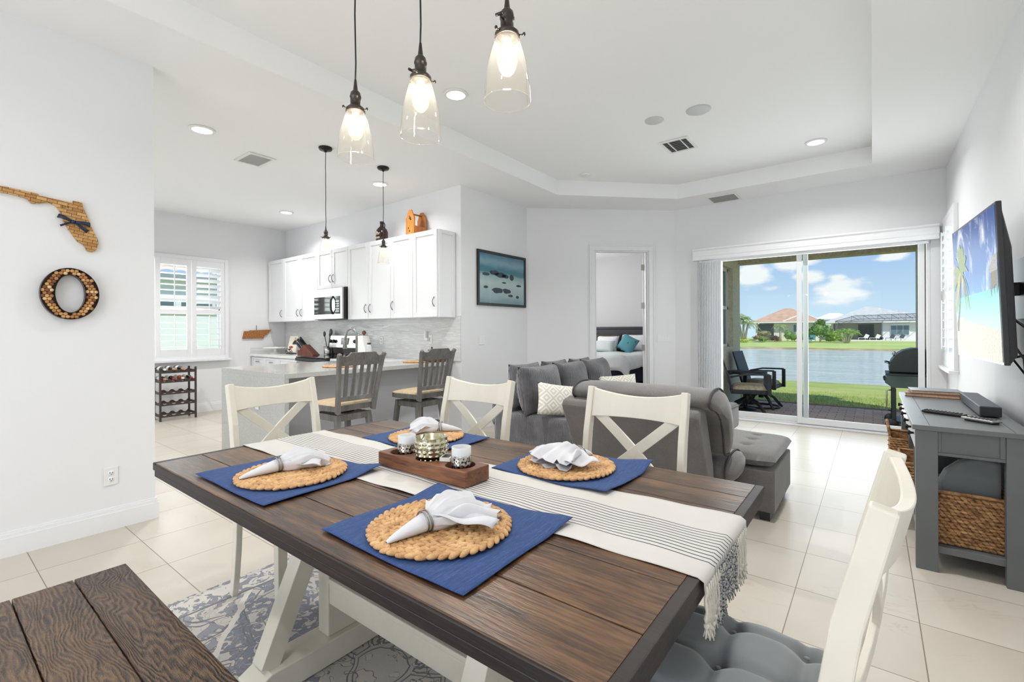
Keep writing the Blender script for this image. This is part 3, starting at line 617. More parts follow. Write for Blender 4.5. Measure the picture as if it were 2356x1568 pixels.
# ---------------------------------------------------------------- sliding door
g = G(); Y0, Y1 = 7.09, 7.20
g.box(SX0, SX0+.05, Y0, Y1, 0, SZ); g.box(SX1-.03, SX1, Y0, Y1, 0, SZ); g.box(SX0+.05, SX1-.03, Y0, Y1, SZ-.07, SZ); g.box(SX0, SX1, 7.04, 7.089, 0, 0.018); g.box(SX0+.05, SX1-.03, 7.089, Y1, 0, 0.018); g.box(SX0, SX1, 7.12, 7.135, 0.018, 0.035)
sl = build('door_2', g, 'trim_white', kind='structure', bevel=0.003)
def pan(x0, x1, ya, yb):
    g = G(); w = 0.055; z0, z1 = 0.03, SZ-.06
    g.box(x0, x0+w, ya, yb, z0, z1); g.box(x1-w, x1, ya, yb, z0, z1); g.box(x0+w, x1-w, ya, yb, z1-.05, z1); g.box(x0+w, x1-w, ya, yb, z0, z0+.075)
    p = build('sliding_panel', g, 'trim_white', sl, bevel=0.003)
    g = G(); g.box(x0+w, x1-w, (ya+yb)/2-.003, (ya+yb)/2+.003, z0+.07, z1-.05); build('pane', g, 'window_glass', p)
pan(-1.99, -0.665, 7.15, 7.19); pan(-0.785, 0.47, 7.10, 7.14)
# valance and stacked vertical blinds
g = G(); g.prism([(7.065, 2.245), (6.976, 2.245), (6.976, 2.258), (6.985, 2.264), (6.985, 2.298), (6.979, 2.302), (6.979, 2.345), (6.986, 2.350), (6.986, 2.376), (6.966, 2.392), (6.966, 2.412), (7.065, 2.412)], -2.07, .59, 'x')
build('valance', g, 'shutter_white', bevel=0.004, label='white moulded valance box above the sliding glass door', cat='valance')
vb = thing('vertical_blinds', 'white vertical blinds stacked at the left of the sliding door', 'blinds', (-1.84, 7.03, 0))
g = G(); g.box(-1.98, 0.5, 7.01, 7.05, 2.21, 2.24); build('head_rail', g, 'shutter_white', vb)
for i in range(14):
    x = -1.975+i*0.0225; g = G()
    g.prism([(x, 6.960), (x+.002, 6.958), (x+.011, 6.985), (x+.013, 7.02), (x+.006, 7.06), (x+.004, 7.06), (x+.010, 7.02), (x+.008, 6.988)], 0.05, 2.215); build('blind_slat', g, 'shutter_white', vb)
# ---------------------------------------------------------------- ceiling fittings
def can(x, y, z, label, pw=CAN_W):
    t = thing('recessed_light', label, 'ceiling light', (x, y, z), group='recessed ceiling lights')
    g = G(); g.lathe([(0.078, -0.012), (0.100, -0.006), (0.102, 0.0), (0.078, 0.0), (0.078, -0.012)], (x, y, z-.001), 32, cap=False); build('trim_ring', g, 'white_plastic', t)
    g = G(); g.lathe([(0.0, -0.006), (0.077, -0.008)], (x, y, z-.001), 32, cap=False); build('diffuser', g, 'lamp_glow', t)
    area('can_or_fill_light', (x, y, z-.02), 0.15, pw, WARM)
CANS = [(-4.69, 1.61, H, 'recessed light in the kitchen ceiling nearest the partition wall', 16.0), (-4.74, 3.53, H, 'recessed light in the kitchen ceiling behind a hanging pendant cord', 8.0),
        (-6.96, 3.50, H, 'recessed light in the kitchen ceiling above the far cabinets', 15.0), (-2.765, 2.83, HT, 'recessed light in the raised ceiling beside the dining pendants', 26.0),
        (-0.47, 5.90, HT, 'recessed light in the raised ceiling near the sliding door', 19.0)]
for c_ in CANS: can(*c_)
for x, y, z, pw in ((-0.47, 2.9, HT, 22.0), (-0.6, -0.6, HT, 12.0), (-2.6, -0.6, HT, 8.0), (-6.96, 1.2, H, 28.0)):
    area('can_or_fill_light', (x, y, z-.02), 0.15, pw, WARM)   # unseen ceiling lights added beyond the frame to brighten the room
def disc(name, x, y, z, r, label, cat, grp=None):
    g = G(); g.lathe([(0.0, -0.010), (r*.9, -0.009), (r, -0.004), (r, 0.0)], (x, y, z-.001), 40, cap=False); return build(name, g, 'vent_grey' if cat == 'speaker' else 'white_plastic', label=label, cat=cat, group=grp)
disc('ceiling_speaker', -1.24, 4.385, HT, 0.105, 'round ceiling speaker closer to the camera side, larger looking of two', 'speaker', 'ceiling speakers')
disc('ceiling_speaker', -1.635, 4.345, HT, 0.085, 'round ceiling speaker next to the square air vent', 'speaker', 'ceiling speakers')
sd_ = thing('smoke_detector', 'white smoke detector on the ceiling by the tray edge', 'smoke detector', (-2.89, 5.31, HT))
g = G(); g.lathe([(0.0, -0.028), (0.035, -0.027), (0.05, -0.018), (0.062, -0.016), (0.066, 0.0)], (-2.89, 5.31, HT-.001), 28, cap=False); build('casing', g, 'white_plastic', sd_)
g = G()
for k in range(5): g.box(-2.89-.03+k*.014, -2.89-.026+k*.014, 5.268, 5.272, HT-.024, HT-.016)
build('slots', g, 'dark_slot', sd_)
def vent(cx, cy, z, lx, ly, label, dark, rz=0.0, ns=9):
    t = thing('air_vent', label, 'air vent', (cx, cy, z), 0)
    g = G(); w = .028
    for a in ((-lx, lx, -ly, -ly+w), (-lx, lx, ly-w, ly), (-lx, -lx+w, -ly+w, ly-w), (lx-w, lx, -ly+w, ly-w)): g.box(cx+a[0], cx+a[1], cy+a[2], cy+a[3], z-.012, z-.001)
    build('frame', g, 'white_plastic', t, bevel=0.002)
    g = G(); g.box(cx-lx+w, cx+lx-w, cy-ly+w, cy+ly-w, z-.004, z-.001); build('backing', g, 'dark_slot' if dark else 'white_plastic', t)
    g = G()
    for k in range(ns):
        y = cy-ly+w+(k+.5)*(2*ly-2*w)/ns
        g.prism([(y-.008, z-.011), (y-.006, z-.011), (y+.006, z-.004), (y+.004, z-.004)], cx-lx+w, cx+lx-w, 'x')
    if dark: g.box(cx-.07, cx-.06, cy-ly+w, cy+ly-w, z-.012, z-.003); g.box(cx+.06, cx+.07, cy-ly+w, cy+ly-w, z-.012, z-.003)
    build('grille', g, 'white_plastic', t)
vent(-5.08, 2.23, H, 0.18, 0.135, 'pale return air vent in the kitchen ceiling', False, ns=18)
vent(-1.645, 5.08, HT, 0.15, 0.185, 'square air vent with dark slots in the raised ceiling', True, ns=7)
vent(-1.60, 6.81, H, 0.19, 0.19, 'grey air vent in the lowered ceiling above the sliding door', False, ns=16)
# switches and outlets
def plate(name, M_, gang, label, cat, style):
    t = thing(name, label, cat, M_.to_translation()); w = 0.07+0.046*(gang-1)
    def b(nm, g, mat, **k): xf(g, M_); return build(nm, g, mat, t, **k)
    g = G(); g.box(-w/2, w/2, -0.007, -0.001, -0.057, 0.057); b('wall_plate', g, 'white_plastic', bevel=0.002)
    for i in range(gang):
        x = -(gang-1)*.023+i*.046
        if style == 'switch': g = G(); g.prism([(-.011, -.032), (-.007, -.032), (-.007, .032), (-.008, .032)], x-.016, x+.016, 'x'); b('rocker', g, 'trim_white')
        else:
            for z in (.02, -.02):
                g = G(); g.lathe([(0, -.0095), (.015, -.009), (.016, -.007)], (x, 0, z), 16, axis='y', cap=False); b('socket', g, 'trim_white')
                g = G(); g.box(x-.008, x-.005, -.0102, -.0094, z-.002, z+.008); g.box(x+.005, x+.008, -.0102, -.0094, z-.002, z+.006); g.box(x-.002, x+.002, -.0102, -.0094, z-.010, z-.006); b('slots', g, 'dark_slot')
    return t
# plate front faces local -Y ; Mx: wall facing +x
FXP = Matrix.Rotation(PI/2, 4, 'Z')
plate('wall_outlet', Matrix.Translation((-3.84, 0.798, 0.338)) @ FXP, 1, 'white outlet low on the partition wall below the cork letter', 'outlet', 'o')
plate('light_switch', Matrix.Translation((-4.0, 4.55, 1.128)) @ FXP, 2, 'double light switch below the framed seascape', 'light switch', 'switch')
plate('light_switch', DM @ Matrix.Translation((2.02, 0.0, 1.123)), 4, 'wide light switch plate right of the bedroom doorway', 'light switch', 'switch')
# ================================================================ KITCHEN
CZ = 0.875
def shaker(name, x0, x1, z0, z1, y, parent, handle=None, hz=None, horizontal=False, mat='cabinet_white'):
    """shaker front facing -y, front face at y"""
    g = G(); r = 0.058 if (z1-z0) > 0.3 else 0.035; x0 += .003; x1 -= .003; z0 += .003; z1 -= .003
    g.box(x0, x0+r, y, y+.02, z0, z1); g.box(x1-r, x1, y, y+.02, z0, z1); g.box(x0+r, x1-r, y, y+.02, z1-r, z1); g.box(x0+r, x1-r, y, y+.02, z0, z0+r); g.box(x0+r, x1-r, y+.009, y+.02, z0+r, z1-r)
    d = build(name, g, mat, parent, bevel=0.0025)
    if handle is not None:
        g = G(); pts = []
        for k in range(9):
            t = k/8; o = math.sin(t*PI)**0.7*0.028
            pts.append((handle-0.045+t*.09, y-.004-o, hz) if horizontal else (handle, y-.004-o, hz-.055+t*.11))
        g.tube(pts, [.008]+[.0058]*7+[.008], 8); build('handle', g, 'nickel', d)
    return d
def upper(x0, x1, z0, z1, doors, label, handles):
    t = thing('wall_cabinet', label, 'cabinet', ((x0+x1)/2, 4.02, z0))
    g = G(); g.box(x0, x1, 3.875, 4.165, z0, z1); build('body', g, 'cabinet_white', t, bevel=0.002)
    n = doors; w = (x1-x0)/n
    for i in range(n): shaker('door', x0+i*w, x0+(i+1)*w, z0, z1, 3.853, t, handles[i][0], handles[i][1])
    return t
UZ0, UZ1 = 1.415, 2.465
upper(-8.30, -7.77, UZ0, UZ1, 1, 'single door wall cabinet in the kitchen corner', [(-7.83, 1.55)])
upper(-7.77, -6.72, UZ0, UZ1, 2, 'double door wall cabinet left of the microwave', [(-7.30, 1.55), (-7.19, 1.55)])
upper(-6.72, -5.92, 1.885, UZ1, 2, 'short wall cabinet above the microwave', [(-6.36, 2.03), (-6.28, 2.03)])
upper(-5.92, -4.96, UZ0, UZ1, 2, 'double door wall cabinet right of the microwave', [(-5.49, 1.56), (-5.39, 1.56)])
uc = upper(-4.96, -4.09, UZ0, UZ1, 2, 'double door wall cabinet at the end next to the partition', [(-4.915, 1.58), (-4.135, 1.60)])
g = G(); r = .045
for a in ((3.88, 3.88+r, UZ0, UZ1), (4.15-r, 4.15, UZ0, UZ1), (3.88+r, 4.15-r, UZ0, UZ0+r), (3.88+r, 4.15-r, UZ1-r, UZ1)): g.box(-4.09, -4.078, *a)
build('end_panel', g, 'cabinet_white', uc, bevel=0.002)
# microwave
t = thing('microwave', 'stainless microwave mounted between the wall cabinets', 'microwave', (-6.32, 3.98, 1.425))
g = G(); g.box(-6.70, -5.935, 3.80, 4.165, 1.425, 1.875); build('housing', g, 'black_plastic', t)
g = G(); g.box(-6.70, -5.935, 3.772, 3.80, 1.43, 1.875); build('front', g, 'cooker_steel', t, bevel=0.004)
g = G(); g.box(-6.665, -6.20, 3.766, 3.772, 1.50, 1.755); build('glass_door', g, 'black_glass', t, bevel=0.003)
g = G(); g.box(-6.10, -5.99, 3.766, 3.772, 1.50, 1.755); 
build('control_panel', g, 'black_glass', t)
g = G()
for i in range(3):
    for j in range(5): g.box(-6.088+i*.033, -6.068+i*.033, 3.7645, 3.766, 1.53+j*.036, 1.545+j*.036)
build('buttons', g, 'cooker_steel', t)
g = G(); g.tube([(-6.16, 3.77, 1.50), (-6.155, 3.735, 1.56), (-6.15, 3.728, 1.63), (-6.155, 3.735, 1.70), (-6.16, 3.77, 1.755)], 0.014, 8); build('handle', g, 'black_plastic', t)
# backsplash
g = G(); g.box(-8.31, -4.005, 4.155, 4.168, CZ, UZ0+.02); g.box(-8.318, -8.306, 3.56, 4.155, CZ, CZ+.10); build('trim_backsplash', g, 'mosaic', kind='structure')
# base cabinets
def basecab(x0, x1, fronts, label):
    t = thing('base_cabinet', label, 'cabinet', ((x0+x1)/2, 3.86, 0))
    g = G(); g.box(x0, x1, 3.60, 4.15, .10, CZ-.035); g.box(x0, x1, 3.66, 4.15, 0, .10); build('body', g, 'cabinet_white', t)
    for a, b in fronts:
        shaker('drawer', a, b, CZ-.035-.165, CZ-.045, 3.578, t, (a+b)/2, CZ-.12, True); shaker('door', a, b, .11, CZ-.21, 3.578, t, b-.05, .56)
    return t
basecab(-8.31, -6.705, [(-8.31, -7.86), (-7.86, -7.38), (-7.38, -6.71)], 'white base cabinets under the far kitchen counter left of the range')
basecab(-5.885, -4.72, [(-5.885, -5.30), (-5.30, -4.72)], 'white base cabinets right of the range behind the bar')
g = G(); g.box(-8.315, -6.705, 3.55, 4.15, CZ-.035, CZ); build('worktop', g, 'quartz_white', bevel=0.003, label='white quartz worktop left of the range', cat='countertop')
g = G(); g.box(-5.885, -4.725, 3.55, 4.15, CZ-.035, CZ); build('worktop', g, 'quartz_white', bevel=0.003, label='white quartz worktop right of the range behind the bar', cat='countertop')
# range
t = thing('kitchen_range', 'stainless electric range with black glass cooktop', 'range', (-6.295, 3.84, 0))
g = G(); g.box(-6.70, -5.89, 3.56, 4.14, 0.0, CZ-.01); build('body', g, 'cooker_steel', t)
g = G(); g.box(-6.70, -5.89, 3.50, 4.10, CZ-.005, CZ+.012); build('cooktop', g, 'black_glass', t, bevel=0.003)
g = G(); g.box(-6.70, -5.89, 3.49, 3.56, CZ-.05, CZ-.008); build('control_strip', g, 'black_plastic', t)
g = G(); g.box(-6.69, -5.90, 3.50, 3.56, 0.16, CZ-.055); build('oven_door', g, 'cooker_steel', t, bevel=0.004)
g = G(); g.tube([(-6.62, 3.50, .76), (-6.62, 3.45, .77), (-5.97, 3.45, .77), (-5.97, 3.50, .76)], .011); build('handle', g, 'cooker_steel', t)
g = G(); g.box(-6.70, -5.89, 4.05, 4.15, CZ+.012, 1.00); build('backguard_base', g, 'black_glass', t)
g = G(); g.prism([(4.035, 1.0), (4.15, 1.0), (4.15, 1.19), (4.065, 1.19)], -6.715, -5.88, 'x'); build('backguard', g, 'cooker_steel', t, bevel=0.006)
g = G(); g.prism([(4.036, 1.05), (4.04, 1.05), (4.052, 1.15), (4.048, 1.15)], -6.39, -6.21, 'x'); build('display', g, 'lcd_glow', t)
g = G(); g.prism([(4.034, 1.10), (4.038, 1.10), (4.043, 1.135), (4.039, 1.135)], -6.36, -6.29, 'x'); build('digits', g, 'black_glass', t)
for x in (-6.66, -6.57, -6.02, -5.94):
    g = G(); g.lathe([(.022, 0), (.028, -.01), (.024, -.03), (0, -.032)], (x, 4.045, 1.10), 16, axis='y', cap=False); build('knob', g, 'black_plastic', t)
# peninsula
PX0, PX1, PY0, PY1 = -5.42, -4.085, 2.03, 4.16
t = thing('peninsula_counter', 'grey quartz peninsula bar with a waterfall end', 'counter', (-4.75, 3.1, 0))
g = G(); g.box(PX0, PX1, PY0, 3.54, CZ-.04, CZ); g.prism([(-4.72, 3.54), (PX1, 3.54), (PX1, PY1-.06), (PX1-.06, PY1), (-4.72, PY1)], CZ-.04, CZ+.0005); build('bar_top', g, 'quartz', t)
g = G(); g.box(PX0, PX1, PY0, PY0+.04, 0, CZ-.04); build('waterfall_end', g, 'quartz', t, bevel=0.002)
g = G(); g.box(-4.52, -4.42, PY0+.04, 4.165, 0, CZ-.04); build('knee_wall', g, 'panel_grey', t)
g = G(); g.box(-4.42, -4.40, PY0+.04, 4.165, CZ-.13, CZ-.04); build('apron', g, 'panel_grey', t, bevel=0.002)
g = G()
for th, z0, z1 in ((.016, 0, .105), (.011, .105, .125), (.006, .125, .137)): g.box(-4.42, -4.42+th, PY0+.04, 4.165, z0, z1)
build('baseboard', g, 'trim_white', t)
g = G(); g.box(PX0+.04, -4.52, PY0+.04, 3.54, .09, CZ-.04); build('cabinet_body', g, 'cabinet_white', t)
plate('wall_outlet', Matrix.Translation((-4.42, 3.02, 0.37)) @ FXP, 1, 'white outlet low on the grey panel under the bar', 'outlet', 'o')
plate('wall_outlet', Matrix.Translation((-4.60, 2.03, 0.575)), 1, 'white outlet on the quartz waterfall end', 'outlet', 'o')
plate('wall_outlet', Matrix.Translation((-5.55, 4.155, 1.12)), 1, 'white outlet on the mosaic backsplash near the range', 'outlet', 'o')
plate('wall_outlet', Matrix.Translation((-4.535, 4.155, 1.14)), 1, 'white outlet on the mosaic backsplash with a plug-in scent warmer', 'outlet', 'o')
t = thing('scent_warmer', 'white plug-in scent warmer in the backsplash outlet', 'air freshener', (-4.57, 4.12, 1.15))
g = G(); g.lathe([(.0, .15), (.018, .148), (.02, .05), (.012, .04), (.0, .04)], (-4.59, 4.12, 1.10), 14, cap=False); g.box(-4.60, -4.54, 4.105, 4.147, 1.13, 1.16); build('casing', g, 'white_plastic', t, bevel=.004)
# faucet
FX, FY = -4.98, 3.36
t = thing('faucet', 'brushed gooseneck faucet rising from the peninsula', 'faucet', (FX, FY, CZ))
g = G(); g.lathe([(.030, 0), (.030, .008), (.022, .012), (.020, .10), (.015, .11)], (FX, FY, CZ+.001), 20); build('base', g, 'nickel', t)
pts = [(FX, FY, CZ+.10), (FX, FY, CZ+.32)]+[(FX-.075*(1-math.cos(a))*0.95, FY-.075*(1-math.cos(a))*0.35, CZ+.32+.085*math.sin(a)) for a in [PI*k/10 for k in range(1, 11)]]
pts.append((FX-.152, FY-.056, CZ+.27))
g = G(); g.tube(pts, .0145, 12); build('spout', g, 'nickel', t)
g = G(); g.lathe([(.014, .07), (.019, .03), (.029, -.06), (.024, -.065), (0, -.065)], (FX-.157, FY-.058, CZ+.225), 18, cap=False); build('spray_head', g, 'nickel', t)
g = G(); g.tube([(FX+.01, FY-.02, CZ+.06), (FX+.02, FY-.07, CZ+.085), (FX+.03, FY-.10, CZ+.12)], .007); build('lever', g, 'nickel', t)
# things on the counters
t = thing('cake_stand', 'white ceramic cake stand on the far worktop', 'cake stand', (-8.0, 3.83, CZ))
g = G(); g.lathe([(.09, 0), (.09, .006), (.05, .02), (.028, .05), (.03, .085), (.06, .095)], (-8.0, 3.83, CZ), 28); build('foot', g, 'ceramic', t)
g = G(); g.lathe([(.0, .095), (.17, .095), (.195, .10), (.20, .118), (.19, .106), (0, .104)], (-8.0, 3.83, CZ), 36, cap=False); build('plate', g, 'ceramic', t)
cbm = Matrix.Translation((-7.62, 3.90, CZ+.035)) @ Matrix.Rotation(0.12, 4, 'Z') @ Matrix.Rotation(-0.22, 4, 'X')
t = thing('cookbook', 'cream cookbook with a blonde woman on its cover propped on the worktop', 'book', (-7.62, 3.93, CZ+.035))
g = G(); g.box(-.11, .11, 0, .02, 0, .27); xf(g, cbm); build('cover', g, 'cover_cream', t)
g = G(); g.prism([(-.005, .13), (.10, .13), (.095, .19), (.06, .205), (.03, .20), (.0, .16)], -.0012, -.0002, 'y'); g.prism([(-.10, .045), (-.055, .06), (-.02, .05), (-.05, .03)], -.0012, -.0002, 'y'); xf(g, cbm); build('cover_art', g, 'cover_dark', t)
g = G(); g.prism([(.035, .20), (.028, .23), (.045, .25), (.065, .248), (.072, .215), (.06, .195)], -.002, -.0004, 'y'); xf(g, cbm); build('cover_hair', g, 'hair_print', t)
g = G(); g.prism([(.040, .205), (.038, .232), (.056, .236), (.06, .21), (.05, .198)], -.003, -.0006, 'y'); xf(g, cbm); build('cover_face', g, 'skin_print', t)
g = G(); g.prism([(-.075, .095), (-.02, .105), (.03, .09), (.02, .07), (-.04, .06), (-.08, .075)], -.0015, -.0002, 'y'); xf(g, cbm); build('cover_food', g, 'cover_red', t)
t = thing('book_easel', 'black scrolled iron easel holding the cookbook', 'easel', (-7.62, 3.90, CZ))
g = G()
for sx in (-1, 1):
    for (cx, cz, r_) in ((.05*sx, .06, .032), (.09*sx, .035, .022), (.03*sx, .02, .018)):
        g.tube([(-7.62+cx+r_*math.cos(a)*(1-.05*k), 3.862, CZ+cz+.006+r_*math.sin(a)*(1-.05*k)) for k, a in enumerate([2*PI*i/12 for i in range(11)])], .0045, 6)
g.tube([(-7.72, 3.865, CZ+.006), (-7.52, 3.865, CZ+.006)], .005, 6); g.tube([(-7.66, 3.865, CZ+.006), (-7.66, 3.97, CZ+.006)], .005, 6); g.tube([(-7.58, 3.865, CZ+.006), (-7.58, 3.97, CZ+.006)], .005, 6)
build('scrollwork', g, 'black_metal', t)
# knife block
KBX, KBY = -6.42, 3.50
t = thing('knife_block', 'dark red wood knife block full of knives left of the range', 'knife block', (-6.93, 3.80, CZ))
kb = Matrix.Translation((-6.93, 3.80, CZ+.001)) @ Matrix.Rotation(0.35, 4, 'Z') @ Matrix.Scale(1.38, 4)
g = G(); g.prism([(-.055, 0), (.125, 0), (.125, .012), (-.01, .125), (-.055, .07)], -.055, .055, 'y'); xf(g, kb); build('block', g, 'block_wood', t, bevel=.003)
g = G(); g.box(-.088, -.056, -.05, .05, 0, .062); xf(g, kb); build('front_rack', g, 'block_wood', t)
for i, (a, b, ln) in enumerate(((-.01, -.035, .11), (-.02, -.012, .12), (-.028, .014, .115), (-.03, .038, .10), (.0, .0, .125), (-.045, -.03, .09), (-.045, .02, .09))):
    g = G(); zz = .115+a*.8; p0 = Vector((a-.01, b, zz)); dr = Vector((-.62, .05*(i-3)*.3, .62)).normalized()
    g.beam(p0+dr*.0, p0+dr*.02, .006, .018); g.sweep([p0+dr*.02, p0+dr*.06, p0+dr*ln], .013, [.018, .022, .024]); xf(g, kb); build('knife_handle', g, 'black_plastic', t)
t = thing('utensil_crock', 'steel crock of black cooking utensils behind the knife block', 'utensil holder', (-6.55, 3.70, CZ))
ux, uy = -6.77, 4.05
t.location = (ux, uy, CZ+.001)
g = G(); g.lathe([(.055, 0), (.06, .01), (.06, .14), (.056, .14), (.055, .02)], (ux, uy, CZ+.001), 24); build('crock', g, 'cooker_steel', t)
for a, l_, rr in ((0.3, .30, .042), (1.9, .26, .03), (3.6, .27, .035)):
    g = G(); d_ = Vector((math.cos(a)*.2, math.sin(a)*.2, 1)).normalized(); b_ = Vector((ux, uy, CZ+.05)); e_ = b_+d_*l_
    g.tube([b_, e_], .006); g.ell(e_+d_*.02, (rr, .012, rr*1.25), 12, 8); build('utensil', g, 'black_plastic', t)
# paper towel / oil bottle items
t = thing('towel_dispenser', 'white cone shaped dispenser with a brown wooden knob', 'dispenser', (-5.05, 3.62, CZ))
cx, cy = -5.60, 3.90
t.location = (cx, cy, CZ)
g = G(); g.prism([(cx-.085, CZ+.001), (cx+.11, CZ+.001), (cx+.10, CZ+.12), (cx+.035, CZ+.315), (cx-.045, CZ+.315), (cx-.07, CZ+.27)], cy-.06, cy+.06, 'y'); build('body', g, 'ceramic', t, bevel=.012, seg=3)
g = G(); g.ell((cx-.005, cy, CZ+.355), (.028, .028, .030), 14, 10); g.tube([(cx-.005, cy, CZ+.31), (cx-.005, cy, CZ+.34)], .012); build('knob', g, 'knob_wood', t)
def jar(x, y, r, h, mat, lid, label, cat='jar'):
    t = thing('jar', label, cat, (x, y, CZ)); g = G(); g.lathe([(r, 0), (r, h*.85), (r*.7, h)], (x, y, CZ+.001), 18); build('glass', g, mat, t)
    g = G(); g.lathe([(r*.78, h), (r*.78, h+.02), (0, h+.022)], (x, y, CZ+.001), 18, cap=False); build('lid', g, lid, t)
simple('lid_blue', (34, 70, 170), 0.4, var=.03)
jar(-4.80, 3.33, .034, .095, 'frosted_glass', 'lid_blue', 'frosted jar with a blue lid behind the first bar stool')
jar(-5.28, 3.75, .032, .20, 'frosted_glass', 'black_plastic', 'tall clear shaker with a black lid by the wooden-knob dispenser')
jar(-4.90, 3.22, .030, .07, 'frosted_glass', 'white_plastic', 'small frosted jar with a white lid by the faucet')
# tray on the right worktop with jars
t = thing('serving_tray', 'round reddish wooden tray at the wall end of the bar', 'tray', (-4.30, 3.98, CZ))
g = G(); g.lathe([(0, .004), (.15, .004), (.16, .03), (.17, .045), (.165, .05), (.15, .035), (.14, .014), (0, .012)], (-4.27, 3.96, CZ+.001), 36, cap=False); build('bowl', g, 'walnut', t)
t = thing('candle_jar', 'amber glass jar standing in the wooden tray at the bar end', 'jar', (-4.33, 3.99, CZ+.013))
g = G(); g.lathe([(.035, 0), (.035, .12)], (-4.33, 3.99, CZ+.0145), 20); build('glass', g, 'knob_wood', t)
g = G(); g.lathe([(.05, .12), (.052, .126), (.01, .135), (.012, .16), (0, .165)], (-4.33, 3.99, CZ+.0145), 20); build('lid', g, 'bronze', t)
# growler and birdhouse on the cabinets
t = thing('growler', 'dark glass growler jug with a loop handle on top of the cabinets', 'jug', (-5.30, 3.98, UZ1))
g = G(); g.lathe([(.078, 0), (.082, .01), (.082, .13), (.07, .165), (.035, .205), (.026, .215), (.026, .25), (.03, .252), (.03, .275), (0, .276)], (-5.30, 3.98, UZ1+.001), 28); build('bottle', g, 'growler_glass', t)
g = G(); g.tube([(-5.30+.027, 3.98, UZ1+.245), (-5.25, 3.98, UZ1+.25), (-5.235, 3.98, UZ1+.225), (-5.245, 3.98, UZ1+.185)], .007); build('loop_handle', g, 'growler_glass', t)
g = G()
for z_, w_ in ((.105, .055), (.09, .042), (.05, .048), (.038, .05)):
    g.box(-5.30-w_, -5.30+w_, 3.98-.0835, 3.98-.075, UZ1+z_, UZ1+z_+.007)
g.lathe([(0, -.006), (.014, -.006), (.014, .0)], (-5.30, 3.98-.079, UZ1+.12), 14, axis='y', cap=False)
build('printed_logo', g, 'ink_light', t)
t = thing('birdhouse', 'orange pine birdhouse shaped caddy on top of the end wall cabinet', 'birdhouse', (-4.66, 3.98, UZ1))
g = G(); g.prism([(-4.74, UZ1+.001), (-4.58, UZ1+.001), (-4.58, UZ1+.22), (-4.635, UZ1+.325), (-4.685, UZ1+.325), (-4.74, UZ1+.22)], 3.93, 3.945, 'y'); build('front_board', g, 'pine', t)
g = G(); g.prism([(-4.74, UZ1+.001), (-4.58, UZ1+.001), (-4.58, UZ1+.22), (-4.635, UZ1+.325), (-4.685, UZ1+.325), (-4.74, UZ1+.22)], 4.12, 4.135, 'y'); build('back_board', g, 'pine', t)
g = G(); g.box(-4.738, -4.728, 3.945, 4.12, UZ1+.001, UZ1+.12); g.box(-4.592, -4.582, 3.945, 4.12, UZ1+.001, UZ1+.12); g.box(-4.73, -4.59, 3.945, 4.12, UZ1+.001, UZ1+.012); build('side_slats', g, 'pine', t)
g = G(); g.tube([(-4.66, 3.945, UZ1+.28), (-4.66, 4.12, UZ1+.28)], .011); build('dowel', g, 'pine', t)
g = G()
for x_, z_, r_ in ((-4.66, .225, .018), (-4.69, .10, .010), (-4.67, .06, .011), (-4.675, .25, .008), (-4.645, .205, .012)): g.lathe([(0, -.002), (r_, -.002), (r_, 0)], (x_, 3.930, UZ1+z_), 12, axis='y', cap=False)
build('burned_marks', g, 'ink', t)
# wine rack
RXF, RXB, RY0, RY1 = -7.86, -8.12, 2.17, 2.60
t = thing('wine_rack', 'dark wood wine rack under the shuttered kitchen window', 'wine rack', (-7.99, 2.385, 0))
for x in (RXF, RXB):
    for y in (RY0, RY1): g = G(); g.box(x-.011, x+.011, y-.012, y+.012, 0, .745); build('post', g, 'rack_wood', t, bevel=.002)
zs = (.075, .235, .39, .555, .69)
for z in zs:
    for x in (RXF, RXB):
        pl = [(RY0, z-.02), (RY1, z-.02)]; n = 40
        for k in range(n, -1, -1):
            u = k/n; yy = RY0+(RY1-RY0)*u; c_ = math.cos(2*PI*u*4.0); pl.append((yy, z+.012+(.014*max(-1.0, min(1.0, c_*1.3)))))
        g = G(); g.prism(pl, x-.008, x+.008, 'x'); build('scalloped_rail', g, 'rack_wood', t)
    for y in (RY0, RY1): g = G(); g.box(RXB, RXF, y-.007, y+.007, z-.015, z+.015); build('side_rail', g, 'rack_wood', t)
def bottle(y, z, glass, foil, label):
    t = thing('wine_bottle', label, 'bottle', (RXF-.1, y, z))
    x0 = RXB-.03; g = G(); g.lathe([(0, 0), (.032, .002), (.036, .01), (.036, .19), (.03, .215), (.015, .24), (.0135, .30)], (x0, y, z), 18, axis='x'); build('glass', g, glass, t)
    g = G(); g.lathe([(.0145, .245), (.0145, .315), (.0125, .318), (0, .318)], (x0, y, z), 14, axis='x', cap=False); build('foil', g, foil, t)
    g = G(); g.lathe([(.0365, .08), (.0365, .17)], (x0, y, z), 18, axis='x', cap=False); build('label_band', g, 'paper_label', t); 
    t['group'] = 'wine bottles lying in the rack'
pit = (RY1-RY0)/4
def by(k): return RY0+pit*(k+.5)
zt = .69+.012+.022
bottle(by(0), zt, 'bottle_glass', 'foil_white', 'dark wine bottle with a white foil neck on the top tier')
bottle(by(1), zt, 'bottle_glass', 'foil_tan', 'dark wine bottle with a tan neck in the middle of the top tier')
bottle(by(2), zt, 'bottle_glass', 'foil_tan', 'dark wine bottle with a tan neck nearest the empty slot of the top tier')
z2 = .555+.012+.022
for k, (gl, fo, lb) in enumerate((('bottle_glass', 'foil_tan', 'dark wine bottle with a tan neck at the left end of the second tier'), ('bottle_glass', 'foil_red', 'dark wine bottle with a red neck beside the rose bottle'),
                                  ('rose_glass', 'foil_white', 'amber rose wine bottle with a white neck on the second tier'), ('bottle_glass', 'foil_red', 'dark wine bottle with a red neck at the right end of the second tier'))):
    bottle(by(k), z2, gl, fo, lb)
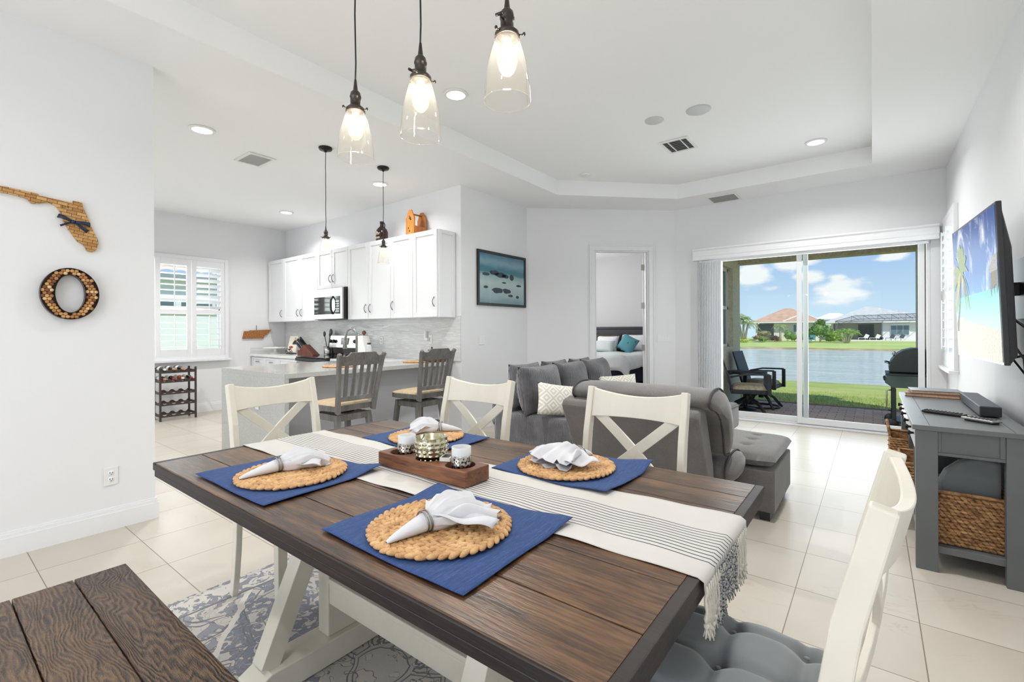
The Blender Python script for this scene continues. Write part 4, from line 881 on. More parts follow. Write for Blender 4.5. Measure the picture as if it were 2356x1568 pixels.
# cork Tennessee map on the left wall
X0 = KX+.006
g = G(); g.prism([(3.43, 1.135), (3.455, 1.26), (3.54, 1.262), (3.545, 1.272), (3.90, 1.285), (3.875, 1.255), (3.85, 1.23), (3.82, 1.195), (3.785, 1.18), (3.765, 1.135)], X0, X0+.022, 'x')
t = thing('cork_map', 'reddish cork panel cut like a long flat state hanging near the wall cabinets', 'wall decor', (X0, 3.66, 1.135)); build('cork_board', g, 'cork_small', t)
g = G(); g.tube([(X0+.006, 3.655, 1.27), (X0+.004, 3.655, 1.36)], .003); build('hanger', g, 'black_metal', t)
# cork Florida map on the partition
PXX = -3.84
FL = [(0.325, 2.063), (0.351, 2.064), (0.426, 2.057), (0.473, 2.053), (0.479, 2.044), (0.618, 2.031), (0.624, 2.046), (0.664, 2.044), (0.667, 2.02), (0.689, 1.958), (0.713, 1.882), (0.736, 1.831), (0.74, 1.805), (0.731, 1.765), (0.711, 1.747), (0.687, 1.751), (0.671, 1.787), (0.643, 1.804), (0.627, 1.828), (0.614, 1.852), (0.593, 1.888), (0.58, 1.917), (0.57, 1.961), (0.552, 1.996), (0.519, 2.015), (0.482, 2.002), (0.447, 1.992), (0.429, 2.016), (0.392, 2.025), (0.333, 2.029), (0.28, 2.03), (0.27, 2.05), (0.28, 2.068)]
t = thing('cork_map', 'wine cork map of a peninsula state with a navy bow', 'wall decor', (PXX, .5, 1.75))
g = G(); g.prism([(a, b) for a, b in FL], PXX+.003, PXX+.018, 'x'); build('cork_board', g, 'cork_rows', t)
def text_mesh(name, body, size, mat, parent, M_):
    cu = bpy.data.curves.new(name, 'FONT'); cu.body = body; cu.size = size; cu.extrude = .0004; tmp = bpy.data.objects.new(name, cu); COL.objects.link(tmp)
    bpy.context.view_layer.update(); me = bpy.data.meshes.new_from_object(tmp.evaluated_get(bpy.context.evaluated_depsgraph_get())); bpy.data.objects.remove(tmp)
    me.transform(Matrix.Translation(-wloc(parent)) @ M_); me.materials.clear(); me.materials.append(MATS[mat]); o = bpy.data.objects.new(name, me); COL.objects.link(o); o.parent = parent; return o
text_mesh('cork_print', '2014', .02, 'ink', t, Matrix.Translation((PXX+.0185, .565, 1.995)) @ Matrix.Rotation(PI/2, 4, 'Z') @ Matrix.Rotation(PI/2, 4, 'X'))
g = G()
def rib(a, b, w0, w1, off):
    a = Vector(a); b = Vector(b); d = (b-a).normalized(); n_ = Vector((-d.y, d.x)); X = PXX+.02
    V = []; K = 6
    for i in range(K+1):
        u = i/K; c_ = a+(b-a)*u; w = w0+(w1-w0)*u; xx = X+off*math.sin(u*PI)
        V += [(xx, c_.x+n_.x*w, c_.y+n_.y*w), (xx, c_.x-n_.x*w, c_.y-n_.y*w)]
    g.add(V, [(2*i, 2*i+1, 2*i+3, 2*i+2) for i in range(K)], True)
kx = (.622, 1.917)
rib(kx, (.556, 1.944), .006, .013, .018); rib(kx, (.700, 1.912), .006, .014, .018); rib(kx, (.688, 1.868), .005, .011, .008); rib(kx, (.566, 1.886), .004, .006, .006)
g.ell((PXX+.026, kx[0], kx[1]), (.009, .010, .011), 10, 8)
build('ribbon_bow', g, 'ribbon', t, solid=.0015)
# letter O filled with cork ends
t = thing('cork_letter', 'letter O filled with wine cork ends', 'wall decor', (PXX, .605, 1.33))
def oval(cy, cz, ry, rz, n=48): return [(cy+ry*math.cos(2*PI*k/n), cz+rz*math.sin(2*PI*k/n)) for k in range(n)]
cy, cz = .607, 1.482; ro = oval(cy, cz, .131, .154); ri = oval(cy, cz, .066, .112)
def ring(g, ro, ri, x0, x1):
    n = len(ro); V = [(x0, a, b) for a, b in ro]+[(x0, a, b) for a, b in ri]+[(x1, a, b) for a, b in ro]+[(x1, a, b) for a, b in ri]; F = []
    for i in range(n):
        j = (i+1) % n; F += [(i, j, n+j, n+i), (2*n+i, 3*n+i, 3*n+j, 2*n+j), (i, 2*n+i, 2*n+j, j), (n+i, n+j, 3*n+j, 3*n+i)]
    g.add(V, F)
g = G(); ring(g, ro, oval(cy, cz, .129, .152), PXX+.002, PXX+.042); ring(g, oval(cy, cz, .068, .114), ri, PXX+.002, PXX+.042); build('metal_rim', g, 'bronze', t)
g = G(); ring(g, oval(cy, cz, .129, .152), oval(cy, cz, .068, .114), PXX+.002, PXX+.022); build('backing', g, 'ink', t)
g = G(); rc = .0099
row = 0; z = cz-.155
while z < cz+.155:
    y = cy-.14+(rc if row % 2 else 0)
    while y < cy+.14:
        a, b = y-cy, z-cz
        if (a/(.129-rc*.75))**2+(b/(.152-rc*.75))**2 <= 1 and (a/(.068+rc*.7))**2+(b/(.114+rc*.7))**2 >= 1:
            h_ = random.uniform(.034, .039); g.mat(random.choice((0, 0, 1, 2, 2, 3))); g.lathe([(rc*.97, .02), (rc*.97, h_-.001), (rc*.9, h_), (0, h_)], (PXX, y, z), 12, axis='x', cap=False)
        y += 2*rc
    z += rc*1.74; row += 1
build('cork_ends', g, ['cork_end', 'cork_end_dark', 'cork_end_mid', 'cork_end_pale'], t)
# framed seascape
t = thing('framed_picture', 'black framed photograph of a blue misty rocky seashore', 'picture', (-4.0, 4.97, 1.575))
A0, A1, B0, B1 = 4.452, 5.495, 1.578, 2.295; w = .035
g = G()
for a in ((A0, A1, B0, B0+w), (A0, A1, B1-w, B1), (A0, A0+w, B0+w, B1-w), (A1-w, A1, B0+w, B1-w)): g.box(-3.998, -3.972, *a)
build('frame', g, 'black_plastic', t, bevel=.003)
g = G(); g.box(-3.995, -3.985, A0+w, A1-w, B0+w, B1-w); build('print', g, 'sea_print', t, origin=(-3.995, A0+w, B0+w))
g = G(); random.seed(3)
def rock(cy_, cz_, w_, h_):
    n = 14; g.prism([(cy_+w_*math.cos(2*PI*k/n)*(random.uniform(.8, 1.1)), cz_+h_*math.sin(2*PI*k/n)*random.uniform(.75, 1.1)) for k in range(n)], -3.986, -3.9845, 'x')
for r_ in ((4.80, 2.02, .10, .035), (4.92, 2.0, .12, .035), (5.02, 1.99, .08, .03), (5.17, 1.985, .05, .045), (4.62, 1.99, .08, .025), (5.33, 1.88, .06, .018), (4.86, 1.79, .12, .04), (5.06, 1.79, .10, .035), (5.14, 1.73, .06, .02), (5.30, 1.72, .04, .022), (4.62, 1.82, .05, .02), (5.0, 1.90, .05, .012)): rock(*r_)
build('rocks', g, 'rock_print', t)
g = G(); g.box(-3.982, -3.981, A0+w, A1-w, B0+w, B1-w); build('glazing', g, 'window_glass', t)
# pendants
def pendant(x, y, zc, ztop, hgt, r, label, grp, small=False, tr=0.0):
    """canopy at zc; shade top rim at ztop; shade height hgt; lower radius r"""
    t = thing('pendant_light', label, 'pendant light', (x, y, zc), group=grp)
    g = G(); g.lathe([(.062, 0), (.064, -.008), (.058, -.022), (.02, -.028), (.008, -.045), (0, -.045)], (x, y, zc-.001), 28, cap=False); build('canopy', g, 'black_metal', t)
    s = 1.08 if not small else 1.0
    zt = ztop+.085*s
    g = G(); n = 10; g.tube([(x+.0015*math.sin(k*1.7), y+.0015*math.cos(k*2.1), zc-.04+(zt-zc+.04)*k/n) for k in range(n+1)], .0032, 8); build('cord', g, 'black_plastic', t)
    g = G(); g.lathe([(.004*s, .115*s), (.009*s, .072*s), (.010*s, .070*s)], (x, y, ztop), 16); g.lathe([(.010*s, .074*s), (.017*s, .066*s), (.0205*s, .052*s), (.0205*s, .048*s), (.0185*s, .046*s), (.0185*s, .016*s), (.026*s, .014*s), (.034*s, .006*s), (.035*s, -.006*s), (.028*s, -.004*s)], (x, y, ztop), 24, cap=False); build('socket', g, 'bronze', t)
    for a in (0.4, 0.4+2*PI/3, 0.4+4*PI/3):
        g = G(); c_, s_ = math.cos(a+tr), math.sin(a+tr); g.tube([(x+c_*.034*s, y+s_*.034*s, ztop), (x+c_*.045*s, y+s_*.045*s, ztop)], .0022*s, 6); g.ell((x+c_*.047*s, y+s_*.047*s, ztop+.001), (.0045*s, .0045*s, .0055*s), 8, 6); build('thumbscrew', g, 'bronze', t)
    if not small:
        g = G(); c_, s_ = math.cos(tr+2.6), math.sin(tr+2.6); zz = ztop+.036*s; g.tube([(x+c_*.018*s, y+s_*.018*s, zz), (x+c_*.038*s, y+s_*.038*s, zz+.003)], .0025*s, 6); g.tube([(x+c_*.04*s-s_*.010*s, y+s_*.04*s+c_*.010*s, zz+.002), (x+c_*.04*s+s_*.010*s, y+s_*.04*s-c_*.010*s, zz+.004)], [.0045*s, .004*s], 8); build('turn_switch', g, 'bronze', t)
    prof = [(.030*s, 0), (.036*s, -.012*s)]+[(r*(0.55+0.45*math.sin(u*PI/2)**0.9), -.012*s-u*(hgt-.012*s)) for u in [k/12 for k in range(1, 13)]]
    g = G(); g.lathe(prof, (x, y, ztop-.004), 40, cap=False); inner = [(max(a-.0018, .001), b) for a, b in prof]
    build('glass_shade', g, 'shade_glass', t)
    g = G(); zz = ztop-.004-hgt; g.tube([(x+r*math.cos(2*PI*k/40), y+r*math.sin(2*PI*k/40), zz) for k in range(40)], .0013, 6, closed=True); build('rim', g, 'shade_glass', t)
    g = G(); g.lathe([(.012*s, .0), (.014*s, -.016*s), (.021*s, -.034*s), (.0275*s, -.052*s), (.0285*s, -.064*s), (.024*s, -.084*s), (.012*s, -.099*s), (0, -.102*s)], (x, y, ztop-.006), 24, cap=False); build('bulb', g, 'bulb_glass', t)
    g = G()
    for k in range(4): a = k*PI/2+.3; g.tube([(x+.004*s*math.cos(a), y+.004*s*math.sin(a), ztop-.026*s), (x+.008*s*math.cos(a), y+.008*s*math.sin(a), ztop-.082*s)], .0011*s, 5)
    build('filament', g, 'filament', t)
    g = G(); g.lathe([(.0, -.004), (.013*s, -.004), (.013*s, -.026*s), (.0, -.028*s)], (x, y, ztop), 16, cap=False); build('lamp_base', g, 'ceramic', t)
    d = bpy.data.lights.new('bulb_light', 'POINT'); d.energy = BULB_W if not small else 1.6; d.color = (1, .93, .84); d.shadow_soft_size = .02*s; o = bpy.data.objects.new('bulb_light', d); COL.objects.link(o); o.location = (x, y, ztop-.06*s)
PG = 'glass pendants over the dining table'; KG = 'small glass pendants over the bar'
pendant(-1.63, 1.10, HT, 2.128, .185, .0705, 'glass dining pendant nearest the kitchen', PG, tr=0.0)
pendant(-1.245, 1.10, HT, 2.128, .198, .0695, 'middle glass pendant of the dining row', PG, tr=0.7)
pendant(-0.861, 1.10, HT, 2.128, .190, .0695, 'glass dining pendant with its switch key out to the side', PG, tr=2.2)
pendant(-4.22, 2.51, H, 2.162, .18, .062, 'glass bar pendant hanging in front of the cabinet above the microwave', KG, True)
pendant(-4.235, 3.20, H, 2.172, .18, .062, 'glass bar pendant hanging in front of the right wall cabinets', KG, True)
# ================================================================ DINING
random.seed(11)
RUG = ((-2.55-.35)/2, 1.20)
g = G(); g.box(-2.55, -.35, .50, 1.90, .0005, .009)
build('area_rug', g, 'rug_weave', origin=(RUG[0], RUG[1], 0.0005), label='blue grey and cream patterned rug under the dining table', cat='rug')
TX0, TX1, TY0, TY1, TZ = -2.15, -.27, .57, 1.64, .76
t = thing('dining_table', 'dark plank top farmhouse table with a cream trestle base', 'table', ((TX0+TX1)/2, (TY0+TY1)/2, 0.009))
seams = [TY0, .725, .905, 1.13, 1.36, 1.50, TY1]
for i in range(6):
    g = G(); g.box(TX0+.025, TX1-.025, seams[i]+.0016, seams[i+1]-.0016, TZ-.028, TZ); o = build('plank', g, 'table_wood', t, bevel=.0022, origin=(TX0, seams[i]+random.uniform(-.4, .4), TZ-random.uniform(0, .4)))
g = G(); g.box(TX0+.02, TX1-.02, TY0+.004, TY1-.004, TZ-.031, TZ-.006)
for a in ((TX0, TX0+.0255), (TX1-.0255, TX1)): g.box(a[0], a[1], TY0-.001, TY1+.001, TZ-.028, TZ)
g.box(TX0+.004, TX1-.004, TY0-.002, TY0+.01, TZ-.028, TZ-.004); g.box(TX0+.004, TX1-.004, TY1-.01, TY1+.002, TZ-.028, TZ-.004)
g.box(TX0+.004, TX1-.004, TY0+.003, TY1-.003, TZ-.054, TZ-.030)
build('table_edge', g, 'table_edge', t, bevel=.003)
g = G()
for a in ((TX0+.10, TX1-.10, TY0+.12, TY0+.145), (TX0+.10, TX1-.10, TY1-.145, TY1-.12), (TX0+.10, TX0+.125, TY0+.12, TY1-.12), (TX1-.125, TX1-.10, TY0+.12, TY1-.12)): g.box(*a, TZ-.10, TZ-.054)
build('apron', g, 'table_edge', t)
YC = 1.09
for cx in (-1.66, -.78):
    g = G(); g.prism([(YC-.40, .012), (YC+.40, .012), (YC+.40, .07), (YC+.34, .10), (YC-.34, .10), (YC-.40, .07)], cx-.06, cx+.06, 'x'); build('foot', g, 'cream_paint', t, bevel=.004)
    g = G(); g.box(cx-.035, cx+.035, YC-.12, YC+.09, .10, TZ-.10); build('post', g, 'cream_paint', t, bevel=.004)
    g = G(); g.box(cx-.04, cx+.04, YC-.40, YC+.40, TZ-.13, TZ-.055); build('bolster', g, 'cream_paint', t, bevel=.004)
    for sy in (-1, 1):
        g = G(); g.beam((cx, YC-.015+sy*.32, .10), (cx, YC-.015+sy*.09, TZ-.13), .07, .065, up=(0, 1, 0)); build('brace', g, 'cream_paint', t, bevel=.003)
g = G(); g.box(-1.625, -.815, YC-.117, YC+.055, .225, .300); g.box(-1.625, -.815, YC-.120, YC+.058, .300, .320); build('stretcher', g, 'cream_paint', t, bevel=.003)
# bench
t = thing('dining_bench', 'dark textured plank bench beside the table', 'bench', (-1.3, .28, 0))
bs = [.085, .19, .328, .462]
for i in range(3):
    g = G(); g.box(-2.03, -.62, bs[i]+.0015, bs[i+1]-.0015, .43, .46); build('plank', g, 'bench_wood', t, bevel=.003, origin=(-2.03+random.uniform(0, .3), bs[i]+.3*i, .3))
g = G(); g.box(-2.01, -.64, .10, .45, .425, .445); g.box(-1.9, -.75, .13, .42, .35, .425); build('seat_frame', g, 'table_edge', t)
for x in (-1.85, -.80):
    for y in (.15, .40): g = G(); g.box(x-.03, x+.03, y-.03, y+.03, .0, .425); build('leg', g, 'cream_paint', t, bevel=.003)
# chairs
def make_chair():
    t = thing('dining_chair', 'x', 'chair', (0, 0, 0))
    g = G()
    def seat_out(w, y0, y1, n=8):
        pts = []
        for k in range(n+1): u = -1+2*k/n; pts.append((u*w*(1.0 if True else 1), y1-.035*u*u))
        pts += [(-.0, 0)][:0]
        return [(-w*.90, y0), (w*.90, y0)]+[(x, y) for x, y in reversed(pts)]
    g.prism(seat_out(.23, -.22, .22), .445, .47); build('seat', g, 'seat_wood', t, bevel=.010, seg=3)
    g = G(); z0, z1 = .375, .445
    def ap(x0, y0, x1, y1, arch=.03):
        a = Vector((x0, y0)); b = Vector((x1, y1)); n = 10; d = (b-a).normalized(); nn = Vector((-d.y, d.x))*.011; V = []
        for k in range(n+1):
            u = k/n; p = a+(b-a)*u; zl = z0+arch*math.sin(u*PI)**.8
            V += [(p.x-nn.x, p.y-nn.y, zl), (p.x+nn.x, p.y+nn.y, zl), (p.x+nn.x, p.y+nn.y, z1), (p.x-nn.x, p.y-nn.y, z1)]
        F = [(0, 1, 2, 3), (4*n+3, 4*n+2, 4*n+1, 4*n)]
        for k in range(n):
            for q in range(4): F.append((4*k+q, 4*k+4+q, 4*k+4+(q+1) % 4, 4*k+(q+1) % 4))
        g.add(V, F)
    ap(-.20, .185, .20, .185); ap(-.19, -.20, .19, -.20); ap(-.195, -.20, -.205, .185); ap(.195, -.20, .205, .185); build('apron', g, 'cream_paint', t)
    for sx in (-1, 1):
        g = G(); g.sweep([(sx*.195, .18, .445), (sx*.195, .18, .20), (sx*.195, .18, 0.0)], [.042, .038, .032], [.042, .038, .032], up=(0, 1, 0)); build('front_leg', g, 'cream_paint', t, bevel=.003)
        g = G(); ys = [(-.255, 0.0), (-.235, .10), (-.215, .25), (-.205, .42), (-.220, .60), (-.250, .80), (-.296, .99)]
        g.sweep([(sx*.204, y, z) for y, z in ys], [.028]*7, [.034, .038, .042, .046, .044, .042, .038], up=(0, 1, 0)); build('back_post', g, 'cream_paint', t, bevel=.004)
    def yb(z): return -.205-.091*max(0, (z-.42)/.57)**1.6
    g = G(); n = 16; V = []
    for k in range(n+1):
        u = -1+2*k/n; x = u*.195; dip = .028*(1-u*u); bow = .032*(1-u*u); zt = .985-dip; zb = .865+.004*(1-u*u)
        for z, o in ((zb, -.011), (zb, .011), (zt, .011), (zt, -.011)): V.append((x, yb(z)-bow+o, z))
    F = [(0, 1, 2, 3), (4*n+3, 4*n+2, 4*n+1, 4*n)]
    for k in range(n):
        for q in range(4): F.append((4*k+q, 4*k+4+q, 4*k+4+(q+1) % 4, 4*k+(q+1) % 4))
    g.add(V, F); build('crest_rail', g, 'cream_paint', t, bevel=.003)
    g = G(); g.sweep([(-.195, yb(.575), .575), (0, yb(.575)-.02, .575), (.195, yb(.575), .575)], .02, .05, up=(0, 0, 1)); build('lower_rail', g, 'cream_paint', t, bevel=.003)
    for sx in (-1, 1):
        g = G(); P = []
        for k in range(9):
            u = k/8; x = sx*(-.174+.348*u); z = .882-.302*u; bow = .03*(1-(x/.195)**2); P.append((x, yb(z)-bow-.004+sx*.001, z))
        g.sweep(P, .042, .012, up=(0, 1, 0)); build('cross_slat', g, 'cream_paint', t, bevel=.002)
    return t
CG = 'cream x-back dining chairs'
ch = make_chair(); ch.location = (-2.14, 1.15, 0.009); ch.rotation_euler = (0, 0, -PI/2); ch['label'] = 'x-back chair at the table end nearest the kitchen'; ch['group'] = CG
def chair(x, y, rz, label): return dup(ch, (x, y, 0.009 if x < -.5 else 0.0), rz, label, CG)
chair(-1.62, 1.545, PI+.05, 'x-back chair on the sofa side of the table, next to the bar stools')
chair(-.785, 1.59, PI+.02, 'x-back chair standing right in front of the grey sofa back')
chd = chair(-.270, 1.092, PI/2-.06, 'x-back chair with a tufted grey cushion at the table end')
# tufted cushion
t = thing('seat_cushion', 'dark grey button tufted cushion on the end chair', 'cushion', (-.26, 1.04, .47))
tuft = [(i*.145, j*.145) for i in (-1, 0, 1) for j in (-1, 0, 1)]
g = G()
def cf(sg):
    def f(u, v):
        x = (u*2-1); y = (v*2-1); px, py = x*.21, y*.21
        e = (max(0, 1-abs(x)**4)*max(0, 1-abs(y)**4))**.38
        z = .052*e
        for a, b in tuft:
            d2 = ((px-a)**2+(py-b)**2); z -= .030*math.exp(-d2/.0007)*e
        dx = min(abs(px-a) for a in (-.145, 0, .145)); dy = min(abs(py-b) for b in (-.145, 0, .145))
        z -= (.010*math.exp(-(dx/.012)**2)+.010*math.exp(-(dy/.012)**2))*e
        k = 1+.035*math.sin(11*math.atan2(y, x))*(max(abs(x), abs(y)))**6
        return (-.26+px*k, 1.04+py*k, .518+sg*z*(1 if sg > 0 else .9))
    return f
g.grid(cf(1), 60, 60); g.grid(cf(-1), 20, 20); build('pad', g, 'cushion_grey', t)
for a, b in tuft: g = G(); g.ell((-.26+a, 1.04+b, .541), (.006, .006, .003), 8, 5); build('button', g, 'cushion_grey', t)
g = G(); g.tube([(-.05, 1.0, .50), (-.03, .98, .49), (-.02, .95, .46)], .004); g.tube([(-.05, 1.2, .50), (-.03, 1.22, .49), (-.02, 1.25, .46)], .004); build('tie', g, 'cushion_grey', t)
# runner with tassels at both ends
RY, RW = 1.107, .188
def run(u, v):
    L_ = 1.935; s_ = -L_/2+u*L_; cx = (TX0+TX1)/2; half = (TX1-TX0)/2+.004
    y = RY+.034*s_+(v*2-1)*RW*(1+.012*math.sin(s_*7))+.006*math.sin(s_*3.1)
    x = s_; z = TZ+.0035+.0012*math.sin(s_*31+v*5)+.0012*math.sin(s_*13-v*9)
    if abs(s_) > half-.006:
        e = abs(s_)-(half-.006); r = .010
        if e < r*PI/2: x = math.copysign(half-.006+r*math.sin(e/r), s_); z = TZ+.0035-r*(1-math.cos(e/r))
        else: x = math.copysign(half-.006+r, s_); z = TZ+.0035-r-(e-r*PI/2)
    return (cx+x, y, z)
t = thing('table_runner', 'cream table runner with thin dark stripes and knotted tassels', 'table runner', ((TX0+TX1)/2, RY, TZ))
g = G(); g.grid(run, 120, 24); build('cloth', g, 'runner_cloth', t, solid=.0012)
NT = 26
for end in (-1, 1):
    xe = (TX0+TX1)/2+end*((TX1-TX0)/2+.008+.0)
    for k in range(NT):
        v = (k+.5)/NT; y = RY+end*.033+(v*2-1)*RW*.985; ln = random.uniform(.075, .105); z0 = TZ-.016; stripe = abs((v*2-1)*RW) < .085
        sw = random.uniform(-.006, .006); g = G(); P = [(xe+end*.001*math.sin(i*2.0), y+sw*i/6+.0022*math.sin(i*2.2+k), z0-ln*i/6) for i in range(7)]
        g.tube(P, [.003, .0042, .003, .0042, .003, .0042, .003], 6); kx_, ky_, kz_ = P[-1]; g.ell((kx_, ky_, kz_-.003), (.0058, .0058, .006), 8, 6)
        for q in range(4): a = q*PI/2+k; g.tube([(kx_, ky_, kz_-.006), (kx_+.006*math.cos(a), ky_+.006*math.sin(a), kz_-.026)], [.0026, .0012], 5)
        build('tassel', g, 'tassel_grey' if stripe else 'tassel_white', t)
# blue placemats
def placemat(cx, cy, w, d, rz, label, lift):
    def f(u, v):
        a, b = u*2-1, v*2-1; bw = 1+.02*math.sin(a*2.5+b+cx*9)*b; z = TZ+.0065+.0012*math.sin(a*9+b*4+cx*7)*abs(a)
        for (ca, cb, am) in lift: z += am*max(0, 1-((a-ca)**2+(b-cb)**2)*2.6)**2
        return (a*w/2*(1+.012*math.sin(b*3+cy*5)), b*d/2*bw, z)
    g = G(); g.grid(f, 36, 28); xf(g, Matrix.Translation((cx, cy, 0)) @ Matrix.Rotation(rz, 4, 'Z'))
    return build('placemat', g, 'denim_blue', solid=.0022, origin=(cx, cy, TZ), label=label, cat='placemat', group='blue cloth placemats')
placemat(-1.59, .805, .48, .40, .02, 'blue cloth placemat whose napkin points at the kitchen end corner', [(1, 1, .018)])
placemat(-.835, .82, .47, .40, .01, 'blue cloth placemat closest to the bench with the largest view', [(1, 1, .012), (-1, 1, .008)])
placemat(-1.61, 1.44, .47, .35, -.01, 'blue cloth placemat behind the candle tray', [(1, -1, .006)])
placemat(-.845, 1.445, .45, .37, .0, 'blue cloth placemat in front of the grey sofa side chair', [(1, 1, .018), (1, -1, .010)])
# braided seagrass chargers
def braid_mesh(R=.172, lump=1.0):
    g = G(); w = .0245; rr = R-w/2; first = True
    while rr > .012:
        n = max(5, int(2*PI*rr/.0215))
        for k in range(n):
            for sgn in (-1, 1):
                a = 2*PI*(k+(.5 if sgn > 0 else 0))/n+rr*7; r_ = rr+sgn*w*.21
                rot = Matrix.Rotation(a+PI/2+sgn*.55, 3, 'Z') @ Matrix.Rotation(random.uniform(-.12, .12), 3, 'Y')
                g.ell((r_*math.cos(a), r_*math.sin(a), .006+random.uniform(-.0008, .0012)), (.0175*random.uniform(.9, 1.1), .0078*random.uniform(.9, 1.1), .0062), 9, 6, rot=rot)
        rr -= w*.98
    g.lathe([(0, .0015), (R-.012, .0015), (R-.012, .005), (0, .005)], (0, 0, 0), 40, cap=False)
    return g
cg_ = braid_mesh()
chg = build('round_charger', cg_, 'seagrass', origin=(0, 0, 0), label='x', cat='placemat', group='round braided seagrass mats')
chg.location = (-1.555, .80, TZ+.010); chg['label'] = 'round braided mat under the napkin nearest the kitchen table end'
def charger(x, y, z, label, rz=0, sc=1.0):
    c = dup(chg, (x, y, z), rz, label); c.scale = (sc, sc, 1); return c
charger(-.840, .80, TZ+.010, 'round braided mat on the front blue placemat, fully seen', 1.1)
charger(-1.605, 1.445, TZ+.010, 'round braided mat behind the candle tray', 2.2, .96)
charger(-.86, 1.425, TZ+.010, 'round braided mat holding the bow shaped napkin', 3.0, .98)
charger(-4.50, 2.83, CZ+.001, 'round braided mat on the bar behind the first stool', .5)
charger(-4.37, 3.78, CZ+.001, 'round braided mat on the bar near the wall end', .9, .95)
# napkins
def napkin(x, y, z0, rz, label, tip=.115, fan=.15, spread=1.0, pleats=5, flop=0.0, seed=1):
    rnd = random.Random(seed); t = thing('napkin', label, 'napkin', (x, y, z0), group='white napkins in metal rings')
    MX = Matrix.Translation((x, y, z0)) @ Matrix.Rotation(rz, 4, 'Z')
    ph = rnd.random()*6; n = 44
    def body(u, v):
        # u along (tip -> fan), v around the rolled cloth
        s_ = -tip+u*(tip+fan)
        if s_ < 0: k = 1-(-s_/tip); r = .003+.019*max(0, k)**.75; wy, wz = r*1.15, r*.95
        else: k = s_/fan; wy = .020+.075*spread*k**.85; wz = .019+.012*math.sin(k*PI)-.006*k
        a = v*2*PI
        ripple = 0 if s_ < 0 else min(1, s_/.05)*1.0
        up = math.sin(a); c_ = math.cos(a)
        zz = wz*(1+up)+ (ripple*.010*math.sin(c_*pleats*PI+ph)+ripple*.004*math.sin(c_*11+s_*60)) + flop*ripple*(s_/fan)*(c_**2)*.02
        ed = ripple*(.016*math.sin(c_*pleats*PI*.9+ph*2)+.014*c_*c_*rnd.uniform(1, 1))*max(0, (s_/fan))**2
        zz = max(.001, zz+.004*math.sin(s_*38+c_*3)*ripple)
        return (s_-ed, wy*c_+.006*math.sin(s_*22+ph)*ripple, zz*(1-.25*(1 if s_ < 0 else 0)*0))
    g = G(); g.grid(body, n, n); xf(g, MX); build('cloth', g, 'napkin_cloth', t)
    # fan layer: an upper leaf of the folded cloth
    def leaf(u, v):
        a = (v-.5)*1.9*spread; r = .012+u*(fan*1.02)*(1-.18*abs(math.sin(v*9+ph))); zz = .034+.010*math.sin(v*pleats*2*PI+ph)*u-.012*u*u+.005*math.sin(u*9+v*7)
        return (r*math.cos(a), r*math.sin(a)*.95, max(.004, zz))
    g = G(); g.grid(leaf, 18, 40); xf(g, MX); build('fold', g, 'napkin_cloth', t, solid=.0012)
    for dx in (-.006, .004):
        g = G(); g.tube([(dx+.0015*math.sin(a*2), .0265*math.cos(a), .0225+.0235*math.sin(a)) for a in [2*PI*k/32 for k in range(32)]], .0022, 8, closed=True); xf(g, MX); build('ring', g, 'nickel', t)
    return t
ZN = TZ+.021
napkin(-.835, .745, ZN, 1.42+.0, 'white napkin with a double ring on the front mat, tip toward the bench', .10, .17, 1.05, 6, 0, 2)
napkin(-1.585, .765, ZN, 1.15+.35, 'white napkin on the mat at the kitchen end of the bench side', .12, .15, .9, 5, 0, 5)
napkin(-1.60, 1.525, ZN, 3.9, 'white napkin seen behind the gold candle holder', .10, .13, .9, 5, 0, 7)
napkin(-.852, 1.505, ZN, -1.75, 'white bow shaped napkin with its ring away from the camera', .075, .17, 1.25, 4, 1.0, 9)
# wooden candle tray with three wells
def boolean_cut(o, cutters):
    for c in cutters:
        md = o.modifiers.new('c', 'BOOLEAN'); md.operation = 'DIFFERENCE'; md.object = c; md.solver = 'EXACT'
    bpy.context.view_layer.update(); dg = bpy.context.evaluated_depsgraph_get(); me = bpy.data.meshes.new_from_object(o.evaluated_get(dg))
    o.modifiers.clear(); o.data = me
    for c in cutters: bpy.data.objects.remove(c)
TRX, TRY = -1.205, 1.103
t = thing('candle_tray', 'long walnut block tray with three round wells on the runner', 'tray', (TRX, TRY, TZ+.006))
g = G(); g.box(TRX-.215, TRX+.215, TRY-.057, TRY+.057, TZ+.0065, TZ+.056); tr_ = build('block', g, 'walnut', t)
cut = []
for dx in (-.14, 0, .14):
    g = G(); g.lathe([(.049, .020), (.049, .09)], (TRX+dx, TRY, TZ), 40); cut.append(build('cutter', g, 'walnut', t))
boolean_cut(tr_, cut)
md = tr_.modifiers.new('b', 'BEVEL'); md.width = .003; md.segments = 2; md.limit_method = 'ANGLE'; md.angle_limit = math.radians(50)
def votive(x, y, label, lean=0):
    t = thing('candle_holder', label, 'candle holder', (x, y, TZ+.0205), group='speckled silver candle cups')
    g = G(); g.lathe([(0, 0), (.028, 0), (.0325, .006), (.0335, .066), (.031, .068), (.029, .01), (0, .008)], (x, y, TZ+.0205), 32, cap=False); build('silvered_cup', g, 'mercury_dark', t)
    g = G(); g.lathe([(.0315, .060), (.0315, .094), (.0285, .094), (.0285, .03)], (x, y, TZ+.0205), 32, cap=False); build('frosted_sleeve', g, 'frosted_glass', t)
votive(TRX-.132, TRY+.006, 'speckled silver candle cup in the tray well at the kitchen end'); votive(TRX+.145, TRY, 'speckled silver candle cup in the tray well at the TV end')
gx, gy = TRX-.005, TRY+.008
t = thing('candle_holder', 'larger pale gold bumpy glass candle holder in the middle well', 'candle holder', (gx, gy, TZ+.028))
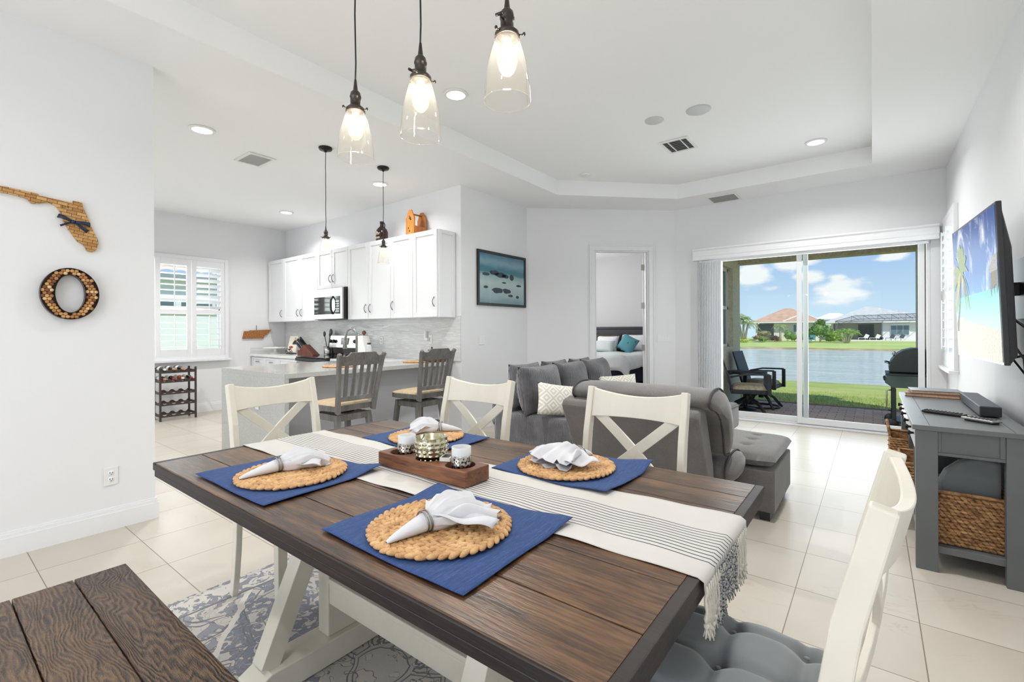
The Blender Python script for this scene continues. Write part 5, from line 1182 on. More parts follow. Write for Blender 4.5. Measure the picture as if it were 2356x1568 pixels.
def bump_(u, v):
    a = u*2*PI; h = v*.098; r0 = .034+.022*math.sin(min(1, v*1.12)*PI*.62)
    k = 16; rws = 7; q = math.sin(a*k/2+(PI/2)*math.floor(v*rws*2)) if False else math.cos(a*k/2*1.0+v*rws*PI)*math.cos(a*k/2*1.0-v*rws*PI)
    r = r0+.0045*max(0, q)*math.sin(min(1, max(0, v*1.1))*PI)**.3; return (gx+r*math.cos(a), gy+r*math.sin(a), TZ+.0215+h*1.06)
g = G(); g.grid(bump_, 128, 48); g.lathe([(0, 0), (.034, .0)], (gx, gy, TZ+.0215), 40, cap=False); g.lathe([(.0548, .104), (.0515, .104), (.044, .03), (0, .03)], (gx, gy, TZ+.0215), 40, cap=False); build('bumpy_glass', g, 'mercury_gold', t)
g = G(); g.tube([(gx-.048, gy+.01, TZ+.118), (gx-.05, gy+.012, TZ+.126), (gx-.02, gy+.03, TZ+.134), (gx+.02, gy+.035, TZ+.138), (gx+.045, gy+.02, TZ+.126), (gx+.048, gy+.01, TZ+.118)], .0014, 6); g.tube([(gx-.01, gy+.033, TZ+.134), (gx, gy+.034, TZ+.150), (gx+.012, gy+.034, TZ+.148), (gx+.014, gy+.034, TZ+.136)], .0012, 6); build('wire_handle', g, 'nickel', t)
t = thing('matchbox', 'small pale matchbox between the tray cups', 'matchbox', (TRX+.072, TRY-.012, TZ+.057))
mb = Matrix.Translation((TRX+.068, TRY+.012, TZ+.057)) @ Matrix.Rotation(.45, 4, 'Z')
g = G(); g.box(-.018, .018, -.026, .026, 0, .012); xf(g, mb); build('sleeve', g, 'paper_label', t); g = G(); g.box(-.013, .013, -.021, .021, .0121, .0126); xf(g, mb); build('printed_top', g, 'cover_dark', t)
# ================================================================ BAR STOOLS
def make_stool():
    t = thing('bar_stool', 'x', 'stool', (0, 0, 0)); W = 'stool_wood'
    g = G(); g.prism([(-.19, -.18), (.19, -.18), (.215, .12), (.19, .20), (-.19, .20), (-.215, .12)], .575, .625); build('seat_frame', g, W, t, bevel=.006)
    def sf(u, v):
        x, y = u*2-1, v*2-1; e = (max(0, 1-abs(x)**3)*max(0, 1-abs(y)**3))**.5; return (x*(.195+.012*(y+1)/2), .012+y*.185, .6255+.033*e)
    g = G(); g.grid(sf, 18, 18); build('seat_pad', g, 'stool_seat', t)
    g = G(); g.lathe([(.10, .545), (.10, .573)], (0, 0, 0), 24); build('swivel', g, 'black_metal', t)
    g = G()
    for a in ((-.165, .165, -.165, -.14), (-.165, .165, .14, .165), (-.165, -.14, -.14, .14), (.14, .165, -.14, .14)): g.box(*a, .49, .545)
    build('base_frame', g, W, t, bevel=.003)
    for sx in (-1, 1):
        for sy in (-1, 1): g = G(); g.sweep([(sx*.150, sy*.150, .545), (sx*.175, sy*.175, .27), (sx*.205, sy*.205, 0)], [.044, .042, .036], [.044, .042, .036], up=(0, 1, 0)); build('leg', g, W, t, bevel=.003)
    for z, s_ in ((.20, 1), (.30, 0)):
        for q in (-1, 1):
            g = G(); r = .183
            if s_: g.beam((-r, q*r, z), (r, q*r, z), .022, .035)
            else: g.beam((q*(r-.008), -r, z), (q*(r-.008), r, z), .022, .03)
            build('stretcher', g, W, t, bevel=.002)
    def P(u, z):  # u -1..1 across the back, fanned and leaning
        k = (z-.56)/.51; return (u*(.175+.045*k), -.19-.075*k-.02*k*k-.02*(1-u*u)*0, z)
    for sx in (-1, 1):
        g = G(); zz = [.56, .66, .80, .93, 1.03, 1.065]; pts = [P(sx, z) for z in zz]; pts[-1] = (pts[-1][0]*1.03, pts[-1][1]-.012, pts[-1][2]); g.sweep(pts, [.030]*6, [.050, .046, .040, .038, .042, .030], up=(0, 1, 0)); build('back_post', g, W, t, bevel=.006)
    g = G(); n = 20; V = []
    for k in range(n+1):
        u = (-1+2*k/n)*.93; a = abs(u); zt = 1.075 if a < .55 else (1.075-.035*min(1, (a-.55)/.15) if a < .7 else 1.04+.008*(a-.7)/.23)
        zb = .965+.0*a
        for z, o in ((zb, -.011), (zb, .011), (zt, .011), (zt, -.011)): p = P(u, z); V.append((p[0], p[1]-.02*(1-u*u)+o, z))
    F = [(0, 1, 2, 3), (4*n+3, 4*n+2, 4*n+1, 4*n)]
    for k in range(n):
        for q in range(4): F.append((4*k+q, 4*k+4+q, 4*k+4+(q+1) % 4, 4*k+(q+1) % 4))
    g.add(V, F); build('crest_rail', g, W, t, bevel=.003)
    g = G(); g.sweep([(P(u, .685)[0], P(u, .685)[1]-.015*(1-u*u), .685) for u in (-.95, -.5, 0, .5, .95)], .022, .04, up=(0, 0, 1)); build('lower_rail', g, W, t, bevel=.002)
    for i in range(5):
        u = -.68+i*.34; g = G(); a = P(u, .70); b = P(u, .97); g.sweep([(a[0], a[1]-.014*(1-u*u), .70), ((a[0]+b[0])/2, (a[1]+b[1])/2-.018*(1-u*u), .835), (b[0], b[1]-.018*(1-u*u), .97)], .030, .013, up=(0, 1, 0)); build('back_slat', g, W, t)
    return t
st = make_stool(); st.location = (-3.71, 2.36, 0); st.rotation_euler = (0, 0, PI/2+.03); st['label'] = 'grey slat back bar stool in front of the faucet'; st['group'] = 'grey swivel bar stools'
dup(st, (-3.72, 3.25, 0), PI/2+.02, 'grey slat back bar stool nearer the partition and the framed picture', 'grey swivel bar stools')
# ================================================================ LIVING
# grey linen sofa, back toward the table
t = thing('grey_sofa', 'grey linen armless sofa with its back to the table', 'sofa', (-1.18, 3.05, 0))
g = G()
def bk(x0, x1):
    g = G(); g.prism([(2.88, .08), (2.99, .08), (2.93, .45), (2.78, .79), (2.72, .815), (2.64, .80), (2.62, .76), (2.80, .40)], x0, x1, 'x'); return g
build('back_frame', bk(-1.62, -.75), 'grey_linen', t, bevel=.018, seg=3)
g = G(); g.box(-1.60, -.74, 2.90, 3.30, .08, .34); build('seat_base', g, 'grey_linen', t, bevel=.012)
def roll(x0, x1, prof, bulge=.03, n=16, ry=None):
    """soft cushion: closed yz profile swept along x with bulging ends"""
    m = len(prof); cy = sum(p[0] for p in prof)/m; cz_ = sum(p[1] for p in prof)/m; V = []
    for k in range(n+1):
        u = k/n; e = min(1.0, math.sin(u*PI)**.16 if 0 < u < 1 else 0.0); sc = .80+.20*e; x = x0+(x1-x0)*u
        for j, (a, b) in enumerate(prof):
            w = .012*math.sin(u*7+j*.9)+.008*math.sin(u*15+j*2.3); V.append((x, cy+(a-cy)*(sc+w), cz_+(b-cz_)*(sc+w)))
    F = [(k*m+j, k*m+(j+1) % m, (k+1)*m+(j+1) % m, (k+1)*m+j) for k in range(n) for j in range(m)]
    F.append(tuple(range(m-1, -1, -1))); F.append(tuple(n*m+j for j in range(m))); g = G(); g.add(V, F, True); return g
prof = [(2.99, .50), (2.97, .62), (2.90, .74), (2.78, .80), (2.68, .815), (2.645, .85), (2.68, .90), (2.78, .925), (2.92, .91), (3.05, .84), (3.14, .70), (3.17, .56), (3.12, .48), (3.05, .47)]
g = roll(-1.60, -.66, prof, n=20); build('back_cushion', g, 'grey_linen', t, sub=1)
def pipe(x, sc=1.0, r=.0065, pr=None):
    pr = list(pr or prof); m = len(pr); cy = sum(p[0] for p in pr)/m; cz_ = sum(p[1] for p in pr)/m; e = .999
    u = (x+1.60)/.94
    pr = [(cy+(a-cy)*(sc+.012*math.sin(u*7+j*.9)+.008*math.sin(u*15+j*2.3)), cz_+(b-cz_)*(sc+.012*math.sin(u*7+j*.9)+.008*math.sin(u*15+j*2.3))) for j, (a, b) in enumerate(pr)]
    for _ in range(2):
        q = []
        for j in range(len(pr)):
            a, b = pr[j]; c, d = pr[(j+1) % len(pr)]; q += [(a*.75+c*.25, b*.75+d*.25), (a*.25+c*.75, b*.25+d*.75)]
        pr = q
    P = [(x, a, b) for a, b in pr]
    g = G(); g.tube(P, r, 6, closed=True); return g
simple('piping', (66, 64, 66), .8, var=.05)
build('piping', pipe(-.705, .957), 'piping', t); build('piping', pipe(-1.555, .957), 'piping', t)
sp = [(3.02, .36), (3.02, .44), (3.12, .49), (3.22, .50), (3.33, .47), (3.37, .41), (3.33, .345), (3.15, .33)]
sp2 = [(3.0, .33), (2.99, .42), (3.10, .475), (3.24, .49), (3.36, .475), (3.43, .43), (3.44, .39), (3.41, .34), (3.30, .31), (3.12, .31)]
sp2 = [(y-.03, z) for y, z in sp2]
g = roll(-1.60, -.645, sp2, n=16); build('seat_cushion_block', g, 'grey_linen', t, sub=1)
build('piping', pipe(-.70, .958, .006, sp2), 'piping', t)
for x in (-1.52, -.80):
    for y in (2.96, 3.25): g = G(); g.box(x-.025, x+.025, y-.025, y+.025, 0, .08); build('leg', g, 'black_plastic', t)
# tufted storage ottoman
OX0, OX1, OY0, OY1 = -1.32, -.495, 3.40, 4.15
t = thing('storage_ottoman', 'grey tufted storage ottoman beyond the grey sofa', 'ottoman', ((OX0+OX1)/2, (OY0+OY1)/2, 0))
g = G(); g.box(OX0+.01, OX1-.008, OY0+.01, OY1-.01, .06, .335); build('body', g, 'grey_linen', t, bevel=.012, seg=3)
def of(sg):
    def f(u, v):
        x, y = u*2-1, v*2-1; e = (max(0, 1-abs(x)**7)*max(0, 1-abs(y)**7))**.34; z = .062*e
        if sg > 0:
            for a in (-.5, 0, .5):
                for b in (-.5, 0, .5): z -= .022*math.exp(-((x-a)**2+(y-b)**2)/.006)*e
            z += .004*math.sin(x*4+y*3)
        return ((OX0+OX1)/2+x*(OX1-OX0)/2, (OY0+OY1)/2+y*(OY1-OY0)/2, .392+sg*z*(1 if sg > 0 else .85))
    return f
g = G(); g.grid(of(1), 48, 48); g.grid(of(-1), 24, 24); build('tufted_lid', g, 'grey_linen', t)
for a in (-.5, 0, .5):
    for b in (-.5, 0, .5):
        g = G(); x, y = (OX0+OX1)/2+a*(OX1-OX0)/2, (OY0+OY1)/2+b*(OY1-OY0)/2; g.beam((x-.03, y, .437), (x+.03, y, .437), .02, .004); build('tuft_strap', g, 'piping', t)
for x in (OX0+.07, OX1-.07):
    for y in (OY0+.07, OY1-.07): g = G(); g.prism([(x-.03, y-.03), (x+.03, y-.03), (x+.03, y+.03), (x-.03, y+.03)], 0, .06); build('leg', g, 'black_plastic', t)
# corduroy sofa
t = thing('corduroy_sofa', 'long charcoal corduroy sofa with loose back cushions', 'sofa', (-2.45, 4.5, 0))
g = G(); g.box(-2.95, -1.98, 3.52, 5.25, .02, .46); build('base', g, 'corduroy', t, bevel=.035, seg=4)
g = G(); V = []
g.prism([(-2.965, .02), (-1.965, .02), (-1.975, .13), (-2.955, .13)], 3.505, 5.26, 'y'); build('skirt', g, 'corduroy', t, bevel=.01)
g = G(); g.box(-3.02, -2.78, 3.56, 5.20, .30, .72); build('back_frame', g, 'corduroy', t, bevel=.05, seg=4)
def bigc(y0, y1, x, lean, zc, hh, th, seed):
    g = pillow_g(y1-y0+.03, hh, th, 16); rnd = random.Random(seed)
    g.v = [(p[0], p[1], p[2]+.012*math.sin(p[0]*14+seed)*math.cos(p[1]*11)) for p in g.v]
    # pillow XY -> world Y,Z ; thickness -> X
    MX = Matrix.Translation((x, (y0+y1)/2, zc)) @ Matrix.Rotation(lean, 4, 'Y') @ Matrix(((0, 0, 1, 0), (1, 0, 0, 0), (0, 1, 0, 0), (0, 0, 0, 1)))
    return xf(g, MX)
for i, (y0, y1) in enumerate(((3.53, 4.13), (4.10, 4.68), (4.66, 5.22))):
    build('back_cushion', bigc(y0, y1, -2.60+.01*i, -.20, .680+.008*i, .46, .30, i+1), 'corduroy', t)
    build('rear_pillow', bigc(y0+.10, y1-.02, -2.80, -.12, .70, .44, .22, i+5), 'corduroy', t)
def tossp(loc, w, h, th, e, label, mat='diamond_cloth', grp='cream diamond pattern throw pillows'):
    t = thing('throw_pillow', label, 'pillow', loc, group=grp) if grp else thing('throw_pillow', label, 'pillow', loc)
    g = pillow_g(w, h, th, 14); o = build('cover', g, mat, None, origin=(0, 0, 0)); 
    o.parent = t; o.rotation_euler = e; o.location = (0, 0, h/2*.9); return t
tossp((-2.30, 3.66, .475), .40, .30, .12, (1.25, .16, 1.0), 'cream diamond pattern pillow on the near end of the corduroy sofa')
tossp((-2.22, 4.82, .475), .44, .30, .13, (1.2, -.05, .85), 'cream diamond pattern pillow at the far end near the doorway')
t = thing('corduroy_pouf', 'grey corduroy cube pouf beside the sliding door', 'pouf', (-1.62, 6.25, 0))
g = G(); g.box(-1.98, -1.34, 5.85, 6.45, .02, .33); build('body', g, 'corduroy', t, bevel=.05, seg=4)
g = G(); g.tube([(-1.34, 5.88, .05), (-1.34, 5.88, .30), (-1.36, 5.88, .33), (-1.95, 5.88, .33)], .006, 6); g.tube([(-1.34, 6.42, .30), (-1.34, 5.88, .315)], .006, 6); build('piping', g, 'corduroy', t)
# ================================================================ BEDROOM
t = thing('bed', 'made bed with a pale duvet and a dark headboard seen through the doorway', 'bed', (-5.0, 9.6, 0))
g = G(); g.box(-6.1, -3.9, 10.60, 10.68, 0, 1.30); g.box(-6.12, -3.88, 10.58, 10.69, 1.27, 1.33); build('headboard', g, 'headboard_dark', t, bevel=.01)
g = G(); g.box(-6.0, -3.98, 8.55, 10.58, .12, .62); build('mattress', g, 'navy_cloth', t, bevel=.05, seg=3)
def duv(u, v):
    y = 8.42+v*1.75; a = u*2-1; s_ = a*1.42; hw = 1.06; x = s_; z = .735+.012*math.sin(s_*9+y*5)+.01*math.sin(y*11-s_*4)
    if abs(s_) > hw: e = abs(s_)-hw; r = .16; x = math.copysign(hw+r*math.sin(min(e/r, PI/2)), s_)+math.copysign(.02*math.sin(y*12), s_); z = z-r*(1-math.cos(min(e/r, PI/2)))-max(0, e-r*PI/2)-.05*math.sin(y*4)*e
    if v < .08: z -= (.08-v)*3.5
    return (-4.98+x, y, z)
g = G(); g.grid(duv, 60, 50); build('duvet', g, 'duvet', t, solid=.03)
def bp_(x, y, z, w, h, mat, label, rz=0, ry=0, tilt=1.15):
    t = thing('bed_pillow', label, 'pillow', (x, y, z)); g = pillow_g(w, h, .17, 12); o = build('cover', g, mat, None, origin=(0, 0, 0)); o.parent = t; o.rotation_euler = (tilt, ry, rz); o.location = (0, 0, h/2*.85)
    return t
bp_(-5.45, 10.42, .75, .75, .45, 'pillow_white', 'grey white sleeping pillow against the headboard, left of the brown one'); bp_(-4.45, 10.42, .75, .75, .45, 'pillow_white', 'grey white sleeping pillow behind the teal pillow')
bp_(-5.02, 10.24, .76, .72, .46, 'pillow_brown', 'brown pillow mostly hidden behind white pillows'); bp_(-4.95, 10.08, .76, .56, .40, 'pillow_white', 'white square pillow in front of the brown pillow')
bp_(-5.00, 9.88, .76, .66, .28, 'duvet', 'low white rectangular pillow in front of the others'); bp_(-4.42, 10.05, .76, .40, .40, 'teal_cloth', 'teal spotted square pillow tipped on its corner', 0, .45)
# ================================================================ CONSOLE AND TELEVISION
CX0, CX1, CY0, CY1, CT = .175, .595, 3.23, 4.80, .75
t = thing('console_table', 'grey media console table along the television wall', 'console table', ((CX0+CX1)/2, (CY0+CY1)/2, 0))
g = G(); g.box(CX0-.012, CX1+.012, CY0-.012, CY1+.012, CT-.025, CT); build('top', g, 'console_grey', t, bevel=.002)
g = G(); g.box(CX0+.055, CX0+.057, CY0+.0, CY1, CT, CT+.0008); g.box(CX1-.057, CX1-.055, CY0, CY1, CT, CT+.0008); g.box(CX0+.057, CX1-.057, CY0+.55, CY0+.552, CT, CT+.0008); build('top_seam', g, 'piping', t)
for x0, x1 in ((CX0, CX0+.088), (CX1-.088, CX1)):
    for y0 in (CY0, CY1-.05): g = G(); g.box(x0, x1, y0, y0+.05, 0, CT-.025); build('leg', g, 'console_grey', t, bevel=.002)
for y0 in (CY0+.008, CY1-.03):
    g = G(); a, b = CX0+.088, CX1-.088; g.box(a, b, y0+.008, y0+.02, .60, CT-.025)
    g.box(a, b, y0, y0+.01, .60, .615); g.box(a, a+.012, y0, y0+.0098, .6155, CT-.0255); g.box(b-.02, b, y0, y0+.0098, .6155, CT-.0255); build('side_panel', g, 'console_grey', t, bevel=.0015)
g = G(); g.box(CX0+.02, CX1-.01, CY0+.02, CY1-.02, .095, .13); build('lower_shelf', g, 'console_grey', t, bevel=.002)
g = G(); g.box(CX0+.02, CX1-.01, CY0+.05, CY1-.05, .59, .60); build('drawer_floor', g, 'black_plastic', t)
g = G(); g.box(CX0+.02, CX1-.01, 3.72, 3.745, .13, .60); build('divider', g, 'console_grey', t); g = G(); g.box(CX0+.02, CX1-.01, 4.26, 4.285, .13, .60); build('divider', g, 'console_grey', t)
dys = [(CY0+.055, 3.73), (3.735, 4.27), (4.275, CY1-.055)]
for a, b in dys:
    g = G(); g.box(CX0+.002, CX0+.02, a, b, .61, CT-.03); d = build('drawer', g, 'drawer_glare', t, bevel=.002)
    for yy in (a+.12, b-.12): g = G(); g.lathe([(.006, 0), (.007, -.012), (.014, -.018), (.013, -.026), (0, -.028)], (CX0+.002, yy, .675), 14, axis='x', cap=False); build('knob', g, 'black_metal', d)
def weave_box(x0, x1, y0, y1, z0, z1, pitch=.017, tap=.0):
    g = G(); rows = int((z1-z0)/pitch); per = 2*((x1-x0)+(y1-y0)); n = int(per/.026)
    def pt(s_, r):
        s_ %= per; a, b = x1-x0, y1-y0
        if s_ < a: return (x0+s_, y0-r, 1, 0)
        s_ -= a
        if s_ < b: return (x1+r, y0+s_, 0, 1)
        s_ -= b
        if s_ < a: return (x1-s_, y1+r, -1, 0)
        s_ -= a; return (x0-r, y1-s_, 0, -1)
    for j in range(rows):
        for k in range(n):
            s_ = (k+(.5 if j % 2 else 0))*per/n; px, py, tx, ty = pt(s_, .002+tap*j/rows)
            rot = Matrix.Rotation(math.atan2(ty, tx), 3, 'Z') @ Matrix.Rotation(.35+random.uniform(-.15, .15), 3, 'Y'); g.ell((px, py, z0+(j+.5)*pitch), (.0185, .006, .0085), 7, 5, rot=rot)
    g.box(x0+.003, x1-.003, y0+.003, y0+.012, z0, z1-.01); g.box(x0+.003, x1-.003, y1-.012, y1-.003, z0, z1-.01); g.box(x0+.003, x0+.012, y0, y1, z0, z1-.01); g.box(x1-.012, x1-.003, y0, y1, z0, z1-.01); g.box(x0, x1, y0, y1, z0, z0+.012)
    return g
def basket(x0, x1, y0, y1, z0, z1, label, cushion=False):
    t = thing('wicker_basket', label, 'basket', ((x0+x1)/2, (y0+y1)/2, z0)); build('woven_body', weave_box(x0, x1, y0, y1, z0, z1), 'basket_weave', t)
    g = G(); P = [(x0, y0, z1), (x1, y0, z1), (x1, y1, z1), (x0, y1, z1)]; Q = []
    for i in range(4):
        a, b = Vector(P[i]), Vector(P[(i+1) % 4]); Q += [a+(b-a)*k/6 for k in range(6)]
    g.tube(Q, .009, 8, closed=True); build('rim', g, 'basket_weave', t); return t
basket(.235, .54, 3.30, 3.66, .133, .40, 'wicker basket on the console shelf nearest the camera with a grey cushion in it')
b2 = basket(.14, .50, 3.78, 4.20, .133, .42, 'wicker basket in the middle bay of the console'); b3 = basket(.10, .50, 4.33, 4.72, .133, .46, 'wicker basket in the far bay of the console with a raised handle')
g = G(); g.tube([(.10, 4.42, .46), (.088, 4.43, .53), (.082, 4.52, .565), (.088, 4.61, .53), (.10, 4.62, .46)], .010, 8); build('handle', g, 'basket_weave', b3)
t = thing('lap_cushion', 'rounded grey cushion standing in the near console basket', 'cushion', (.40, 3.47, .20))
g = G(); pl = [(.28, .17), (.52, .17), (.52, .56), (.44, .575), (.36, .545), (.305, .49), (.275, .42)]
g.prism(pl, 3.42, 3.48, 'y'); build('pad', g, 'cushion_grey', t, bevel=.02, seg=4)
t = thing('dark_box', 'navy storage box on the console shelf behind the near basket', 'box', (.3, 3.70, .133)); g = G(); g.box(.215, .235, 3.60, 3.70, .14, .56); build('body', g, 'navy_cloth', t)
# books, soundbar, remotes
def book(x0, x1, y0, y1, z, th, rz, cov, label):
    t = thing('book', label, 'book', ((x0+x1)/2, (y0+y1)/2, z), group='books stacked on the console'); MX = Matrix.Translation(((x0+x1)/2, (y0+y1)/2, z)) @ Matrix.Rotation(rz, 4, 'Z'); a, b = (x1-x0)/2, (y1-y0)/2
    g = G(); g.box(-a, a, -b, b, 0, .003); g.box(-a, a, -b, b, th-.003, th); g.box(a-.003, a, -b, b, 0, th); xf(g, MX); build('cover', g, cov, t)
    g = G(); g.box(-a+.004, a-.003, -b+.004, b-.004, .003, th-.003); xf(g, MX); build('pages', g, 'book_pages', t)
book(.20, .50, 4.54, 4.77, CT+.001, .024, -.12, 'book_brown', 'brown covered book at the bottom of the console stack'); book(.22, .50, 4.55, 4.77, CT+.026, .022, .05, 'book_grey', 'grey covered book on top of the console stack')
t = thing('soundbar', 'dark grey soundbar lying along the back of the console', 'soundbar', (.52, 4.05, CT))
g = G(); g.box(.475, .565, 3.70, 4.45, CT+.006, CT+.063); build('body', g, 'soundbar_grey', t, bevel=.005); g = G(); g.box(.478, .562, 3.695, 3.70, CT+.01, CT+.059); build('end_cap', g, 'black_plastic', t); g = G(); g.box(.49, .55, 3.75, 4.40, CT+.0005, CT+.006); build('rubber_foot', g, 'black_plastic', t)
t = thing('remote_control', 'long black remote control on the console', 'remote control', (.31, 3.66, CT))
rm = Matrix.Translation((.325, 3.68, CT+.001)) @ Matrix.Rotation(-.50, 4, 'Z')
g = G(); g.box(-.10, .10, -.022, .022, .001, .017); xf(g, rm); build('shell', g, 'black_plastic', t, bevel=.007, seg=3)
g = G()
for i in range(10):
    for j in (-1, 0, 1): g.ell((-.085+i*.018, j*.012, .0185), (.0055, .004, .0025), 8, 5)
xf(g, rm); build('buttons', g, 'black_plastic', t)
t = thing('remote_control', 'silver framed wide remote control in front of the soundbar', 'remote control', (.45, 3.52, CT))
rm = Matrix.Translation((.455, 3.50, CT+.001)) @ Matrix.Rotation(-.75, 4, 'Z')
g = G(); g.box(-.075, .075, -.032, .032, .008, .02); xf(g, rm); build('shell', g, 'steel', t, bevel=.004); g = G(); g.box(-.06, .066, -.027, .027, .0, .009); xf(g, rm); build('underside', g, 'black_plastic', t, bevel=.003)
g = G()
for i in range(7):
    for j in (-1, 0, 1): g.ell((-.052+i*.018, j*.015, .0205), (.006, .0045, .0025), 8, 5)
xf(g, rm); build('buttons', g, 'black_plastic', t)
# television
t = thing('television', 'flat television on a wall bracket showing a palm beach', 'television', (.48, 3.68, 1.07))
# near edge: bottom (.497,3.2,1.075) top (.468,3.2,1.862); far edge: bottom (.437,4.16) top (.430,4.16)
nb, ntp, fb, ft = Vector((.497, 3.2, 1.072)), Vector((.468, 3.2, 1.862)), Vector((.440, 4.17, 1.078)), Vector((.411, 4.17, 1.868))
def sp_(u, v, d=0.0):  # u 0 far .. 1 near, v 0 bottom .. 1 top ; d toward the wall
    p = (fb*(1-v)+ft*v)*(1-u)+(nb*(1-v)+ntp*v)*u; return Vector((p.x+d, p.y, p.z))
g = G(); V = [sp_(0, 0), sp_(1, 0), sp_(1, 1), sp_(0, 1)]+[sp_(0, 0, .022), sp_(1, 0, .022), sp_(1, 1, .022), sp_(0, 1, .022)]; g.add(V, [(0, 1, 2, 3), (7, 6, 5, 4), (0, 4, 5, 1), (1, 5, 6, 2), (2, 6, 7, 3), (3, 7, 4, 0)])
build('panel', g, 'tv_shell', t, bevel=.004)
g = G(); V = [sp_(.0, .0, .02), sp_(1, 0, .02), sp_(1, .97, .02), sp_(0, .97, .02), sp_(.1, .06, .06), sp_(.97, .06, .055), sp_(.97, .72, .055), sp_(.1, .72, .06)]; g.add(V, [(0, 1, 2, 3), (7, 6, 5, 4), (0, 4, 5, 1), (1, 5, 6, 2), (2, 6, 7, 3), (3, 7, 4, 0)]); build('back_cover', g, 'tv_shell', t, bevel=.01)
SO = tuple(sp_(0, 0, -.001))
def spoly(nm, pts, mat, d):
    g = G(); g.add([sp_(.012+u*.972, .014+v*.970, d) for u, v in pts], [tuple(range(len(pts)))]); return build(nm, g, mat, t, origin=SO)
spoly('screen_sky', [(0, .42), (1, .42), (1, 1), (0, 1)], 'screen_sky', -.0010); spoly('screen_sea', [(0, .16), (.5, .20), (1, .13), (1, .48), (0, .455)], 'screen_sea', -.0013); spoly('screen_sand', [(0, 0), (1, 0), (1, .20), (.7, .23), (.35, .27), (.12, .27), (0, .22)], 'screen_sand', -.0016)
spoly('screen_sand', [(0, .02), (.25, .02), (.2, .30), (.05, .30), (0, .24)], 'screen_sand', -.0017)
tk = [(.02, .19), (.07, .19), (.10, .30), (.145, .42), (.175, .56), (.20, .66), (.185, .665), (.155, .56), (.12, .43), (.07, .32), (.02, .25)]
spoly('screen_palm_trunk', tk, 'screen_trunk', -.0020)
fc = (.20, .66)
def frond(ang, ln, wd, mat, droop):
    pts = []; n = 9; top = []; bot = []
    for k in range(n+1):
        s_ = k/n; x = fc[0]+math.cos(ang)*ln*s_*.8; y = fc[1]+math.sin(ang)*ln*s_-droop*1.5*s_*s_; w = 1.5*wd*math.sin(max(.02, s_)*PI)**.6+.004; top.append((x-w*.5*math.sin(ang+.2)-w*.35, y+w*.4)); bot.append((x+w*.5*math.sin(ang+.2)+w*.35, y-w*.8))
    spoly('screen_frond', top+bot[::-1], mat, -.0022-.00005*ang)
for k in range(17):
    a = -1.0+k*5.1/16; up_ = math.sin(a); frond(a, .30 if up_ > .3 else .24, .030, 'screen_palm' if up_ > -.05 else 'screen_yellow', .05+.16*(1-abs(up_)))
spoly('screen_hut', [(.86, .50), (.88, .62), (1, .62), (1, .49), (.97, .44), (.965, .5), (.93, .49), (.925, .43), (.915, .48), (.875, .47), (.87, .42), (.86, .46)], 'screen_hut', -.0020)
spoly('screen_thatch', [(.84, .58), (.87, .63), (.92, .685), (1, .70), (1, .59)], 'screen_thatch', -.0023)
g = G(); g.add([sp_(.003, .003, -.0006), sp_(.997, .003, -.0006), sp_(.997, .018, -.0006), sp_(.003, .018, -.0006)], [(0, 1, 2, 3)]); build('bezel_strip', g, 'steel', t)
g = G(); g.box(.62, .648, 3.50, 3.80, 1.30, 1.62); g.beam((.62, 3.65, 1.46), (.50, 3.65, 1.46), .05, .07); g.box(.495, .51, 3.45, 3.85, 1.30, 1.62); build('wall_bracket', g, 'black_metal', t)
g = G(); g.tube([(.54, 3.30, 1.30), (.60, 3.32, 1.24), (.62, 3.34, 1.18), (.60, 3.36, 1.12), (.55, 3.38, 1.10)], .006); g.tube([(.53, 3.30, 1.20), (.585, 3.34, 1.10), (.60, 3.40, 1.02), (.56, 3.44, 1.10)], .005); build('cable', g, 'black_plastic', t)
# ================================================================ OUTSIDE
random.seed(21)
g = G(); g.box(-3.6, 2.5, 7.27, 9.48, -.14, -.04); build('path_patio', g, 'pavers', kind='structure')
# roof of the covered patio and its beam
g = G(); g.box(-2.3, 1.2, 7.27, 9.75, 2.72, 2.9); g.box(-2.3, 1.2, 9.35, 9.62, 2.45, 2.75); build('ceiling_patio', g, 'terracotta_soffit', kind='structure')
g = G(); g.box(.53, .78, 7.27, 9.60, -.05, 2.75); build('wall_patio_right', g, 'stucco_cream', kind='structure')
# left side wall of the patio with a house window
g = G(); A0, A1, B0, B1 = 7.75, 8.95, .95, 2.32
g.box(-2.25, -1.96, 7.27, A0, -.1, 2.75); g.box(-2.25, -1.96, A1, 9.50, -.1, 2.75); g.box(-2.25, -1.96, A0, A1, -.1, B0); g.box(-2.25, -1.96, A0, A1, B1, 2.75); build('wall_patio_left', g, 'stucco_cream', kind='structure')
g = G()
for a in ((A0, A0+.05, B0, B1), (A1-.05, A1, B0, B1), (A0, A1, B0, B0+.05), (A0, A1, B1-.05, B1), (A0, A1, 1.60, 1.66)): g.box(-2.10, -2.04, *a)
w3 = build('window_3', g, 'ext_frame', kind='structure'); g = G(); g.box(-2.09, -2.07, A0, A1, B0, B1); build('pane', g, 'ext_glass', w3)
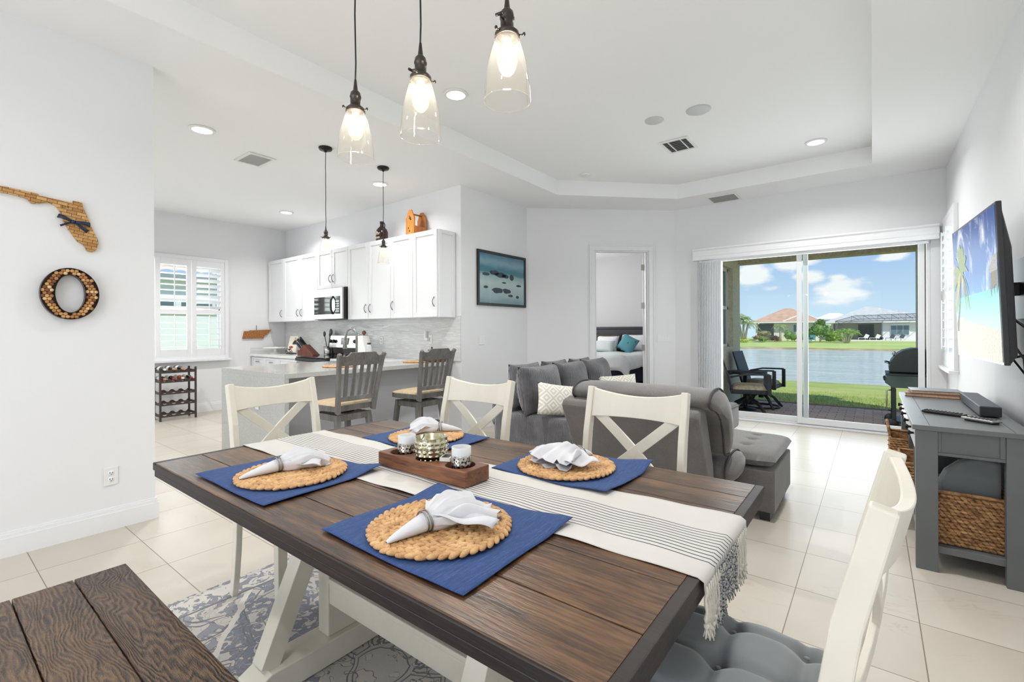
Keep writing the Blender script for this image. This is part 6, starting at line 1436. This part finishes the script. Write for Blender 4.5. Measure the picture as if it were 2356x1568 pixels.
# lawns, bank, lake
g = G()
def ground(fn, x0, x1, y0, y1, nx, ny): return G().grid(lambda u, v: (x0+u*(x1-x0), y0+v*(y1-y0), fn(y0+v*(y1-y0), x0+u*(x1-x0))), nx, ny)
def zn(y, x):
    d = (y-.42*(x))  # shoreline is slightly diagonal
    t_ = (y-9.48)/17.5; return -.06-1.25*max(0, min(1.25, t_))**1.35
build('lawn_near', ground(zn, -40, 40, 9.48, 32, 24, 24), 'lawn', kind='structure')
g = G(); g.box(-200, 200, 20, 74, -1.4, -1.2); build('lake', g, 'lake_water', kind='structure')
def zf(y, x): return -1.32+.80*max(0, min(1, (y-65.5)/18.0))**.7
build('lawn_far', ground(zf, -200, 200, 65, 110, 40, 24), 'far_lawn', kind='structure')
g = G(); g.grid(lambda u, v: (-200+400*u, 64.8+.5*math.sin(u*190)+v*2.6, -1.3+.30*v), 160, 2); build('bank_far', g, 'bank_earth', kind='structure')
g = G(); g.box(-3.6, 2.5, 9.44, 9.60, -.12, -.035); build('kerb_soil', g, 'mulch', kind='structure')
# grass blades next to the patio
g = G()
for i in range(5200):
    y = 9.55+abs(random.gauss(0, 1.6)); x = random.uniform(-2.4, 1.0)+(y-9.5)*-.15; z = zn(y, x)-.005; h_ = random.uniform(.02, .055); a = random.random()*PI; w_ = .004; lx, ly = random.uniform(-.02, .02), random.uniform(-.02, .02)
    g.add([(x-w_*math.cos(a), y-w_*math.sin(a), z), (x+w_*math.cos(a), y+w_*math.sin(a), z), (x+lx, y+ly, z+h_)], [(0, 1, 2)])
build('grass', g, 'lawn', world=True, kind='stuff', label='blades of sunlit grass along the edge of the brick patio', cat='grass')
# far houses
def hip(x0, x1, y0, y1, z0, zr, rx0, rx1, ry): # hip roof
    g = G(); V = [(x0, y0, z0), (x1, y0, z0), (x1, y1, z0), (x0, y1, z0), (rx0, ry, zr), (rx1, ry, zr)]
    g.add(V, [(0, 1, 5, 4), (1, 2, 5), (2, 3, 4, 5), (3, 0, 4)]); g.box(x0, x1, y0, y1, z0-.22, z0-.001); return g
t = thing('house', 'far cream house with a tan hip roof across the lake', 'house', (-10.5, 88, -.55))
g = G(); g.box(-12.4, -6.9, 84.0, 95, -.6, 2.35); g.box(-15.0, -12.4, 87.0, 95, -.6, 2.35); g.box(-15.0, -14.7, 84.0, 84.3, -.6, 2.35); build('wall', g, 'house_cream', t)
g = G(); V = [(-15.4, 83.4, 2.42), (-6.2, 83.4, 2.42), (-6.2, 95, 2.42), (-15.4, 95, 2.42), (-11.6, 88.5, 4.62), (-10.6, 88.5, 4.62)]; g.add(V, [(0, 1, 5, 4), (1, 2, 5), (2, 3, 4, 5), (3, 0, 4)]); build('roof', g, 'roof_tan', t, solid=.12)
g = G(); V = [(-11.0, 83.1, 2.44), (-6.0, 83.1, 2.44), (-8.8, 86.5, 3.68), (-8.4, 86.5, 3.68), (-11.0, 88, 2.44), (-6.0, 88, 2.44)]; g.add(V, [(0, 1, 3, 2), (1, 5, 3), (4, 0, 2)]); build('roof', g, 'roof_tan', t, solid=.12)
g = G(); g.box(-15.4, -6.1, 83.0, 83.3, 2.26, 2.44); g.beam((-11.0, 83.05, 2.5), (-8.75, 86.45, 3.74), .16, .08); g.beam((-6.1, 83.05, 2.5), (-8.4, 86.45, 3.74), .16, .08); build('fascia', g, 'ext_frame', t)
g = G(); g.box(-14.7, -12.4, 84.3, 84.35, -.6, 2.1); build('screened_porch', g, 'ext_dark', t)
g = G(); g.box(-9.75, -9.3, 83.9, 83.99, .7, 2.0); w_ = build('window', g, 'ext_frame', t); g = G(); g.box(-9.69, -9.36, 83.85, 83.9, .76, 1.94); build('pane', g, 'ext_glass', w_)
t = thing('house', 'distant white roofed house glimpsed between the two lake houses', 'house', (-5.0, 105, -.5))
g = hip(-8.5, -3.0, 104, 112, 3.2, 4.3, -6.6, -5.0, 108); build('roof', g, 'roof_white', t); g = G(); g.box(-8.0, -3.4, 104.5, 111, -.5, 3.0); build('wall', g, 'house_white', t)
t = thing('house', 'white house with a grey roof and a screened pool cage across the lake', 'house', (1.0, 97, -.55))
g = G(); g.box(-5.4, -4.55, 92.3, 102, -.6, 2.35); g.box(1.1, 9.0, 92.3, 102, -.6, 2.35); g.box(-4.6, 1.1, 95.5, 102, -.6, 2.35); build('wall', g, 'house_white', t)
g = G(); V = [(-6.1, 91.6, 2.40), (9.6, 91.6, 2.40), (9.6, 103, 2.40), (-6.1, 103, 2.40), (-.8, 97, 4.86), (4.0, 97, 4.0)]; V[4] = (-.9, 97, 4.88); V[5] = (.2, 97, 4.80)
g.add(V, [(0, 1, 5, 4), (1, 2, 5), (2, 3, 4, 5), (3, 0, 4)]); build('roof', g, 'roof_grey', t, solid=.1)
g = G(); g.box(-6.1, 9.6, 91.4, 91.62, 2.22, 2.42); build('fascia', g, 'ext_frame', t)
g = G(); g.box(-1.9, .15, 95.35, 95.5, -.45, 2.0); sdn = build('sliding_door', g, 'bronze_frame', t)
for k in range(3): g = G(); g.box(-1.8+k*.63, -1.27+k*.63, 95.28, 95.35, -.40, 1.62); build('pane', g, 'ext_dark', sdn)
g = G(); g.box(2.15, 4.4, 92.2, 92.3, .30, 2.05); wf = build('window', g, 'ext_frame', t)
for k in range(3):
    for j in range(2): g = G(); g.box(2.22+k*.73, 2.86+k*.73, 92.12, 92.2, .38+j*.72, 1.02+j*.72-.0); build('pane', g, 'ext_glass', wf)
g = G(); g.box(-5.05, -4.75, 92.2, 92.3, .4, 2.1); build('shutter', g, 'ext_dark', t)
# pool cage
t = thing('pool_cage', 'dark framed screen pool cage in front of the white house', 'pool cage', (0.5, 90, -.55))
g = G(); top = [(-4.6, 88.5, 2.5), (-2.1, 88.5, 3.28), (5.9, 88.5, 3.45), (7.4, 88.5, 2.6)]
for a, b in zip(top, top[1:]): g.beam(a, b, .09, .09); g.beam((a[0], 91.2, a[2]-.5), (b[0], 91.2, b[2]-.5), .07, .07)
g.beam((-4.6, 88.5, 2.45), (7.4, 88.5, 2.45), .09, .12)
for x in (-4.6, -2.6, -1.1, .6, 2.2, 3.8, 5.5, 7.4): 
    zt = 2.5 if x in (-4.6, 7.4) else 3.3+.02*x; g.beam((x, 88.5, 2.45), (x+.0, 88.5, max(2.5, zt-.0)), .05, .05); g.beam((x, 88.5, zt), (x+.9, 91.2, zt-.6), .05, .05)
for x in (-1.9, -.3, 1.3, 2.9, 4.5): g.beam((x, 88.5, 3.35), (x+.8, 88.5, 2.5), .04, .04)
for x in (-4.6, 1.15): g.beam((x, 88.5, -.6), (x, 88.5, 2.5), .06, .06)
build('frame', g, 'bronze_frame', t)
g = G(); g.add([(-4.6, 88.52, -.5), (1.15, 88.52, -.5), (1.15, 88.52, 2.45), (-4.6, 88.52, 2.45)], [(0, 1, 2, 3)]); g.add([(-4.6, 88.52, 2.5), (7.4, 88.52, 2.5), (5.9, 88.52, 3.45), (-2.1, 88.52, 3.28)], [(0, 1, 2, 3)]); g.add([(-4.6, 88.5, -.5), (-4.6, 91.2, -.5), (-4.6, 91.2, 2.4), (-4.6, 88.5, 2.45)], [(0, 1, 2, 3)]); build('screen_panel', g, 'screen_mesh', t)
g = G(); g.box(-3.0, 7.0, 86.6, 92.3, -.62, -.42); build('path_pool', g, 'house_white', kind='structure')
def lounger(x, y, mat, label, w=.7):
    t = thing('lawn_chair', label, 'chair', (x, y, -.42)); g = G(); g.box(x-w/2, x+w/2, y-.3, y+.3, -.12, -.06); build('seat', g, mat, t)
    g = G(); g.sweep([(x+w/2, y, -.1), (x+w/2+.25, y, .42)], .5, .05, up=(0, 1, 0)); build('backrest', g, mat, t)
    for sx in (-1, 1):
        for sy in (-1, 1): g = G(); g.box(x+sx*w*.45-.025, x+sx*w*.45+.025, y+sy*.25-.02, y+sy*.25+.02, -.42, -.10); build('leg', g, mat, t)
lounger(1.8, 87.4, 'ext_dark', 'dark patio chair left of the far triple window'); lounger(2.95, 88.9, 'ext_dark', 'dark patio chair under the far triple window')
lounger(-1.3, 88.0, 'house_white', 'white lounge chair beside the pool cage door', .9); lounger(.05, 87.6, 'house_cream', 'cream lounge chair next to the white lounge chair in the pool cage', .9)
t = thing('pool_float', 'dark blue covered tub at the pool cage corner', 'pool float', (1.0, 88.9, -.42)); g = G(); g.ell((.75, 89.3, -.15), (.55, .3, .25), 14, 8); build('cover', g, 'navy_cloth', t)
t = thing('lawn_chair', 'teal lawn chair under the rounded green tree', 'chair', (-6.75, 78.3, -.6))
g = G(); g.box(-7.1, -6.4, 78.0, 78.6, -.25, -.18); g.beam((-7.1, 78.3, .15), (-6.4, 78.3, .15), .6, .05); build('seat', g, 'chair_teal', t); g = G()
for k in range(5): g.beam((-6.95+k*.12, 78.6, -.2), (-7.0+k*.14, 78.8, .45), .08, .03)
build('backrest', g, 'chair_teal', t); 
for sx in (-1, 1): g = G(); g.box(-6.75+sx*.35-.04, -6.75+sx*.35+.04, 78.0, 78.1, -.6, .15); build('leg', g, 'chair_teal', t)
# vegetation
def leafball(g, c, r, n, size, rnd, shell=.55):
    for i in range(n):
        a = rnd.random()*2*PI; q = rnd.uniform(-1, 1); s_ = math.sqrt(1-q*q); k = (shell+(1-shell)*rnd.random()); p = Vector((c[0]+r[0]*s_*math.cos(a)*k, c[1]+r[1]*s_*math.sin(a)*k, c[2]+r[2]*q*k))
        u = Vector((rnd.uniform(-1, 1), rnd.uniform(-1, 1), rnd.uniform(-.6, 1))).normalized(); w = u.cross(Vector((rnd.uniform(-1, 1), rnd.uniform(-1, 1), rnd.uniform(-1, 1)))).normalized(); z = rnd.uniform(.6, 1.2)*size
        g.add([p-w*z*.35, p+u*z*.5, p+w*z*.35, p-u*z*.5], [(0, 1, 2, 3)])
def bush(name, x, y, z0, parts, mat, label, cat, trunk=None, seed=1, size=.28, grp=None, n=260):
    rnd = random.Random(seed); t = thing(name, label, cat, (x, y, z0), group=grp) if grp else thing(name, label, cat, (x, y, z0)); g = G()
    for dx, dz, rx, rz in parts: leafball(g, (x+dx, y, z0+dz), (rx, rx*.9, rz), n, size, rnd)
    for dx, dz, rx, rz in parts: g.ell((x+dx, y, z0+dz), (rx*.72, rx*.6, rz*.72), 10, 7)
    build('foliage', g, mat, t)
    if trunk:
        g = G()
        for (x1, z1) in trunk: g.tube([(x, y, z0-.1), (x+x1*.5, y, z0+z1*.5), (x+x1, y, z0+z1)], [.09, .06, .05], 6)
        build('trunk', g, 'palm_trunk', t)
    return t
def palm(x, y, z0, h_, w_, label, trunks=((0, 0),), nf=16, seed=1, mat='palm_leaf', droop=.8, tw=.16):
    rnd = random.Random(seed); t = thing('palm_tree', label, 'palm tree', (x, y, z0), group='palms across the lake'); fr = G()
    for dx, dh in trunks:
        g = G(); tx = x+dx; g.tube([(x+dx*.25, y, z0-.1), (x+dx*.6, y, z0+(h_+dh)*.5), (tx, y, z0+h_+dh)], [tw, tw*.8, tw*.55], 8); build('trunk', g, 'palm_trunk', t)
        for k in range(nf):
            a = 2*PI*k/nf+rnd.random()*.4; el = rnd.uniform(-.15, 1.15); ln = w_*rnd.uniform(.8, 1.1); P = []; n = 7
            for i in range(n+1):
                s_ = i/n; P.append(Vector((tx+math.cos(a)*ln*s_*math.cos(el*.7), y+math.sin(a)*ln*s_*math.cos(el*.7), z0+h_+dh+math.sin(el)*ln*s_*.9-droop*ln*s_*s_*.9)))
            for i in range(n):
                d = P[i+1]-P[i]; s_ = Vector((-math.sin(a), math.cos(a), 0))
                for sg in (-1, 1):
                    for q in (0, .5):
                        b = P[i]+d*q; wl = ln*.26*(1-abs(i/n-.4)*.9); fr.add([b, b+d*.35, b+s_*sg*wl+d*.6+Vector((0, 0, -wl*.55))], [(0, 1, 2)])
    build('fronds', fr, mat, t); return t
palm(-16.0, 80, -.45, 3.3, 1.9, 'full palm at the left edge of the far shore', ((0, 0), (-.8, .5), (.7, -.5)), 14, 3, 'palm_leaf', .75, .2)
palm(-10.95, 80, -.45, 2.2, 1.35, 'single palm in front of the tan roofed house', ((0, 0),), 22, 5, 'palm_leaf', .9, .18)
palm(-2.85, 78.5, -.55, 1.6, 1.0, 'short multi trunk palm before the pool cage', ((0, .1), (-.55, 0), (.5, 0), (.9, -.2), (-.95, -.25)), 12, 8, 'leaf_bright', .8, .10)
bush('ornamental_tree', -12.9, 78.2, -.5, [(0, 1.25, .95, .38), (-.4, 1.05, .5, .25), (.5, 1.1, .5, .25)], 'leaf_olive', 'small reddish olive flat topped tree in front of the screened porch', 'tree', [(0, 1.1)], 4, .22)
bush('broadleaf_tree', -6.0, 80, -.5, [(-.2, 1.7, 1.1, 1.2), (.8, 1.4, .9, 1.0), (-1.0, 1.2, .6, .8), (.1, 2.6, .6, .6)], 'leaf_green', 'rounded bright green tree between the two houses', 'tree', [(0, 1.0), (.5, .9)], 5, .32)
bush('shrub', -4.4, 82.5, -.55, [(0, .75, .9, .75), (.8, .6, .6, .6), (-.6, .5, .6, .5)], 'leaf_bright', 'bright green shrub left of the short palm', 'shrub', None, 6, .3)
for x, y, p, m_, lb, sd_2 in ((-14.3, 82, [(0, .5, .9, .45), (.9, .35, .6, .35)], 'leaf_red', 'low reddish shrubs left of the screened porch', 7), (-13.3, 80.3, [(0, .35, .9, .4)], 'leaf_green', 'dark green shrub under the flat topped tree', 8), (-12.0, 81.5, [(0, .45, .6, .5), (.5, .3, .5, .35)], 'leaf_red', 'low reddish shrub beside the single palm', 9),
                              (-10.2, 82, [(0, .9, .7, .9), (.7, .6, .7, .7)], 'leaf_green', 'tall green shrub right of the single palm', 10), (-8.2, 81.0, [(0, .6, .8, .6), (.9, .7, .6, .7)], 'leaf_green', 'green shrub near the door frame of the tan roofed house', 12), (-15.4, 77.6, [(0, .12, .9, .2)], 'ground_cover', 'yellow green ground cover under the left palm', 13)):
    bush('shrub', x, y, -.52, p, m_, lb, 'shrub', None, sd_2, .2, n=160)
# patio furniture
def make_patio_chair():
    t = thing('patio_chair', 'x', 'chair', (0, 0, 0)); W = 'patio_metal'
    g = G(); g.box(-.25, .25, -.24, .26, .33, .39); build('seat_frame', g, W, t, bevel=.01)
    g = G(); g.prism([(-.20, .36), (-.26, .60), (-.36, .92), (-.385, .92), (-.29, .60), (-.235, .36)], -.24, .24, 'x'); build('woven_back', g, W, t, bevel=.008)
    for sx in (-1, 1):
        g = G(); g.sweep([(sx*.285, -.25, .58), (sx*.285, -.05, .625), (sx*.285, .27, .63)], .035, .025); g.sweep([(sx*.285, .27, .63), (sx*.285, .27, .33)], .035, .05, up=(0, 1, 0)); build('armrest', g, W, t, bevel=.003)
        for sy in (-1, 1): g = G(); g.sweep([(0, 0, .27), (sx*.15, sy*.15, .16), (sx*.25, sy*.25, .0)], .03, .035, up=(0, 0, 1)); build('leg', g, W, t)
    g = G(); g.lathe([(.04, .16), (.04, .33)], (0, 0, 0), 12); build('swivel_post', g, W, t)
    def sf(u, v):
        x, y = u*2-1, v*2-1; e = (max(0, 1-abs(x)**3)*max(0, 1-abs(y)**3))**.4; return (x*.235, .01+y*.235, .395+.085*e*(1-.25*math.exp(-(x*x+y*y)*3)))
    g = G(); g.grid(sf, 16, 16); g.box(-.22, .22, -.22, .24, .392, .40); build('seat_cushion', g, 'patio_cushion', t); return t
pc = make_patio_chair(); pc.location = (-1.52, 7.86, -.04); pc.rotation_euler = (0, 0, -PI/2+.25); pc['label'] = 'dark woven patio chair closest to the glass door'; pc['group'] = 'woven patio chairs'
dup(pc, (-1.48, 8.72, -.04), -PI/2-.1, 'dark woven patio chair beyond the round patio table', 'woven patio chairs')
g = G(); g.tube([(-1.48+.27*math.cos(a), 8.72+.27*math.sin(a), -.022) for a in [2*PI*k/28 for k in range(28)]], .016, 8, closed=True); build('swivel_ring', g, 'patio_metal', [o for o in bpy.data.objects if o.get('label') == 'dark woven patio chair beyond the round patio table'][0])
t = thing('patio_table', 'round dark metal patio table between the patio chairs', 'table', (-1.62, 8.3, -.04))
g = G(); g.lathe([(0, .62), (.25, .62), (.27, .61), (.27, .585), (0, .58)], (-1.64, 8.30, -.04), 32, cap=False); build('table_top', g, 'patio_metal', t)
g = G(); g.tube([(-1.64, 8.30, .54), (-1.64, 8.30, .0)], .03); g.lathe([(.17, 0), (.16, .02), (.03, .04)], (-1.64, 8.30, -.04), 20); build('pedestal', g, 'patio_metal', t)
# gas grill
GX, GY = .36, 7.92
t = thing('gas_grill', 'dark gas grill parked by the right patio wall', 'grill', (GX, GY, -.04))
g = G(); g.prism([(.17, .69), (.165, .76), (.19, .84), (.24, .92), (.31, .975), (.40, 1.0), (.52, 1.0), (.52, .69)], 7.76, 8.22, 'y'); build('lid', g, 'grill_dark', t, bevel=.010, seg=3)
g = G(); g.tube([(.175, 7.84, .80), (.13, 7.84, .815), (.13, 8.14, .815), (.175, 8.14, .80)], .010); build('handle', g, 'steel', t)
g = G(); g.tube([(.22, 7.80, .90), (.205, 7.80, .93), (.23, 7.80, .955)], .012); build('thermometer', g, 'steel', t)
g = G(); g.box(.13, .52, 7.66, 8.26, .655, .68); build('shelf', g, 'grill_dark', t, bevel=.004)
g = G(); g.prism([(.14, .655), (.52, .655), (.52, .50), (.20, .50), (.12, .56)], 7.70, 8.22, 'y'); build('control_panel', g, 'grill_panel', t, bevel=.004)
for yy in (7.78, 7.92, 8.06): g = G(); g.lathe([(.02, 0), (.024, -.02), (0, -.03)], (.135, yy, .60), 12, axis='x', cap=False); build('knob', g, 'black_plastic', t)
for x in (.21, .49):
    for y in (7.72, 8.20): g = G(); g.box(x-.018, x+.018, y-.018, y+.018, .03, .50); build('leg', g, 'grill_dark', t)
g = G(); g.box(.22, .50, 7.73, 8.20, .04, .07); g.box(.22, .235, 7.74, 8.19, .07, .48); build('cart_panel', g, 'grill_dark', t)
g = G(); g.tube([(.19, 7.80, .46), (.14, 7.80, .45), (.14, 7.80, .20), (.19, 7.80, .19)], .008); build('door_handle', g, 'steel', t)
for y in (7.70, 8.22): g = G(); g.lathe([(.065, -.015), (.07, -.01), (.07, .01), (.065, .015)], (.19, y, .03), 20, axis='y'); build('wheel', g, 'black_plastic', t)
# neighbour beyond the kitchen window
t = thing('neighbour_house', 'pale neighbouring house seen through the kitchen shutters', 'house', (-14, 3, 0))
g = G(); g.box(-13.8, -13.5, -4, 9, -.4, 2.62); build('wall', g, 'neighbour_wall', t)
g = G(); g.box(-13.5, -13.28, -4, 9, 2.50, 2.66); build('fascia', g, 'ext_frame', t)
g = G()
def rf(u, v):
    y = -4+13*u; return (-13.15-v*1.6, y, 2.70+v*1.3+.035*abs(math.sin(y*PI/.28))+.03*((v*5) % 1))
g.grid(rf, 420, 20); build('tile_roof', g, 'neighbour_tile', t)
for a, b in ((3.3, 4.9),):
    for z0, z1 in ((1.74, 2.02),):
        g = G(); g.box(-13.5, -13.45, a, b, z0-.05, z1+.05); w_ = build('window', g, 'ext_frame', t)
        for k in range(2): g = G(); g.box(-13.45, -13.44, a+.05+k*.8, a+.72+k*.8, z0, z1); build('pane', g, 'ext_glass', w_)
g = G(); g.box(-14, -8.9, -6, 12, -.5, -.3); build('lawn_side', g, 'lawn', kind='structure')
g = G(); g.box(1.2, 6, -4, 7.2, -.5, -.3); build('lawn_right', g, 'lawn', kind='structure')
for o in list(bpy.data.objects):
    if o.type == 'MESH' and o.parent is None and 'kind' not in o and 'category' not in o: print('UNTAGGED', o.name)
